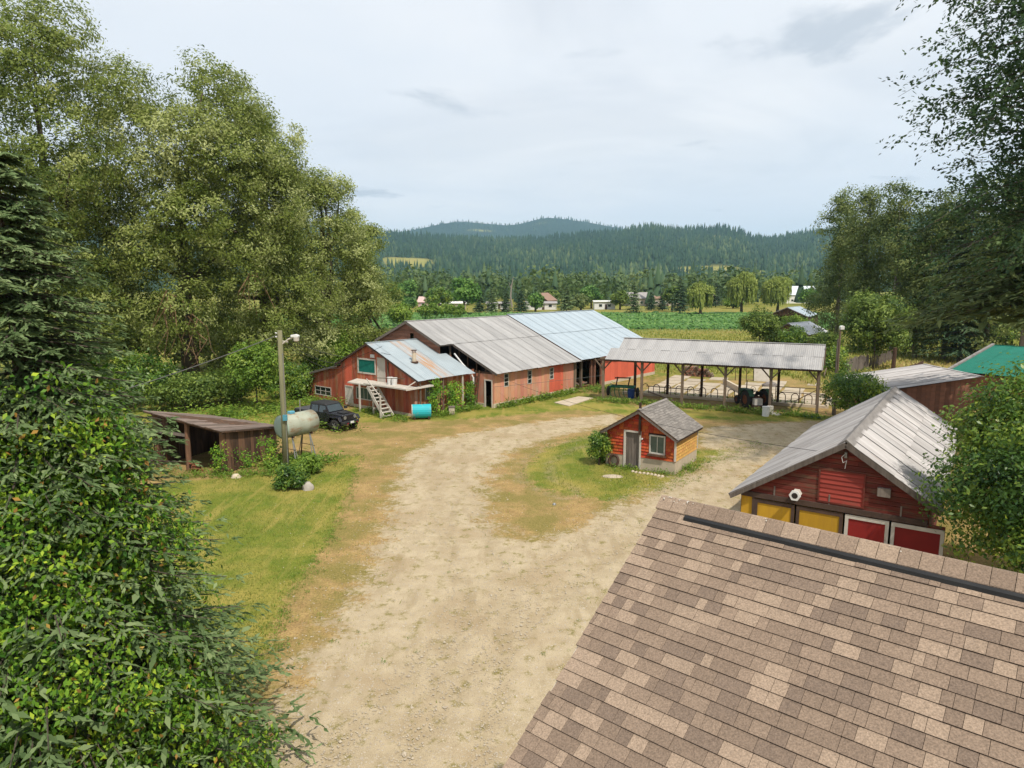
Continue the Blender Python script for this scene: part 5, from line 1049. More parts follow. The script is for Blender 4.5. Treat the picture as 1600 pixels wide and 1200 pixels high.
# ------------------------------------------------------------------ the black off-road pickup
def build_jeep():
    fa = (G(523, 675) + np.array([-11.2, 47.4, 0])) / 2; rot = R(-33)
    b = thing('off_road_vehicle', 'black boxy off-road vehicle with wide fenders parked by the annex', 'car', (fa[0] - 1.5 * math.cos(rot), fa[1] - 1.5 * math.sin(rot), 0), rot)
    pt = mat('black car paint', (0.012, 0.012, 0.016), (0.016, 0.015, 0.02), 2, .25, 0, spec=.5); trim = mat('matt black trim', (0.025, 0.025, 0.027), (0.02, 0.02, 0.02), 3, .6, .02); gl = mat('car glass', (0.02, 0.035, 0.04), (0.03, 0.045, 0.05), 1, .05, 0, spec=.8); ht = mat('hard top', (0.03, 0.03, 0.032), (0.025, 0.025, 0.025), 3, .6, .05)
    red = mat('red tow hook', (0.25, 0.01, 0.02), (0.2, 0.01, 0.015), 3, .5, 0)
    # x forward; front axle at 1.5, rear axle at -1.5
    MB().prism([(-2.15, -.78, .55), (.95, -.78, .55), (.95, -.78, 1.2), (-2.15, -.78, 1.2)], (0, 1.56, 0)).build('body', pt, b, bevel=.05)
    hd = MB().add([(.9, -.72, .75), (.9, .72, .75), (2.02, .60, .75), (2.02, -.60, .75), (.9, -.74, 1.24), (.9, .74, 1.24), (2.02, .61, 1.14), (2.02, -.61, 1.14)], [(3, 2, 1, 0), (4, 5, 6, 7)][::1] and [(0, 1, 2, 3), (7, 6, 5, 4), (0, 4, 5, 1), (1, 5, 6, 2), (2, 6, 7, 3), (3, 7, 4, 0)]).build('bonnet', pt, b, bevel=.06, seg=3)
    MB().prism([(1.15, -.34, 1.22), (1.75, -.28, 1.165), (1.75, .28, 1.165), (1.15, .34, 1.22)], (0, 0, .06)).build('bonnet_scoop', trim, hd, bevel=.02)
    gr = MB().box(2.0, 2.06, -.58, .58, .72, 1.12).build('grille', trim, b, bevel=.02)
    for i in range(7): y = -.27 + i * .09; MB().box(2.058, 2.075, y - .028, y + .028, .8, 1.06).build('grille_slot', MT['steel'] if False else pt, gr)
    for s in (-1, 1):
        h = MB().tube([(2.02, s * .45, .95), (2.085, s * .45, .95)], .105, 14).build('headlight', MT['white'], b); MB().tube([(2.08, s * .45, .95), (2.095, s * .45, .95)], .125, 14).build('headlight_ring', MT['steel'], h)
        # fenders as trapezoid arches
        for x in (1.5, -1.5):
            f = MB(); pr = [(x - .62, .62), (x - .4, .98), (x + .42, .98), (x + .6, .72)]
            for (x0, z0), (x1, z1) in zip(pr, pr[1:]): f.prism([(x0, s * .70, z0), (x1, s * .70, z1), (x1, s * .96, z1 - .02), (x0, s * .96, z0 - .02)], (0, 0, .06))
            f.build('fender', pt if x > 0 else trim, b, bevel=.015)
            w = wheel(b, 'wheel', (x, s * .80, .42), .42, .27, rim=trim, n=24, tread=22)
            for k in range(5): a = 2 * math.pi * k / 5; MB().bar((x, s * .925, .42), (x + .21 * math.cos(a), s * .925, .42 + .21 * math.sin(a)), .03, .05).build('spoke', MT['steel'], w)
        MB().box(1.86, 1.96, s * .80 - .09, s * .80 + .09, .86, .94).build('indicator', mat('amber lens', (0.45, 0.16, 0.02), (0.4, 0.14, 0.02), 3, .3, 0), b)
        mr = MB().box(.62, .74, s * .86 - .02, s * .86 + .22 * s if s > 0 else s * .86 + .02, 1.28, 1.48) if s > 0 else MB().box(.62, .74, -1.08, -.86, 1.28, 1.48)
        mr.build('mirror', trim, b, bevel=.02)
        MB().box(.93, .70, s * .785, s * .80, .6, 1.15).build('door_seam', trim, b) if False else None
        # cab side: doors with windows
        for x0, x1 in ((-.15, .68), (-.95, -.2)):
            d = MB().box(x0, x1, s * .785 - .012, s * .785 + .012, .58, 1.2).build('door', pt, b, bevel=.01)
            MB().prism([(x0 + .04, s * .765, 1.22), (x1 - .04, s * .765, 1.22), (x1 - (.26 if x1 > 0 else .06), s * .68, 1.66), (x0 + .05, s * .68, 1.66)], (0, s * .015, 0)).build('side_window', gl, d)
            MB().box(x0 + .06, x0 + .22, s * .80 - .015, s * .80 + .015, 1.06, 1.1).build('handle', trim, d)
        MB().box(-1.9, 1.0, s * .80 - .05, s * .80 + .05, .42, .5).build('side_step', trim, b)
    # cab shell: pillars + roof, raked windscreen
    MB().add([(-1.12, -.77, 1.2), (-1.12, .77, 1.2), (.72, .75, 1.2), (.72, -.75, 1.2), (-1.08, -.66, 1.72), (-1.08, .66, 1.72), (.38, .64, 1.70), (.38, -.64, 1.70)], [(0, 4, 5, 1), (0, 3, 7, 4), (1, 5, 6, 2), (3, 2, 6, 7), (4, 7, 6, 5)]).build('cab', trim, b)
    MB().add([(-1.14, -.68, 1.70), (-1.14, .68, 1.70), (.45, .67, 1.69), (.45, -.67, 1.69), (-1.1, -.6, 1.83), (-1.1, .6, 1.83), (.35, .6, 1.81), (.35, -.6, 1.81)], [(3, 2, 1, 0), (4, 7, 6, 5), (0, 4, 5, 1), (1, 5, 6, 2), (2, 6, 7, 3), (3, 7, 4, 0)][1:] + [(0, 1, 2, 3)]).build('hard_top', ht, b, bevel=.04, seg=3)
    ws = MB().prism([(.745, -.64, 1.25), (.745, .64, 1.25), (.425, .57, 1.66), (.425, -.57, 1.66)], (.02, 0, .016)).build('windscreen', gl, b)
    f = MB().bar((.76, -.7, 1.22), (.76, .7, 1.22), .05, .06)
    for s in (-1, 1): f.bar((.75, s * .68, 1.22), (.42, s * .61, 1.70), .05, .06)
    f.build('windscreen_frame', pt, b)
    # pickup bed behind the cab with cover
    MB().prism([(-2.75, -.78, .6), (-1.16, -.78, .6), (-1.16, -.78, 1.18), (-2.75, -.78, 1.18)], (0, 1.56, 0)).build('bed', pt, b, bevel=.04); MB().box(-2.72, -1.18, -.72, .72, 1.18, 1.23).build('bed_cover', mat('grey bed cover', (0.07, 0.07, 0.075), (0.06, 0.06, 0.065), 3, .8, .1), b, bevel=.02)
    bp = MB().prism([(2.08, -.85, .52), (2.3, -.6, .52), (2.3, .6, .52), (2.08, .85, .52)], (0, 0, .2)).build('front_bumper', trim, b, bevel=.03)
    MB().box(2.30, 2.315, -.16, .16, .56, .70).build('number_plate', MT['white'], bp)
    for s in (-1, 1): MB().box(2.26, 2.36, s * .42 - .05, s * .42 + .05, .56, .62).build('tow_hook', red, bp)
    MB().box(-2.85, -2.72, -.75, .75, .5, .66).build('rear_bumper', trim, b)
    MB().box(-2.6, 1.9, -.5, .5, .4, .6).build('chassis', trim, b)
build_jeep()

# concrete yard slabs behind the pole shed
ys = tag(MB().box(-.1, .1, -.1, .1, -.2, -.1).build('pavement', MT['concrete'], loc=(24, 62, 0)), kind='structure')
tan = mat('pale yard concrete', (0.44, 0.37, 0.28), (0.36, 0.30, 0.22), 1.5, .95, .15, rand=.1, c=(0.30, 0.27, 0.14), cth=(.56, .72), cscale=.8)
rg = random.Random(12)
for i in range(9):
    for j in range(6):
        x, y = 1.8 + i * 1.95, 5.6 + j * 2.3
        if rg.random() < .22 or (j > 3 and rg.random() < .3): continue
        q = [np.array(pw(x + dx + rg.uniform(-.14, .14), y + dy + rg.uniform(-.14, .14), rg.uniform(.03, .06))) for dx, dy in ((.1, .1), (1.85, .1), (1.85, 2.15), (.1, 2.15))]
        c = np.array([24, 62, 0]); MB().prism([p - c for p in q], (0, 0, -.18)).build('slab', tan, ys)

# ------------------------------------------------------------------ ground: one sheet, zones as attributes
def pxpoly(pts): return np.array([G(x, y)[:2] for x, y in pts])
def inside_dist(P, poly):
    """signed distance (positive inside) of points P (N,2) to a polygon"""
    n = len(poly); d = np.full(len(P), 1e9); ins = np.zeros(len(P), bool)
    for i in range(n):
        a, b = poly[i], poly[(i + 1) % n]; e = b - a; w = P - a; t = np.clip((w @ e) / (e @ e + 1e-12), 0, 1); q = w - t[:, None] * e; d = np.minimum(d, np.hypot(q[:, 0], q[:, 1]))
        c = ((a[1] > P[:, 1]) != (b[1] > P[:, 1])) & (P[:, 0] < (b[0] - a[0]) * (P[:, 1] - a[1]) / (b[1] - a[1] + 1e-12) + a[0]); ins ^= c
    return np.where(ins, d, -d)
GRAVEL = pxpoly([(300, 1400), (430, 1150), (500, 1030), (575, 930), (612, 840), (628, 770), (642, 718), (690, 688), (780, 670), (880, 656), (960, 649), (965, 660), (900, 671), (840, 688), (792, 705), (757, 732), (745, 772), (752, 822), (800, 848), (868, 848), (930, 818), (1000, 784), (1060, 752), (1120, 720), (1190, 690), (1300, 660), (1330, 672), (1210, 712), (1150, 750), (1200, 860), (1100, 1000), (1100, 1400)])
LAWN = pxpoly([(-200, 1400), (100, 1000), (200, 760), (420, 738), (515, 716), (566, 712), (548, 762), (522, 830), (492, 880), (446, 945), (425, 1010), (385, 1060), (300, 1200), (200, 1400)])
ISLAND = pxpoly([(822, 735), (850, 702), (905, 684), (955, 680), (962, 700), (1110, 705), (1180, 690), (1195, 696), (1150, 715), (1085, 752), (1020, 768), (950, 782), (890, 772), (838, 760)])
BARNSIDE = pxpoly([(560, 660), (540, 640), (690, 632), (780, 628), (900, 610), (940, 622), (1000, 636), (1295, 650), (1300, 660), (1130, 656), (1000, 650), (900, 640), (790, 650), (700, 657)])
TRACK = pxpoly([(1090, 700), (1100, 668), (1290, 655), (1320, 665), (1200, 700), (1150, 705)])
TRK = [pxpoly([(690, 1200), (735, 1049), (760, 930), (715, 790), (690, 725), (745, 683), (860, 664), (960, 654)]), pxpoly([(560, 1200), (700, 1030), (850, 915), (980, 825), (1060, 772), (1140, 724), (1290, 664)]), pxpoly([(880, 770), (835, 748), (838, 722), (880, 697), (960, 683)])]
def tracks(P):
    v = np.zeros(len(P))
    for ln in TRK:
        d = np.full(len(P), 1e9)
        for a, b in zip(ln, ln[1:]):
            e = b - a; w = P - a; t = np.clip((w @ e) / (e @ e), 0, 1); q = w - t[:, None] * e; d = np.minimum(d, np.hypot(q[:, 0], q[:, 1]))
        v = np.maximum(v, np.exp(-((d - .8) / .26) ** 2))
    return v
def zones(P):
    x, y = P[:, 0], P[:, 1]
    g = smooth(-2.4, 1.9, inside_dist(P, GRAVEL)); g = np.maximum(g, .75 * smooth(-1.0, 1.0, inside_dist(P, TRACK)))
    n = np.maximum.reduce([smooth(-.5, .7, inside_dist(P, LAWN)), .95 * smooth(-1.0, .8, inside_dist(P, ISLAND)), .8 * smooth(-1.2, .8, inside_dist(P, BARNSIDE))])
    behind = smooth(-14, -19, x) * smooth(38, 42, y); n = np.maximum(n, behind)
    n = np.maximum(n, .75 * smooth(66, 78, y) * (1 - smooth(150, 160, y))); n = np.maximum(n, .8 * smooth(40, 52, np.abs(x)))
    right = smooth(40, 44, x) * smooth(96, 84, y) * smooth(66, 72, y); n = n - .55 * right
    n = np.where(y > 156, .9, n); far_dry = smooth(136, 141, y) * smooth(158, 150, y); n = n - .42 * far_dry * smooth(20, 60, x)
    crop = smooth(152, 155, y) * smooth(238, 234, y)
    mown = smooth(234, 238, y) * smooth(330, 300, y); n = n - .28 * mown
    return np.clip(g, 0, 1), np.clip(n, 0, 1), np.clip(crop, 0, 1)
def axis(lo, hi, step, far_lo, far_hi, grow=1.22):
    a = list(np.arange(lo, hi + 1e-6, step)); s = step
    while a[-1] < far_hi: s *= grow; a.append(a[-1] + s)
    s = step; b = []
    c = lo
    while c > far_lo: s *= grow; c -= s; b.append(c)
    return np.array(b[::-1] + a)
def build_ground():
    xs = axis(-24, 30, .32, -9000, 9000); ys = axis(11, 72, .32, -400, 9000, 1.13)
    X, Yv = np.meshgrid(xs, ys); P = np.stack([X.ravel(), Yv.ravel()], 1); nx, ny = len(xs), len(ys)
    r = np.random.default_rng(2)
    def hnoise(sc, sd): return sum(np.sin(P[:, 0] * k[0] / sc + P[:, 1] * k[1] / sc + k[2]) for k in np.random.default_rng(sd).uniform(-3, 3, (8, 3))) / 8
    near = (np.abs(P[:, 0]) < 60) & (P[:, 1] < 100)
    g, n, c = zones(P); z = np.where(near, hnoise(3.0, 1) * .02 + hnoise(.7, 3) * .012 * (1 - g * .5) - .03 * tracks(P), 0)
    idx = np.arange(nx * ny).reshape(ny, nx); F = np.stack([idx[:-1, :-1].ravel(), idx[:-1, 1:].ravel(), idx[1:, 1:].ravel(), idx[1:, :-1].ravel()], 1)
    me = mesh_np('ground', np.column_stack([P, z]), F, GROUND_MAT, True)
    for nm, v in (('gravel', g), ('green', n), ('crop', c), ('track', tracks(P))):
        a = me.attributes.new(nm, 'FLOAT', 'POINT'); a.data.foreach_set('value', v.astype(np.float32))
    tag(link('ground', me), kind='structure')
def ground_material():
    m = bpy.data.materials.new('farmyard ground'); m.use_nodes = True; nt = m.node_tree; N = nt.nodes.new; L = nt.links.new; bs = nt.nodes['Principled BSDF']
    bs.inputs['Roughness'].default_value = .95; bs.inputs['Specular IOR Level'].default_value = .1
    geo = N('ShaderNodeNewGeometry').outputs['Position']
    def noise(s, d=6, r=.6, st=(1, 1, 1), rot=0):
        mp = N('ShaderNodeMapping'); mp.inputs['Scale'].default_value = st; mp.inputs['Rotation'].default_value = (0, 0, rot); L(geo, mp.inputs[0]); n = N('ShaderNodeTexNoise'); n.inputs['Scale'].default_value = s; n.inputs['Detail'].default_value = d; n.inputs['Roughness'].default_value = r; L(mp.outputs[0], n.inputs['Vector']); return n.outputs['Fac']
    def att(nm): a = N('ShaderNodeAttribute'); a.attribute_name = nm; return a.outputs['Fac']
    def mr(src, a, b, lo=0., hi=1.): r = N('ShaderNodeMapRange'); L(src, r.inputs[0]); r.inputs[1].default_value = a; r.inputs[2].default_value = b; r.inputs[3].default_value = lo; r.inputs[4].default_value = hi; return r.outputs[0]
    def mix(f, a, b):
        x = N('ShaderNodeMix'); x.data_type = 'RGBA'
        if isinstance(f, float): x.inputs['Factor'].default_value = f
        else: L(f, x.inputs['Factor'])
        for k, v in (('A', a), ('B', b)):
            if isinstance(v, tuple): x.inputs[k].default_value = (*v, 1)
            else: L(v, x.inputs[k])
        return x.outputs['Result']
    def mth(op, a, b):
        x = N('ShaderNodeMath'); x.operation = op
        for i, v in ((0, a), (1, b)):
            if isinstance(v, (int, float)): x.inputs[i].default_value = v
            else: L(v, x.inputs[i])
        return x.outputs[0]
    fine = noise(14, 5, .7); mid = noise(1.7, 7, .62); big = noise(.35, 5, .55); grit = noise(45, 4, .7); vf = noise(5.5, 6, .7)
    dry = mix(mr(mid, .35, .65), (0.42, 0.29, 0.125), (0.29, 0.195, 0.085)); dry = mix(mr(fine, .45, .7), dry, (0.17, 0.11, 0.05))
    grn = mix(mr(mid, .35, .68), (0.195, 0.21, 0.034), (0.105, 0.152, 0.022)); grn = mix(mr(big, .45, .62), grn, (0.33, 0.27, 0.07)); grn = mix(mr(fine, .4, .75, 0, .8), grn, (0.06, 0.085, 0.014))
    stripe = noise(.8, 4, .55, (2.6, .22, 1), R(18)); grn = mix(mr(stripe, .52, .68, 0, .7), grn, (0.30, 0.245, 0.07))
    grv = mix(mr(mid, .35, .65), (0.47, 0.385, 0.26), (0.38, 0.305, 0.20)); grv = mix(mr(big, .5, .66, 0, .7), grv, (0.33, 0.245, 0.145)); grv = mix(mr(grit, .52, .68, 0, .75), grv, (0.20, 0.155, 0.10)); grv = mix(mr(grit, .46, .30, 0, .8), grv, (0.55, 0.46, 0.33))
    rut = noise(.9, 5, .6, (1.6, .35, 1), R(-12)); grv = mix(mr(rut, .54, .66, 0, .55), grv, (0.28, 0.215, 0.125))
    crp = mix(mr(vf, .4, .62), (0.055, 0.15, 0.03), (0.10, 0.21, 0.05)); rows = noise(1.0, 3, .6, (.05, 1.2, 1)); crp = mix(mr(rows, .45, .62, 0, .6), crp, (0.05, 0.115, 0.024))
    nn = mth('SUBTRACT', mth('ADD', mth('ADD', mth('MULTIPLY', mid, .40), mth('MULTIPLY', vf, .35)), mth('MULTIPLY', fine, .25)), .5)
    gf = mr(mth('ADD', att('green'), mth('MULTIPLY', nn, 3.6)), .40, .62)
    olive = mix(mr(fine, .4, .62), (0.24, 0.19, 0.065), (0.13, 0.125, 0.03)); n5 = noise(.5, 6, .62); dry = mix(mr(n5, .42, .58, 0, .85), dry, olive)
    col = mix(gf, dry, grn)
    nn2 = mth('SUBTRACT', mth('ADD', mth('ADD', mth('MULTIPLY', noise(.9, 6, .65), .45), mth('MULTIPLY', vf, .35)), mth('MULTIPLY', grit, .2)), .5)
    vv = mr(mth('ADD', att('gravel'), mth('MULTIPLY', nn2, 3.4)), .36, .60); spk = mr(mth('ADD', noise(1.9, 8, .72), mth('MULTIPLY', grit, .25)), .66, .76, 0, .8); grv = mix(spk, grv, olive)
    col = mix(vv, col, grv)
    trk = mth('MULTIPLY', att('track'), mr(noise(1.1, 5, .6), .38, .6)); col = mix(mth('MULTIPLY', trk, .65), col, mix(mr(fine, .4, .65), (0.36, 0.285, 0.18), (0.25, 0.185, 0.105)))
    col = mix(att('crop'), col, crp)
    hs = N('ShaderNodeHueSaturation'); L(col, hs.inputs['Color']); hs.inputs['Value'].default_value = .93; hs.inputs['Saturation'].default_value = 1.02; col = hs.outputs['Color']
    L(col, bs.inputs['Base Color']); bp = N('ShaderNodeBump'); bp.inputs['Strength'].default_value = .5; bp.inputs['Distance'].default_value = .04; L(mth('ADD', fine, mth('MULTIPLY', grit, .5)), bp.inputs['Height']); L(bp.outputs[0], bs.inputs['Normal'])
    return m
GROUND_MAT = ground_material(); build_ground()

# ------------------------------------------------------------------ foliage tools
def unit(v): return v / (np.linalg.norm(v, axis=1, keepdims=True) + 1e-9)
def leaf_mesh(name, P, Nn, size, aspect, material, rng, tint, along=None, fold=.12):
    """one folded four-sided leaf per point"""
    n = len(P); a = unit(np.cross(Nn, rng.normal(size=(n, 3)))) if along is None else unit(along - Nn * np.sum(along * Nn, 1, keepdims=True) * .3)
    b = unit(np.cross(Nn, a)); l = (size * .5)[:, None]; w = l * aspect
    mid = P + Nn * l * fold; V = np.empty((n, 4, 3)); V[:, 0] = P - a * l; V[:, 1] = mid + b * w - a * l * .12; V[:, 2] = P + a * l; V[:, 3] = mid - b * w - a * l * .12
    F = np.arange(n * 4).reshape(n, 4); return mesh_np(name, V.reshape(-1, 3), F, material, False, np.clip(tint, 0, 1))
def sphere_dirs(rng, n): return unit(rng.normal(size=(n, 3)))
def clumps(rng, blobs, n, per, spread, shell=(.72, 1.0), lo=-.75, var=.19, upb=.25):
    """blobs: (k,6) centre and radii; returns leaf points, normals and tints gathered in clumps on the blob skins"""
    B = np.asarray(blobs, float); wt = (B[:, 3] * B[:, 4] + B[:, 4] * B[:, 5] + B[:, 3] * B[:, 5]); k = rng.choice(len(B), n, p=wt / wt.sum()); d = sphere_dirs(rng, n * 2); d = d[d[:, 2] > lo][:n]
    if len(d) < n: d = np.vstack([d, sphere_dirs(rng, n - len(d))])
    c = B[k, :3] + d * B[k, 3:] * rng.uniform(*shell, (n, 1)); ct = rng.normal(0, var, n) + (rng.normal(0, .13, len(B)))[k]
    P = np.repeat(c, per, 0) + rng.normal(size=(n * per, 3)) * spread * np.array([1, 1, .75]); D = np.repeat(d, per, 0)
    Nn = unit(D * .85 + np.array([0, 0, upb + .1]) + rng.normal(size=(n * per, 3)) * .42); return P, Nn, .5 + np.repeat(ct, per) + rng.normal(0, .12, n * per)
def lobes(rng, c, rad, m, f=(.28, .42), lo=-.5, pos=.64):
    d = sphere_dirs(rng, m * 3); d = d[d[:, 2] > lo][:m]; c = np.asarray(c); rad = np.asarray(rad); r = rng.uniform(*f, (len(d), 1)) * rad.mean()
    B = np.hstack([c + d * rad * pos, r * rng.uniform(.8, 1.2, (len(d), 3))]); return np.vstack([B, [[*c, *(rad * .62)]]])
def limb_tree(rng, h, r, tips, m, parent, lean=(0, 0), fork=.35, n=7):
    """trunk with limbs running to the tips"""
    b = MB(); top = np.array([lean[0], lean[1], h]); P = [np.array([0, 0, -.15]), np.array([lean[0] * .3 + rng.normal(0, .1 * r * 4), lean[1] * .3, h * .33]), np.array([lean[0] * .65, lean[1] * .65 + rng.normal(0, .1), h * .68]), top]
    b.tube(P, [r * 1.15, r * .85, r * .6, r * .22], n)
    for t in tips:
        t = np.asarray(t, float); f = rng.uniform(fork, .8); k = f * 3; i = min(int(k), 2); s = P[i] + (P[i + 1] - P[i]) * (k - i); mid = s + (t - s) * .5 + np.array([0, 0, -.06 * np.linalg.norm(t - s)]) + rng.normal(0, .05, 3) * np.linalg.norm(t - s)
        b.tube([s, mid, t], [r * .42 * (1.1 - f * .5), r * .25, r * .07], 5)
    return b.build('trunk', m, parent, smooth_shade=True)
BARK = mat('grey brown bark', (0.11, 0.085, 0.065), (0.06, 0.048, 0.038), 6, .95, .4, stretch=(3, 3, .6)); PALEBARK = mat('pale bark', (0.30, 0.26, 0.22), (0.18, 0.15, 0.13), 5, .95, .3, stretch=(3, 3, .6)); TWIG = mat('bare orange twig', (0.26, 0.16, 0.085), (0.16, 0.10, 0.055), 5, .9, .1)
LF = {'willow': leaf_mat('silvery willow leaf', (0.055, 0.082, 0.014), (0.15, 0.182, 0.038), (0.32, 0.34, 0.15), trans=.32, spec=.15),  # pale end of the tint: a whitish highlight put into the leaf colour
      'willow2': leaf_mat('deeper willow leaf', (0.048, 0.076, 0.014), (0.13, 0.165, 0.034), (0.28, 0.30, 0.11), trans=.32, spec=.15),
      'weep': leaf_mat('weeping willow leaf', (0.085, 0.115, 0.022), (0.18, 0.22, 0.045), (0.28, 0.31, 0.085), trans=.3),
      'poplar': leaf_mat('cottonwood leaf', (0.04, 0.062, 0.018), (0.10, 0.135, 0.038), (0.19, 0.21, 0.07), trans=.3),
      'elm': leaf_mat('glossy elm leaf', (0.02, 0.055, 0.012), (0.07, 0.135, 0.020), (0.22, 0.28, 0.035), rough=.4, trans=.35, spec=.4),
      'shade': leaf_mat('dark broad leaf', (0.014, 0.034, 0.013), (0.036, 0.07, 0.024), (0.10, 0.14, 0.04), trans=.3),
      'bush': leaf_mat('bush leaf', (0.03, 0.06, 0.014), (0.085, 0.13, 0.024), (0.19, 0.24, 0.05), trans=.3),
      'maple': leaf_mat('deep green maple leaf', (0.026, 0.07, 0.014), (0.062, 0.135, 0.024), (0.13, 0.22, 0.04), trans=.25),
      'spruce': leaf_mat('blue green spruce needle', (0.035, 0.062, 0.022), (0.085, 0.125, 0.05), (0.18, 0.225, 0.105), rough=.75, trans=.25, spec=.08),
      'fir': leaf_mat('dark conifer needle', (0.016, 0.034, 0.016), (0.034, 0.065, 0.028), (0.075, 0.105, 0.045), rough=.7, trans=.15),
      'cedar': leaf_mat('olive cedar frond', (0.03, 0.048, 0.016), (0.065, 0.09, 0.03), (0.14, 0.165, 0.05), rough=.7, trans=.25),
      'vine': leaf_mat('creeper leaf', (0.02, 0.068, 0.008), (0.095, 0.19, 0.016), (0.31, 0.39, 0.035), rough=.55, trans=.3, spec=.2),
      'vine_red': leaf_mat('orange creeper leaf', (0.13, 0.08, 0.02), (0.26, 0.14, 0.03), (0.36, 0.26, 0.06), trans=.3),
      'grass': leaf_mat('grass blade', (0.07, 0.095, 0.016), (0.15, 0.165, 0.03), (0.30, 0.255, 0.085), trans=.25),
      'weed': leaf_mat('weed leaf', (0.05, 0.10, 0.014), (0.11, 0.18, 0.022), (0.21, 0.27, 0.045), trans=.3)}
def tree(name, lab, cat, base, h, rad, kind, seed, n, per, size, aspect=.5, spread=.3, cz=.58, m=12, group=None, trunk_r=None, bark=None, lo=-.5, f=(.28, .42), shell=(.7, 1.02), crown_z=None, blobs=None, limbs=6, lopsh=-.75):
    rng = np.random.default_rng(seed); o = thing(name, lab, cat, (base[0], base[1], 0), 0, group); rad = np.asarray(rad, float)
    B = lobes(rng, (0, 0, h * cz), rad, m, f, lo) if blobs is None else np.asarray(blobs, float)
    P, Nn, t = clumps(rng, B, n, per, spread, shell, lopsh); ok = P[:, 2] > .15; P, Nn, t = P[ok], Nn[ok], t[ok]
    me = leaf_mesh('crown', P, Nn, size * rng.uniform(.6, 1.3, len(P)), aspect, LF[kind], rng, t); link('crown', me, o)
    tips = B[rng.choice(len(B), min(limbs, len(B)), replace=False), :3]
    limb_tree(rng, h * .72, trunk_r or h * .02, tips, bark or BARK, o); return o
def conifer(name, lab, cat, base, h, r, kind, seed, whorls, per, twigs, size, group=None, wid=.22, droop=.25, bottom=.06, needles=1, trunk_r=None, top_bias=1.0, start_az=0, span=2 * math.pi, jit=.5):
    rng = np.random.default_rng(seed); o = thing(name, lab, cat, (base[0], base[1], 0), 0, group)
    Ps, As, Ns, Ts, Sz = [], [], [], [], []
    br = MB()
    for i in range(whorls):
        
        for k in range(per):
            u = min(.985, max(0.0, (i + rng.uniform(-jit, jit)) / whorls)); z = h * (bottom + (1 - bottom) * u); L0 = r * (1 - u) ** .85 * top_bias + .12 * r * (1 - u) + .02 * h
            az = start_az + span * (k + rng.uniform(-.45, .45) + (i % 2) * .5) / per; L_ = L0 * rng.uniform(.72, 1.15); d = np.array([math.cos(az), math.sin(az), 0]); sd = np.array([-d[1], d[0], 0])
            bt = rng.normal(0, .14); T = np.linspace(.12, 1, twigs)
            ax = lambda t: np.array([0, 0, z]) + d * L_ * t + np.array([0, 0, 1.0]) * L_ * (.12 * t - droop * t * t + .14 * t ** 4)
            if needles > 1: br.tube([ax(0), ax(.5), ax(.95)], [.035 * L_ / 2 + .008, .02, .006], 4)
            for t in T:
                p = ax(t); l = L_ * (.10 + .30 * (1 - t) ** .7) + size * .5
                for s in (-1, 1, 0):
                    td = unit((d * (.75 if s else 1.0) + sd * s * .8 + np.array([0, 0, -.22 - .2 * rng.random()]) + rng.normal(0, .12, 3))[None])[0]
                    ll = l * rng.uniform(.6, 1.1) * (1 if s else .5)
                    for q in range(needles):
                        c = p + td * ll * (q + .55) / needles
                        Ps.append(c + rng.normal(0, .012, 3)); As.append(td + rng.normal(0, .22 if needles > 1 else .05, 3)); Ns.append(np.array([0, 0, 1.0]) + rng.normal(0, .45, 3) + d * .25); Sz.append((max(ll / needles * 1.9, size) if needles > 1 else ll * 1.25)); Ts.append(.42 + bt + rng.normal(0, .12) + .22 * t * (q / max(1, needles - 1) if needles > 1 else 1))
    P = np.array(Ps); me = leaf_mesh('crown', P, unit(np.array(Ns)), np.array(Sz), wid, LF[kind], rng, np.array(Ts), np.array(As)); link('crown', me, o)
    br.tube([(0, 0, -.1), (0, 0, h * .5), (0, 0, h * .98)], [trunk_r or h * .018, (trunk_r or h * .018) * .6, .02], 7); br.build('trunk', BARK, o); return o

# ------------------------------------------------------------------ the big willows on the left
def big_willow(lab, px, D, top_py, radx, rady, seed, n, kind='willow', zlow=.12, m=20):
    q = AT(px, 600, D); h = AT(px, top_py, D)[2]; rng = np.random.default_rng(seed); c = np.array([0, 0, h * (.5 + zlow / 2)]); rad = np.array([radx, rady, h * (.5 - zlow / 2)])
    m2 = int(m * 2.0); u = rng.uniform(0, 1, m2) ** .9; az = rng.uniform(0, 2 * math.pi, m2); az = np.where(np.sin(az) > .5, -az, az)
    prof = np.where(u < .45, .86 + .14 * np.sin(u / .45 * math.pi / 2), np.sqrt(np.clip(1 - ((u - .45) / .58) ** 2, 0.02, 1))); r = rng.uniform(.18, .33, (m2, 1)) * radx
    zz = h * (zlow + (.93 - zlow) * u); B = np.hstack([np.stack([np.cos(az) * radx * prof * .78, np.sin(az) * rady * prof * .78, zz], 1), r * rng.uniform(.85, 1.2, (m2, 3))])
    B = np.vstack([B, [[0, 0, h * .36, radx * .60, rady * .56, h * .29], [0, 0, h * .60, radx * .52, rady * .5, h * .27]]])
    return tree('willow_tree', lab, 'tree', (q[0], q[1]), h, rad, kind, seed, n, 38, .30, .42, .36, blobs=B, shell=(.80, 1.06), trunk_r=.75, limbs=10, group='big willows behind the woodshed', lopsh=-.85)
big_willow('huge spreading willow rising behind the woodshed and the creeper clad spruce', 100, 60, 0, 11.5, 8, 1, 2500, 'willow2', m=24)
big_willow('tall pale willow with drooping crown behind the utility pole', 300, 64, 70, 10.2, 8, 2, 2700, m=24)
big_willow('broad olive willow behind the annex lean-to', 425, 71, 150, 7.8, 7, 3, 2000, m=20)
big_willow('lower rounded willow between the annex and the crop field', 512, 78, 262, 6.4, 6, 4, 1350, m=16)
big_willow('smallest willow at the end of the row beside the crop field', 570, 84, 322, 4.2, 4.5, 5, 800, m=12)
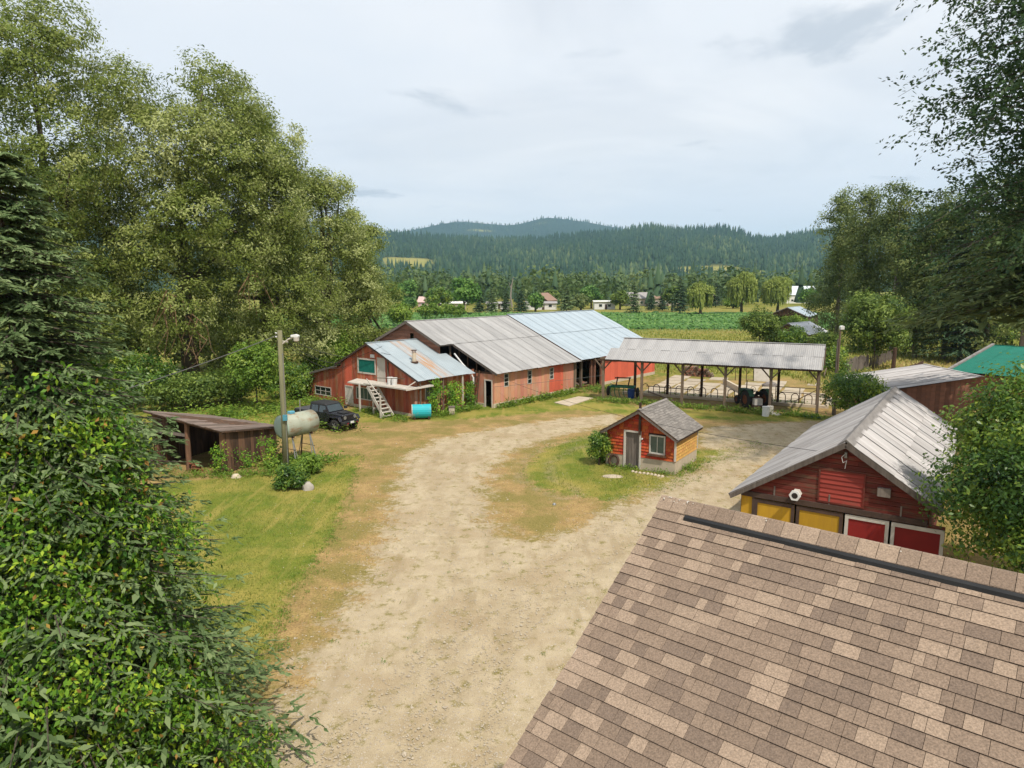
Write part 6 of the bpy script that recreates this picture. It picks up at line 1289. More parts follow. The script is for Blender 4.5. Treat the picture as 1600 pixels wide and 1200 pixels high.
# bare twig sprays in the willow shade
rng = np.random.default_rng(6)
for (px, py, D, lab) in ((265, 500, 57, 'bare orange dead branch hanging in the willow shade above the woodshed'), (300, 540, 58, 'second bare dead branch hanging beside the first in the willow'), (395, 470, 62, 'forked bare dead branch hanging in the willow above the utility pole')):
    p = AT(px, py - 40, D); b = MB(); o = thing('dead_branch', lab, 'branch', tuple(p))
    for k in range(9):
        q = np.array([rng.normal(0, .9), rng.normal(0, .4), -rng.uniform(1.2, 4.2)]); s0_ = np.array([rng.normal(0, .35), 0, rng.uniform(-1.2, .6)]); b.tube([s0_, s0_ + q * .4 + rng.normal(0, .35, 3), s0_ + q, s0_ + q + rng.normal(0, .5, 3) + (0, 0, -.3)], [.05, .04, .022, .008], 4)
    b.build('twigs', TWIG, o)

# ------------------------------------------------------------------ near spruce with creeper
SPX = np.array([-8.9, 12.2])
conifer('spruce_tree', 'tall blue green spruce beside the lawn, wrapped in creeper', 'tree', SPX, 12.4, 3.7, 'spruce', 11, 46, 13, 7, .14, wid=.33, droop=.34, bottom=.03, needles=5, trunk_r=.2, start_az=-2.0, span=3.9, jit=1.5)
def creeper():
    rng = np.random.default_rng(12); n = 2300; z = rng.uniform(0, 8.6, n); az = rng.uniform(-2.4, .75, n); keep = rng.random(n) < np.where(az > .2, .45, 1) * np.where(z > 6.5, (8.6 - z) / 2.1, 1); z, az = z[keep], az[keep]
    bump = .28 * np.sin(az * 5 + z * 1.3) + .2 * np.sin(z * 2.7 + az * 2) + rng.normal(0, .16, len(z)); r = (13.2 - z) * .262 + bump + .02
    c = np.stack([SPX[0] + r * np.cos(az), SPX[1] + r * np.sin(az), z], 1); per = 18; d = np.stack([np.cos(az), np.sin(az), np.full(len(az), .35)], 1)
    P = np.repeat(c, per, 0) + rng.normal(size=(len(c) * per, 3)) * .15; Nn = unit(np.repeat(d, per, 0) * .8 + (0, 0, .45) + rng.normal(size=P.shape) * .5); t = .42 + np.repeat(rng.normal(0, .18, len(c)), per) + rng.normal(0, .16, len(P)); al = rng.normal(size=P.shape) + (0, 0, -.9)
    o = thing('creeper_vine', 'leafy bright green creeper climbing over the tall spruce', 'vine', (SPX[0], SPX[1], 0)); P0 = P - np.array([SPX[0], SPX[1], 0]); red = rng.random(len(P)) < .03
    link('leaves', leaf_mesh('leaves', P0[~red], Nn[~red], rng.uniform(.075, .14, (~red).sum()), .5, LF['vine'], rng, t[~red], al[~red]), o); link('dry_leaves', leaf_mesh('dry_leaves', P0[red], Nn[red], rng.uniform(.09, .15, red.sum()), .5, LF['vine_red'], rng, t[red], al[red]), o)
    b = MB()
    for k in range(14):
        a0 = rng.uniform(-2.2, .6); zz = np.linspace(0, rng.uniform(4, 8), 8); b.tube([(((13.2 - z) * .25) * math.cos(a0 + .12 * math.sin(z * 2)), ((13.2 - z) * .25) * math.sin(a0 + .12 * math.sin(z * 2)), z) for z in zz], .015, 4)
    b.build('stem', BARK, o)
creeper()

# ------------------------------------------------------------------ trees and bushes on the right
tree('elm_tree', 'bright green leafy elm overhanging the red barn doors', 'tree', (16.9, 20.0), 8.7, (4.4, 3.2, 4.5), 'elm', 21, 2500, 22, .15, .5, .20, cz=.49, m=34, trunk_r=.16, f=(.22, .36), lo=-.8, shell=(.45, 1.05), limbs=12)
def overhang():
    rng = np.random.default_rng(22); o = thing('overhanging_tree', 'tall dark tree spreading loose branches against the sky', 'tree', (28.5, 33.0, 0)); c = np.array([-.3, 0, 16.0])
    b = MB(); b.tube([(0, 0, -.1), (.1, 0, 9), (-.1, 0, 18), (0, 0, 29)], [.6, .46, .32, .06], 9); Ps, Ns, Ts, Al = [], [], [], []
    for k in range(190):
        az = rng.uniform(math.pi * .52, math.pi * 1.48) if k < 175 else rng.uniform(0, 6.28); el = rng.uniform(-.15, .75); s = np.array([0, 0, rng.uniform(10.5, 27.0)]); L_ = rng.uniform(5.5, 12.0) * (1 - .3 * max(el, 0)); d = np.array([math.cos(az) * math.cos(el), math.sin(az) * math.cos(el), math.sin(el)])
        if s[2] < 13: L_ *= .85
        pts = [s + d * L_ * t + np.array([0, 0, .35 * L_ * (t - t * t) * 1.0 - .15 * L_ * t * t]) for t in np.linspace(0, 1, 6)]; b.tube(pts, [.06, .05, .04, .028, .016, .006], 4)
        for j in range(25):
            t = rng.uniform(.22, 1); i = min(int(t * 5), 4); q = pts[i] + (pts[i + 1] - pts[i]) * (t * 5 - i); td = unit((d + rng.normal(0, .7, 3) + np.array([0, 0, -.35]))[None])[0]; tl = rng.uniform(.6, 1.9); m = 11
            P = q + td * np.linspace(.1, 1, m)[:, None] * tl + rng.normal(0, .09, (m, 3)); Ps.append(P); Ns.append(unit(np.array([0, 0, .8]) + rng.normal(0, .55, (m, 3)))); Ts.append(np.full(m, .4 + rng.normal(0, .16)) + rng.normal(0, .12, m)); Al.append(td + rng.normal(0, .5, (m, 3)) + np.array([0, 0, -.25]))
    P = np.vstack(Ps); b.build('trunk', BARK, o, smooth_shade=True); link('crown', leaf_mesh('crown', P, np.vstack(Ns), rng.uniform(.18, .29, len(P)), .52, LF['shade'], rng, np.concatenate(Ts), np.vstack(Al)), o)
overhang()
conifer('cedar_tree', 'dark layered cedar behind the green roofed shed', 'tree', (32.5, 41), 19, 6.2, 'cedar', 23, 24, 11, 7, .3, wid=.30, droop=.42, bottom=.46, trunk_r=.3, needles=4, top_bias=1.25)
bush('leafy shrub hiding the far corner of the red barn', 1540, 860, 4.6, 2.4, 'elm', 49, 520, .15, per=22, spread=.2) if False else tree('leafy_bush', 'leafy shrub growing at the foot of the elm by the red barn', 'bush', (16.3, 18.0), 4.4, (2.6, 1.8, 2.2), 'elm', 49, 620, 22, .15, .5, .2, m=14, trunk_r=.07, lo=-.8)
conifer('fir_tree', 'tall dark fir among the trees beyond the meadow', 'tree', (58, 88), 24, 4.5, 'fir', 24, 26, 8, 5, .5, wid=.24, droop=.3, trunk_r=.3, needles=3, group='trees beyond the meadow')
def poplar(lab, px, D, top, rx, seed, n=620, kind='poplar'):
    q = AT(px, 600, D); h = AT(px, top, D)[2]; rng = np.random.default_rng(seed); z = np.linspace(.12, .95, 22); B = np.array([[rng.normal(0, rx * .5 * (1.05 - u * .75)), rng.normal(0, rx * .5 * (1.05 - u * .75)), h * u, *(rx * rng.uniform(.34, .58) * (1.15 - .75 * abs(u - .5)) * np.array([1, 1, 1.25]))] for u in z])
    tree('cottonwood_tree', lab, 'tree', (q[0], q[1]), h, (rx, rx, h * .4), kind, seed, int(n * 1.1), 26, .33, .55, .42, blobs=B, trunk_r=.32, bark=PALEBARK, limbs=9, group='cottonwoods beyond the pole shed', shell=(.6, 1.05))
poplar('outermost cottonwood standing toward the mountain view, narrow crown', 1302, 112, 300, 4.4, 31, 760)
poplar('tall cottonwood with sparse top beside the outermost one', 1340, 104, 294, 4.4, 32, 800)
poplar('bushy topped cottonwood in the middle of the row', 1388, 98, 288, 4.8, 33, 860)
poplar('cottonwood with pale bare lower trunk beyond the leafy tree', 1425, 94, 325, 4.4, 34, 700)
poplar('shadowed cottonwood at the inner end of the row', 1470, 92, 300, 5.0, 35, 860)
poplar('dark cottonwood behind the cedar', 1535, 90, 290, 5.4, 36, 600)
poplar('leaning cottonwood closing the gap beside the cedar', 1590, 84, 310, 5.4, 37, 560)
def bush(lab, px, py, h, r, kind, seed, n, size=.22, name='leafy_bush', per=20, spread=.2, group=None, cat='bush', m=12):
    p = G(px, py); return tree(name, lab, cat, (p[0], p[1]), h, (r, r, h * .5), kind, seed, n, per, size, .5, spread, cz=.52, m=m, trunk_r=.07, limbs=5, lo=-.7, f=(.3, .46), group=group)
bush('large leafy tree standing in the plank fence line', 1364, 577, 10.2, 3.9, 'bush', 41, 820, .34, 'leafy_tree', cat='tree', spread=.3, m=18)
bush('dark round bush at the end of the pole shed', 1338, 668, 4.2, 2.5, 'elm', 42, 620, .19)
bush('leafy shrub between the crop field and the dark barn', 1186, 540, 6.0, 3.3, 'bush', 43, 420, .36, spread=.35)
bush('pale green scrub in front of the dark barn', 1248, 532, 3.6, 4.2, 'weed', 44, 340, .38, spread=.4)
bush('dark scrub beside the tarped shed', 1238, 545, 3.4, 2.2, 'elm', 45, 280, .3, spread=.3)
bush('scrub under the pole shed ridge beside the leafy tree', 1290, 552, 3.2, 2.6, 'bush', 46, 260, .3, spread=.3)
bush('dark shrub between the pole shed end and the leafy tree', 1306, 590, 3.4, 1.5, 'elm', 47, 280, .24, spread=.25)
bush('rounded bush beyond the green roofed shed', 1545, 556, 5.4, 3.0, 'elm', 48, 420, .28, spread=.3)
for i, (px, py, h, r) in enumerate(((1420, 530, 5.5, 4.5), (1470, 532, 6.0, 5), (1515, 530, 6.5, 5), (1570, 528, 6, 5), (1375, 522, 5.5, 4), (1620, 530, 7, 5.5))):
    bush(['low thicket under the bare trunk cottonwood', 'thicket in the shadow between two cottonwoods', 'tall thicket on the far side of the meadow', 'thicket beside the cedar at the meadow edge', 'thicket behind the leafy tree', 'dense thicket past the cedar'][i], px, py, h, r, 'bush', 50 + i, 380, .42, 'thicket', spread=.45, group='thickets along the meadow')
bush('young ash sapling growing behind the woodshed', 402, 640, 5.6, 2.0, 'weed', 60, 420, .24, 'ash_sapling', spread=.26, cat='tree', m=16)
bush('shrub filling the gap between sapling and annex', 455, 622, 3.2, 2.2, 'elm', 61, 300, .24, spread=.25)
bush('bramble thicket on the slope behind the annex lean-to', 520, 585, 4.6, 4.2, 'weed', 62, 460, .3, spread=.35)
bush('bramble between the sapling and the willow trunks', 345, 632, 2.4, 3.2, 'bush', 63, 320, .26, spread=.3)
bush('low bramble behind the woodshed roof', 290, 640, 2.6, 3.0, 'bush', 64, 300, .26, spread=.3)
bush('dark hedge under the huge willow', 210, 640, 4.2, 4.5, 'elm', 65, 420, .3, spread=.35)
bush('hedge at the foot of the tall pale willow', 380, 600, 4.0, 4.5, 'willow2', 68, 420, .3, spread=.35)
for i, (px_, D_, h_) in enumerate(((150, 78, 8), (250, 80, 8.5), (330, 82, 8), (410, 84, 7.5), (60, 78, 8))):
    q_ = AT(px_, 600, D_); tree('hedge_tree', ['dark shrub tree behind the huge willow trunk', 'dark shrub tree between the two largest willow trunks', 'dark shrub tree behind the tall pale willow', 'dark shrub tree behind the broad olive willow', 'dark shrub tree behind the spruce'][i], 'tree', (q_[0], q_[1]), h_, (5.5, 3, h_ * .5), 'willow2', 500 + i, 380, 13, .6, .5, .5, cz=.5, m=14, lo=-.8, group='shrub trees behind the willows')
bush('leafy nettle clump at the foot of the utility pole', 452, 762, 1.0, .95, 'elm', 66, 240, .16, spread=.12)
bush('nettle clump between the pole and the tank stand', 480, 738, .9, .9, 'weed', 67, 220, .16, spread=.12)
bush('small bush pressed against the shingled shed end', 936, 726, 1.9, .62, 'elm', 69, 260, .13, spread=.13)
bush('lilac shrub screening the open end of the woodshed', 205, 735, 2.6, 1.6, 'spruce', 70, 300, .17, spread=.2)

# ------------------------------------------------------------------ middle distance: single trees, houses
def mid_tree(i, px, by, ty, hw, kind):
    D = G(px, by)[1]; q = AT(px, 600, D); h = AT(px, ty, D)[2]; r = hw / FPX * D; sd = 100 + i
    if kind in ('spruce', 'fir'): return lambda lab: conifer('conifer_tree', lab, 'tree', (q[0], q[1]), h, r * 1.05, kind, sd, 17, 8, 4, .9, wid=.34, droop=.22, group='trees beyond the crop field', trunk_r=.25, bottom=.08)
    if kind == 'weep':
        def mk(lab):
            rng = np.random.default_rng(sd); o = thing('weeping_willow', lab, 'tree', (q[0], q[1], 0), 0, 'trees beyond the crop field'); B = lobes(rng, (0, 0, h * .68), (r * .9, r * .9, h * .3), 14, (.3, .45), -.25)
            P, Nn, t = clumps(rng, B, 330, 10, .45, (.75, 1.02), -.2); ns = 520; d = sphere_dirs(rng, ns); k = rng.choice(len(B), ns); s = B[k, :3] + d * B[k, 3:] * .98; ln = rng.uniform(.25, .6, ns) * s[:, 2]; st = rng.normal(0, .14, ns); m = 11
            f = np.linspace(0, 1, m); Q = s[:, None, :] + np.array([0, 0, -1.0]) * (f[None, :, None] * ln[:, None, None]) + rng.normal(0, .10, (ns, m, 3)); out = unit(s - np.array([0, 0, h * .5])); 
            P2 = Q.reshape(-1, 3); N2 = unit(np.repeat(out, m, 0) + rng.normal(0, .4, P2.shape)); t2 = .52 + np.repeat(st, m) + rng.normal(0, .1, len(P2)); al = np.vstack([rng.normal(size=P.shape) + (0, 0, -.8), np.tile((0, 0, -1.0), (len(P2), 1)) + rng.normal(0, .12, P2.shape)])
            AP = np.vstack([P, P2]); ok = AP[:, 2] > .6; sz = np.concatenate([rng.uniform(.7, 1.2, len(P)), rng.uniform(.9, 1.5, len(P2))]); link('crown', leaf_mesh('crown', AP[ok], np.vstack([Nn, N2])[ok], sz[ok], .3, LF['weep'], rng, np.concatenate([t, t2])[ok], al[ok]), o)
            limb_tree(rng, h * .7, .5, B[:6, :3], BARK, o)
        return mk
    return lambda lab: tree('broadleaf_tree', lab, 'tree', (q[0], q[1]), h, (r, r, h * .42), kind, sd, 300, 12, .95, .6, .6, cz=.56, m=12, trunk_r=.4, group='trees beyond the crop field', limbs=5)
MID = [(635, 481, 438, 26, 'maple', 'dark spreading maple beside the willow row at the field edge'), (642, 485, 467, 8, 'maple', 'small lollipop shaped tree before the dark maple'), (688, 486, 446, 23, 'elm', 'light green round tree next to the pink house'),
       (726, 492, 432, 25, 'maple', 'large full maple on the field edge with short trunk'), (750, 490, 437, 9, 'fir', 'slim dark conifer just beside the large maple'), (769, 490, 449, 11, 'spruce', 'grey green conifer beyond the barn ridge between two slim ones'), (791, 489, 455, 9, 'fir', 'small dark conifer over the barn ridge joint'),
       (814, 488, 452, 12, 'fir', 'bushy dark conifer over the blue roof'), (836, 487, 458, 10, 'maple', 'small dark round tree beside the brown house'), (884, 486, 446, 15, 'spruce', 'big spruce beside the brown house'), (906, 485, 462, 12, 'poplar', 'low greyish tree beside the big spruce'), (922, 482, 446, 17, 'maple', 'rounded maple beside the white camper'),
       (966, 484, 454, 13, 'bush', 'pale feathery tree between camper and spruce'), (987, 491, 439, 12, 'spruce', 'pointed spruce standing alone on the mown strip'), (1014, 485, 455, 8, 'fir', 'small fir before the tan houses'), (1031, 485, 456, 8, 'fir', 'second small fir before the tan houses'), (1058, 489, 430, 14, 'fir', 'tall dark fir beside the first weeping willow'),
       (1046, 487, 446, 10, 'bush', 'light green tree tucked behind the tall dark fir'), (1090, 493, 443, 22, 'weep', 'smallest weeping willow standing apart on the mown strip'), (1113, 480, 440, 9, 'fir', 'dark fir behind the white roofed church'), (1153, 489, 427, 25, 'weep', 'tall weeping willow of the joined pair'), (1208, 489, 434, 28, 'weep', 'wide weeping willow of the joined pair'),
       (1256, 484, 450, 13, 'maple', 'maple in front of the white roofs beside the cottonwoods'), (1140, 482, 466, 14, 'weed', 'light low shrub before the church'), (860, 480, 452, 10, 'bush', 'light tree just behind the brown house'), (668, 478, 446, 12, 'poplar', 'grey green tree behind the pink house')]
for i, t in enumerate(MID): mid_tree(i, *t[:5])(t[5])
def far_house(name, lab, px, by, w, d, hw, ha, rot, wallm, roofm, cat='house', windows=2):
    p = G(px, by); b = thing(name, lab, cat, (p[0], p[1], 0), rot)
    MB().prism([(-w / 2, 0, 0), (w / 2, 0, 0), (w / 2, 0, hw), (-w / 2, 0, hw)], (0, d, 0)).build('wall', wallm, b)
    for s in (0, 1): MB().prism([(-w / 2 if not s else w / 2, 0, hw), (-w / 2 if not s else w / 2, d, hw), (-w / 2 if not s else w / 2, d / 2, ha - .15)], (.1 if not s else -.1, 0, 0)).build('gable', wallm, b)
    for s in (0, 1): MB().prism([(-w / 2 - .5, d / 2, ha), (w / 2 + .5, d / 2, ha), (w / 2 + .5, -.5 if not s else d + .5, hw - .15), (-w / 2 - .5, -.5 if not s else d + .5, hw - .15)], (0, 0, .12)).build('roof', roofm, b)
    for k in range(windows):
        x = -w / 2 + w * (k + .7) / (windows + .4); f = MB().box(x - .75, x + .75, -.08, .02, 1.0, 2.2).build('window', MT['white'], b); MB().box(x - .62, x + .62, -.1, -.07, 1.1, 2.1).build('pane', MT['glass'], f)
    MB().box(w * .06 - .5, w * .06 + .5, -.06, .02, 0, 2.1).build('door', MT['frame_brown'], b)
cream = mat('cream wall', (.52, .44, .36), (.46, .38, .3), 2); pink = mat('pinkish wall', (.56, .40, .37), (.5, .36, .33), 2); whw = mat('white wall', (.68, .66, .62), (.6, .58, .55), 2); wroof = mat('white metal roof far', (.62, .66, .70), (.55, .6, .64), 2, .5); broof = mat('brown roof far', (.30, .19, .14), (.24, .15, .11), 2); groof = mat('grey roof far', (.34, .32, .31), (.28, .26, .25), 2); dbrown = mat('dark brown wall', (.13, .065, .045), (.1, .05, .035), 2)
far_house('brown_cottage', 'dark brown gabled house with tan roof beyond the barn', 862, 482, 9, 8, 3.4, 6.4, R(62), dbrown, broof)
far_house('white_trailer', 'long white trailer home before the brown house', 846, 484, 12, 4, 2.6, 3.2, R(4), whw, groof, windows=3)
far_house('pink_house', 'pinkish low house beside the light green round tree', 672, 482, 10, 7, 2.7, 4.8, R(-5), pink, pink, windows=3)
far_house('pale_trailer', 'pale low trailer home behind the maple trunks', 704, 483, 12, 4, 2.4, 3.0, 0, cream, whw, windows=3)
far_house('white_cabin', 'small white cabin seen between the conifers', 778, 483, 9, 4, 2.3, 2.9, 0, whw, groof)
far_house('camper_van', 'white camper with dark windows beside the rounded maple', 945, 483.5, 8.5, 3, 3.2, 3.5, R(4), MT['white'], MT['white'], 'camper', 2)
far_house('tan_house', 'tan house with pale gable behind the small firs', 1008, 478, 16, 9, 3.5, 6.2, R(8), cream, groof, windows=4)
far_house('tan_house', 'second tan house behind the tall dark fir', 1040, 478, 14, 9, 3.5, 6.0, R(-6), cream, broof, windows=3)
far_house('white_hall', 'tan hall with wide white roof beside the weeping willows', 1118, 476, 20, 12, 4.0, 9.5, R(80), cream, wroof, windows=2)
far_house('white_barn', 'white metal roofed barn seen past the wide weeping willow', 1250, 474, 22, 13, 4.5, 9.0, R(10), whw, wroof, windows=2)
lump('low_shrub', 1024, 491, 1.6, .9, 1.1, LF['maple'], 'dark low shrub alone on the mown strip', 'shrub', 31); lump('dark_hedge', 1127, 492, 6, 1.5, .9, LF['maple'], 'long dark low hedge on the mown strip', 'hedge', 32)
MT2 = None
# row of orange tinged young shrubs at the field edge by the willows
for i in range(9):
    px = 660 + i * 7.5; p = G(px, 500 - .3 * i); rr = random.Random(i)
    tree('young_shrub', 'yellow green young shrub in the row along the crop field edge', 'shrub', (p[0], p[1]), rr.uniform(3.2, 5.0), (1.6, 1.6, 2.0), 'weed', 300 + i, 60, 10, .6, .5, .4, m=5, trunk_r=.08, limbs=3, group='young shrubs along the field edge')
bush('yellow green bush at the end of the willow row', 628, 512, 5.5, 3.2, 'weed', 310, 300, .5, spread=.45)

# ------------------------------------------------------------------ far wood and the hills
def cones(rng, P, h, w, sides=5):
    """two stacked ragged cones per tree"""
    n = len(P); V = np.empty((n, 2 * sides + 2, 3)); a0 = rng.uniform(0, 6.28, n)
    for k in range(sides):
        a = a0 + 2 * math.pi * k / sides
        for j, (rr, zz) in enumerate(((1.0, .06), (.62, .48))):
            V[:, j * sides + k] = P + np.stack([np.cos(a) * w * rr, np.sin(a) * w * rr, h * zz + rng.normal(0, .02, n) * h], 1) * np.array([1, 1, 1])
    V[:, 2 * sides] = P + np.stack([0 * h, 0 * h, h * .66], 1); V[:, 2 * sides + 1] = P + np.stack([0 * h, 0 * h, h], 1)
    F = []
    for k in range(sides): k2 = (k + 1) % sides; F += [(k, k2, 2 * sides), (sides + k, sides + k2, 2 * sides + 1)]
    F = np.array(F); FF = (np.arange(n)[:, None, None] * (2 * sides + 2) + F[None]).reshape(-1, 3); return V.reshape(-1, 3), FF, len(F)
def far_wood():
    rng = np.random.default_rng(71); n = 620; px = rng.uniform(560, 1330, n); D = rng.uniform(310, 720, n); x = (px - 800) / FPX * D; h = rng.uniform(12, 20, n) * (1 - .15 * (D > 500)); con = rng.random(n) < .35
    P, Nn, t, S = [], [], [], []
    for i in np.where(~con)[0]:
        m = 90; d = sphere_dirs(rng, m); q = np.array([x[i], D[i], h[i] * .55]) + d * np.array([h[i] * .30, h[i] * .30, h[i] * .45]) * rng.uniform(.7, 1.05, (m, 1)); P.append(q); Nn.append(unit(d + rng.normal(0, .4, d.shape))); t.append(.45 + rng.normal(0, .2) + rng.normal(0, .12, m)); S.append(rng.uniform(1.5, 2.8, m))
    o = link('far_wood', leaf_mesh('far_wood', np.vstack(P), np.vstack(Nn), np.concatenate(S), .7, leaf_mat('far wood leaf', (0.03, 0.055, 0.018), (0.06, 0.095, 0.028), (0.12, 0.15, 0.05), trans=.25), rng, np.concatenate(t))); tag(o, 'mixed green wood filling the valley floor before the hills', 'wood', kind='stuff')
    Pc = np.stack([x[con], D[con], 0 * x[con]], 1); V, F, k = cones(rng, Pc, h[con] * 1.15, h[con] * .17, 7); o = link('far_conifers', mesh_np('far_conifers', V, F, LF['fir'], False, np.repeat(np.clip(.5 + rng.normal(0, .2, len(Pc)), 0, 1), k))); tag(o, 'dark conifers mixed into the valley wood', 'wood', kind='stuff')
far_wood()
conifer('conifer_tree', 'tall conifer rising from the valley wood behind the large maple', 'tree', tuple(AT(727, 600, 330)[:2]), AT(727, 422, 330)[2], 4.0, 'fir', 77, 16, 7, 4, 1.0, wid=.34, group='trees beyond the crop field')
tp = AT(800, 478, 300); o = thing('bare_snag', 'bleached bare tree trunk rising from the valley wood', 'tree', (tp[0], 300, 0)); hh = AT(800, 432, 300)[2]
MB().tube([(0, 0, 0), (-.6, 0, hh * .35), (-.2, 0, hh * .7), (.6, 0, hh)], [.5, .4, .28, .08], 6).build('trunk', PALEBARK, o); MB().tube([(-.3, 0, hh * .6), (-1.4, 0, hh * .82)], [.2, .05], 5).build('limb', PALEBARK, o)

def interp(px, prof): a = np.array(prof, float); return np.interp(px, a[:, 0], a[:, 1])
def hill(name, lab, prof, D0, D1, rough, seed, ntree, clear, forest_lab, th=(17, 27), pxr=(420, 1480), tw=.15):
    """terrain rising from D0 to the skyline profile (pixel heights) at D1"""
    rng = np.random.default_rng(seed); az = np.linspace(-1100, 2700, 240); r = np.linspace(0, 1.25, 46); ks = rng.uniform(.6, 3.0, (7, 3)) * rng.choice([-1, 1], (7, 3))
    def nz(px, u): return sum(np.sin(k[0] * px / 70 + k[1] * u * 6 + k[2] * 9) / (1 + i * .35) for i, k in enumerate(ks)) / 4
    def hgt(px, u):
        py = interp(px, prof); top = HCAM + D1 * np.tan(np.arctan((600 - py) / FPX) - PITCH); s = np.clip(u, 0, 1); e = np.where(u <= 1, s ** 1.25 * (1 - .12 * np.sin(s * 9)) , 1 - (u - 1) * .8); e = e / 1.0
        e = np.where(u <= 1, s ** 1.2, e); return top * e * (1 + rough * nz(px, u) * np.sin(math.pi * np.clip(u, 0, 1)) ) - 1.0
    def xy(px, u): D = D0 + (D1 - D0) * u; return (px - 800) / FPX * D, D
    A_, Rr = np.meshgrid(az, r); x, y = xy(A_, Rr); z = hgt(A_, Rr); ny, nx = A_.shape; idx = np.arange(nx * ny).reshape(ny, nx); F = np.stack([idx[:-1, :-1].ravel(), idx[:-1, 1:].ravel(), idx[1:, 1:].ravel(), idx[1:, :-1].ravel()], 1)
    me = mesh_np(name, np.stack([x.ravel(), y.ravel(), z.ravel()], 1), F, HILL_MAT, True); cl = np.zeros(A_.size)
    def clearing(px, u):
        v = np.zeros(np.shape(px))
        for cx, cu, rx, ru in clear: v = np.maximum(v, smooth(1.25, .8, np.hypot((px - cx) / rx, (u - cu) / ru) + .12 * np.sin(px / 9) + .1 * np.sin(u * 40)))
        return v
    # finer patch mesh for clearings comes from the attribute on a dense enough grid
    a = me.attributes.new('green', 'FLOAT', 'POINT'); a.data.foreach_set('value', clearing(A_.ravel(), Rr.ravel()).astype(np.float32)); tag(link(name, me), kind='structure')
    px = rng.uniform(*pxr, ntree); u = rng.uniform(.0, 1.04, ntree) ** .75; keep = clearing(px, u) < .45; px, u = px[keep], u[keep]; x, y = xy(px, u); z = hgt(px, u); n = len(px); h = rng.uniform(*th, n) * rng.choice([.7, .85, 1, 1, 1.25], n); dec = (rng.random(n) < .5 * smooth(.15, .7, .5 + .5 * nz(px * .6 + 40, u + .3)) * smooth(.9, .3, u))
    V, F, k = cones(rng, np.stack([x, y, z - 1], 1), np.where(dec, h * .75, h), h * np.where(dec, tw * 1.9, tw), 4); t = np.clip(.36 + .34 * nz(px, u) + np.where(dec, .32, 0) + rng.normal(0, .17, n), 0, 1)
    o = link('hill_forest', mesh_np('hill_forest', V, F, LF['hill'], False, np.repeat(t, k))); tag(o, forest_lab, 'forest', kind='stuff')
LF['hill'] = leaf_mat('hill conifer', (0.010, 0.024, 0.016), (0.020, 0.042, 0.022), (0.060, 0.08, 0.032), rough=.9, trans=.0, spec=.1)
def hill_material():
    m = bpy.data.materials.new('hill ground'); m.use_nodes = True; nt = m.node_tree; N = nt.nodes.new; L = nt.links.new; bs = nt.nodes['Principled BSDF']; bs.inputs['Roughness'].default_value = 1; bs.inputs['Specular IOR Level'].default_value = 0
    a = N('ShaderNodeAttribute'); a.attribute_name = 'green'; g = N('ShaderNodeNewGeometry'); n = N('ShaderNodeTexNoise'); n.inputs['Scale'].default_value = .02; n.inputs['Detail'].default_value = 8; L(g.outputs['Position'], n.inputs['Vector'])
    c1 = N('ShaderNodeMix'); c1.data_type = 'RGBA'; L(n.outputs['Fac'], c1.inputs['Factor']); c1.inputs['A'].default_value = (.015, .03, .018, 1); c1.inputs['B'].default_value = (.03, .05, .022, 1)
    c2 = N('ShaderNodeMix'); c2.data_type = 'RGBA'; L(n.outputs['Fac'], c2.inputs['Factor']); c2.inputs['A'].default_value = (.17, .20, .05, 1); c2.inputs['B'].default_value = (.30, .24, .09, 1)
    c3 = N('ShaderNodeMix'); c3.data_type = 'RGBA'; L(a.outputs['Fac'], c3.inputs['Factor']); L(c1.outputs['Result'], c3.inputs['A']); L(c2.outputs['Result'], c3.inputs['B']); L(c3.outputs['Result'], bs.inputs['Base Color']); return m
HILL_MAT = hill_material()
hill('hill_near', '', [(-1100, 330), (0, 350), (400, 352), (560, 362), (600, 365), (660, 370), (720, 374), (780, 377), (850, 375), (905, 368), (960, 366), (985, 360), (1012, 355), (1050, 362), (1085, 360), (1118, 358), (1150, 362), (1165, 373), (1200, 377), (1225, 370), (1255, 366), (1290, 362), (1400, 340), (1700, 330), (2700, 320)], 900, 2500, .10, 81, 18000, [(642, .36, 42, .10), (1125, .24, 75, .055), (712, .34, 9, .04), (1115, .82, 12, .04), (1235, .2, 12, .05)], 'dense conifer forest covering the nearer hills')
hill('hill_far', '', [(-1100, 340), (300, 372), (560, 374), (622, 364), (660, 357), (690, 350), (720, 346), (745, 348), (790, 352), (815, 350), (835, 343), (855, 340), (880, 342), (920, 348), (960, 356), (990, 360), (1040, 366), (1120, 372), (1190, 373), (1230, 370), (1300, 372), (2700, 360)], 3300, 5600, .06, 82, 10000, [(752, .86, 14, .025), (848, .93, 8, .02)], 'blue forested far hills', (20, 30), tw=.2)

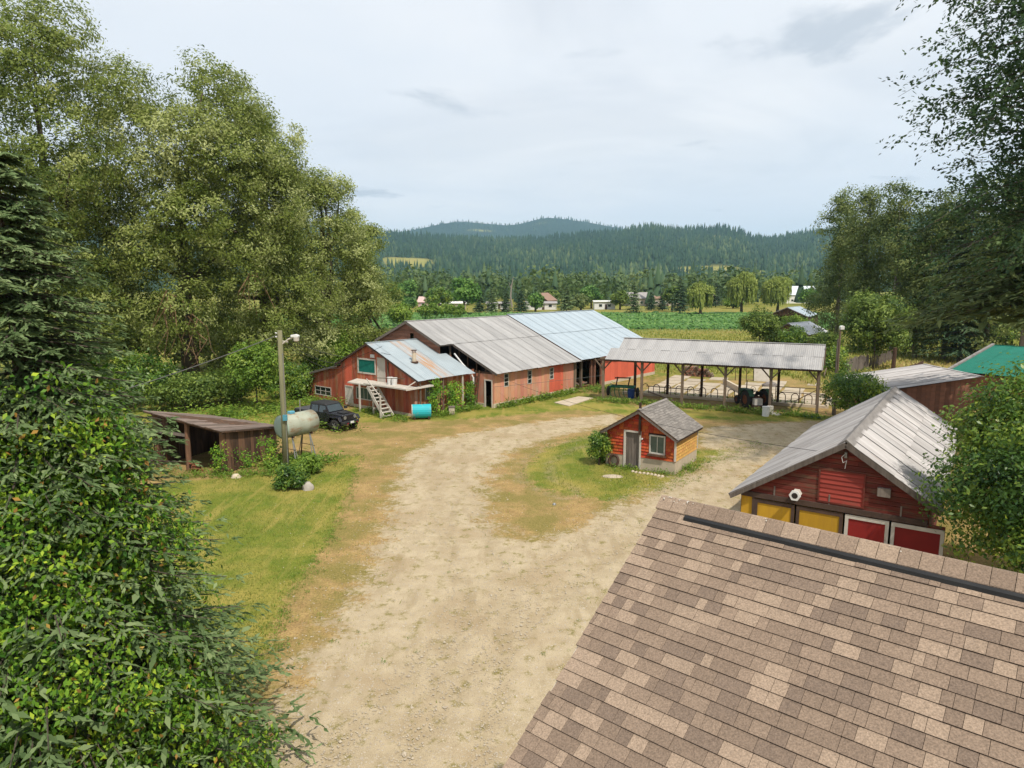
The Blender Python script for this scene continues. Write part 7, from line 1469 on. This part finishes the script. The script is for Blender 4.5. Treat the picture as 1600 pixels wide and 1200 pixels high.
# ------------------------------------------------------------------ grass, weeds, stones close by
def scatter_ground():
    rng = np.random.default_rng(91); n = 420000; u = rng.random(n); D = 12.4 + (46 - 12.4) * u ** 1.15; px = rng.uniform(150, 1420, n); x = (px - 800) / FPX * D * 1.02; P = np.stack([x, D], 1); g, gr, c = zones(P); nzv = .5 + .25 * np.sin(x * 2.1 + D * 1.3) + .25 * np.sin(x * .7 - D * 2.3)
    w = np.clip(gr * 1.0 + .18 * (1 - gr) * nzv, 0, 1) * (1 - .93 * g); ok = rng.random(n) < w * .55; P = P[ok]; gr = gr[ok]; m = len(P); h = rng.uniform(.03, .085, m) * np.where(rng.random(m) < .04, 2.2, 1); a = rng.uniform(0, 6.28, m); wv = rng.uniform(.008, .018, m); lean = rng.normal(0, .035, (m, 2))
    V = np.empty((m, 3, 3)); V[:, 0] = np.stack([P[:, 0] - np.cos(a) * wv, P[:, 1] - np.sin(a) * wv, 0 * h - .02], 1); V[:, 1] = np.stack([P[:, 0] + np.cos(a) * wv, P[:, 1] + np.sin(a) * wv, 0 * h - .02], 1); V[:, 2] = np.stack([P[:, 0] + lean[:, 0], P[:, 1] + lean[:, 1], h], 1)
    t = np.clip(.42 + rng.normal(0, .2, m) + .42 * (1 - gr) + .16 * np.sin(P[:, 0] * .9 + P[:, 1] * .35), 0, 1); tag(link('lawn_grass', mesh_np('lawn_grass', V.reshape(-1, 3), np.arange(m * 3).reshape(m, 3), LF['grass'], False, t)), 'short mown grass and straw over lawn and yard edges', 'grass', kind='stuff')
    # pebbles
    n = 36000; D = 12.4 + 30 * rng.random(n) ** 1.25; px = rng.uniform(420, 1250, n); x = (px - 800) / FPX * D * 1.02; P = np.stack([x, D], 1); g, gr, c = zones(P); ok = rng.random(n) < g * .8 + .03; P = P[ok]; m = len(P); s = rng.uniform(.010, .030, m) * np.where(rng.random(m) < .03, 1.8, 1); base = np.array([(1, 0, 0), (0, 1, 0), (-1, 0, 0), (0, -1, 0), (0, 0, .8)])
    V = np.stack([P[:, 0], P[:, 1], np.full(m, .004)], 1)[:, None, :] + base[None] * s[:, None, None] * rng.uniform(.6, 1.3, (m, 5, 1)); F = (np.arange(m)[:, None, None] * 5 + np.array([(0, 1, 4), (1, 2, 4), (2, 3, 4), (3, 0, 4)])[None]).reshape(-1, 3)
    tag(link('gravel_stones', mesh_np('gravel_stones', V.reshape(-1, 3), F, mat('pebble', (0.50, 0.43, 0.33), (0.30, 0.25, 0.19), 9, .95, 0, world=True))), 'small loose stones on the gravel drive', 'gravel', kind='stuff')
    # broad weeds: along walls and in the drive
    cl = []
    def line(pts, k, sp, hh):
        for a_, b_ in zip(pts, pts[1:]):
            for t in rng.random(k): q = np.asarray(a_)[:2] + (np.asarray(b_)[:2] - np.asarray(a_)[:2]) * t + rng.normal(0, sp, 2); cl.append((q[0], q[1], hh * rng.uniform(.5, 1.4)))
    line([stw(.3, -.45), stw(11.5, -.5)], 170, .22, .42); line([stw(-8.3, 1.2), stw(-7.6, 8)], 90, .35, .3); line([stw(-8.2, 10), stw(-7.2, 18.5)], 90, .4, .4); line([stw(-6, .9), stw(-.6, 1.0)], 90, .25, .35); line([pw(-.3, -.6), pw(18, -.7)], 260, .3, .38); line([pw(.5, 4.9), pw(17, 5.1)], 90, .3, .3); line([stw(12, -1.2), stw(16, -1.6)], 60, .6, .4)
    line([near_shed(-3.9, -.25), near_shed(.2, -.3)], 45, .15, .2); line([near_shed(.3, 0), near_shed(.3, 3.4)], 45, .2, .22); line([near_shed(-4.3, .2), near_shed(-4.4, 3.4)], 60, .2, .4)
    line([(-20, 36), (-15.4, 34.7), (-12.6, 35.6)], 75, .35, .22); line([(-13.4, 36.6), (-10.8, 37.8)], 110, .55, .45); line([(-26, 44), (-13, 47)], 260, 1.6, .6); line([(-24, 50), (-16, 56)], 200, 1.6, .8)
    for k_, (a_, b_) in enumerate(zip(list(LAWN[4:11]), list(LAWN[5:12]))): line([a_, b_], 70, .22, .085)
    for a_, b_ in zip(list(ISLAND), list(ISLAND)[1:]): line([a_, b_], 26, .35, .07)
    for k in range(330):
        px, py = rng.uniform(430, 1180), rng.uniform(660, 1040); q = G(px, py); gg = zones(q[None, :2])[0][0]
        if rng.random() < .55 - .4 * gg: cl.append((q[0], q[1], rng.uniform(.03, .11)))
    cl = np.array(cl); per = 20; R_ = np.repeat(cl, per, 0); m = len(R_); off = rng.normal(0, 1, (m, 2)) * R_[:, 2:3] * .55; P = np.column_stack([R_[:, :2] + off, np.abs(rng.normal(.45, .3, m)) * R_[:, 2]]); Nn = unit(rng.normal(0, .5, (m, 3)) + (0, 0, .9)); al = np.column_stack([off, np.full(m, .15)]) + rng.normal(0, .1, (m, 3))
    tag(link('weeds', leaf_mesh('weeds', P, Nn, np.clip(R_[:, 2] * .55, .035, .3) * rng.uniform(.6, 1.3, m), .3, LF['weed'], rng, .45 + np.repeat(rng.normal(0, .2, len(cl)), per) + rng.normal(0, .12, m), al)), 'rough weeds along walls and in the drive', 'weeds', kind='stuff')
scatter_ground()
def field_growth():
    rng = np.random.default_rng(95); n = 22000; D = rng.uniform(153, 236, n); D = np.round(D / .8) * .8 + rng.normal(0, .12, n); px = rng.uniform(560, 1300, n); P = np.stack([(px - 800) / FPX * D, D, rng.uniform(.1, .55, n)], 1)
    tag(link('crop_plants', leaf_mesh('crop_plants', P, unit(rng.normal(0, .45, P.shape) + (0, -.3, 1)), rng.uniform(.6, 1.25, n), .7, leaf_mat('crop leaf', (0.035, 0.085, 0.018), (0.06, 0.135, 0.028), (0.12, 0.2, 0.05), trans=.2), rng, np.clip(.5 + rng.normal(0, .2, n) + .2 * np.sin(D * .35), 0, 1))), 'low green crop growing in rows across the field', 'crop', kind='stuff')
    n = 36000; D = 62 + 90 * rng.random(n) ** 1.3; px = rng.uniform(560, 1640, n); x = (px - 800) / FPX * D; ok = ~((x > 2) & (x < 30) & (D < 76)) & ~((np.abs((x - A0[0]) * T_[0] + (D - A0[1]) * T_[1] - 8) < 10) & ((x - A0[0]) * S_[0] + (D - A0[1]) * S_[1] < 29)); x, D = x[ok], D[ok]; n = len(x)
    gr = zones(np.stack([x, D], 1))[1]; h = rng.uniform(.15, .5, n); P = np.stack([x, D, h * .4], 1); tag(link('meadow_grass', leaf_mesh('meadow_grass', P, unit(rng.normal(0, .6, P.shape) + (0, -1, .3)), h * 1.4, .3, LF['grass'], rng, np.clip(.38 + .5 * (1 - gr) + rng.normal(0, .16, n) + .15 * np.sin(x * .3 + D * .2), 0, 1), np.tile((0, 0, 1.0), (n, 1)) + rng.normal(0, .3, P.shape))), 'rough meadow grass between the barn and the crop field', 'grass', kind='stuff')
field_growth()
# vines on the annex wall and woodshed planks
def wall_vine(lab, base, pts, seed, size=.16, kind='vine', per=24, sp=.16):
    rng = np.random.default_rng(seed); o = thing('wall_vine', lab, 'vine', base); C_ = np.array(pts) - np.array(base); P = np.repeat(C_, per, 0) + rng.normal(0, sp, (len(C_) * per, 3)); P[:, 2] = np.maximum(P[:, 2], .03)
    link('leaves', leaf_mesh('leaves', P, unit(rng.normal(0, .5, P.shape) + (.2, -.8, .5)), size * rng.uniform(.6, 1.3, len(P)), .55, LF[kind], rng, .42 + np.repeat(rng.normal(0, .16, len(C_)), per) + rng.normal(0, .12, len(P))), o); MB().tube([C_[0] * (1, 1, 0), C_[len(C_) // 2], C_[-1]], .02, 5).build('stem', BARK, o)
rng = np.random.default_rng(5)
def climb(s, t, z1, w, n): return [stw(s + rng.normal(0, w), t + rng.normal(0, .12), z) for z in np.linspace(.1, z1, n)]
wall_vine('leafy vine climbing the annex eave post beside the oil tank', stw(-5.2, 1.5), climb(-5.2, 1.45, 2.7, .22, 40), 1); wall_vine('bright vine mound on the annex side wall by the concrete block', stw(-3.4, 1.3), climb(-3.4, 1.2, 2.2, .4, 60), 2); wall_vine('narrow vine beside the leaning ladder', stw(-1.3, 1.6), climb(-1.2, 1.5, 2.0, .22, 34), 3)
wall_vine('ivy climbing the woodshed corner post', (-15.4, 35.0, 0), [(-15.4 + rng.normal(0, .2), 35.05 + rng.normal(0, .08), z) for z in np.linspace(.05, 1.6, 15)], 4, .12); wall_vine('ivy patch on the middle of the woodshed planks', (-14.2, 36.2, 0), [(-14.35 + rng.normal(0, .2), 36.3 + rng.normal(0, .3), z) for z in np.linspace(.05, 1.0, 11)], 5, .12); wall_vine('ivy clump between the woodshed planks and the tank stand', (-13.2, 37.4, 0), [(-13.5 + rng.normal(0, .25), 37.3 + rng.normal(0, .35), z) for z in np.linspace(.2, 1.5, 16)], 6, .13)

# ------------------------------------------------------------------ haze
hz = MB().box(-16000, 16000, -600, 10500, -3, 700).build('haze', None); tag(hz, kind='stuff')
hm = bpy.data.materials.new('valley haze'); hm.use_nodes = True; nt = hm.node_tree; nt.nodes.clear(); ou = nt.nodes.new('ShaderNodeOutputMaterial'); pv = nt.nodes.new('ShaderNodeVolumePrincipled'); pv.inputs['Color'].default_value = (.48, .74, 1.0, 1); pv.inputs['Density'].default_value = 8.5e-5; pv.inputs['Anisotropy'].default_value = .2; nt.links.new(pv.outputs[0], ou.inputs['Volume']); hz.data.materials.append(hm)
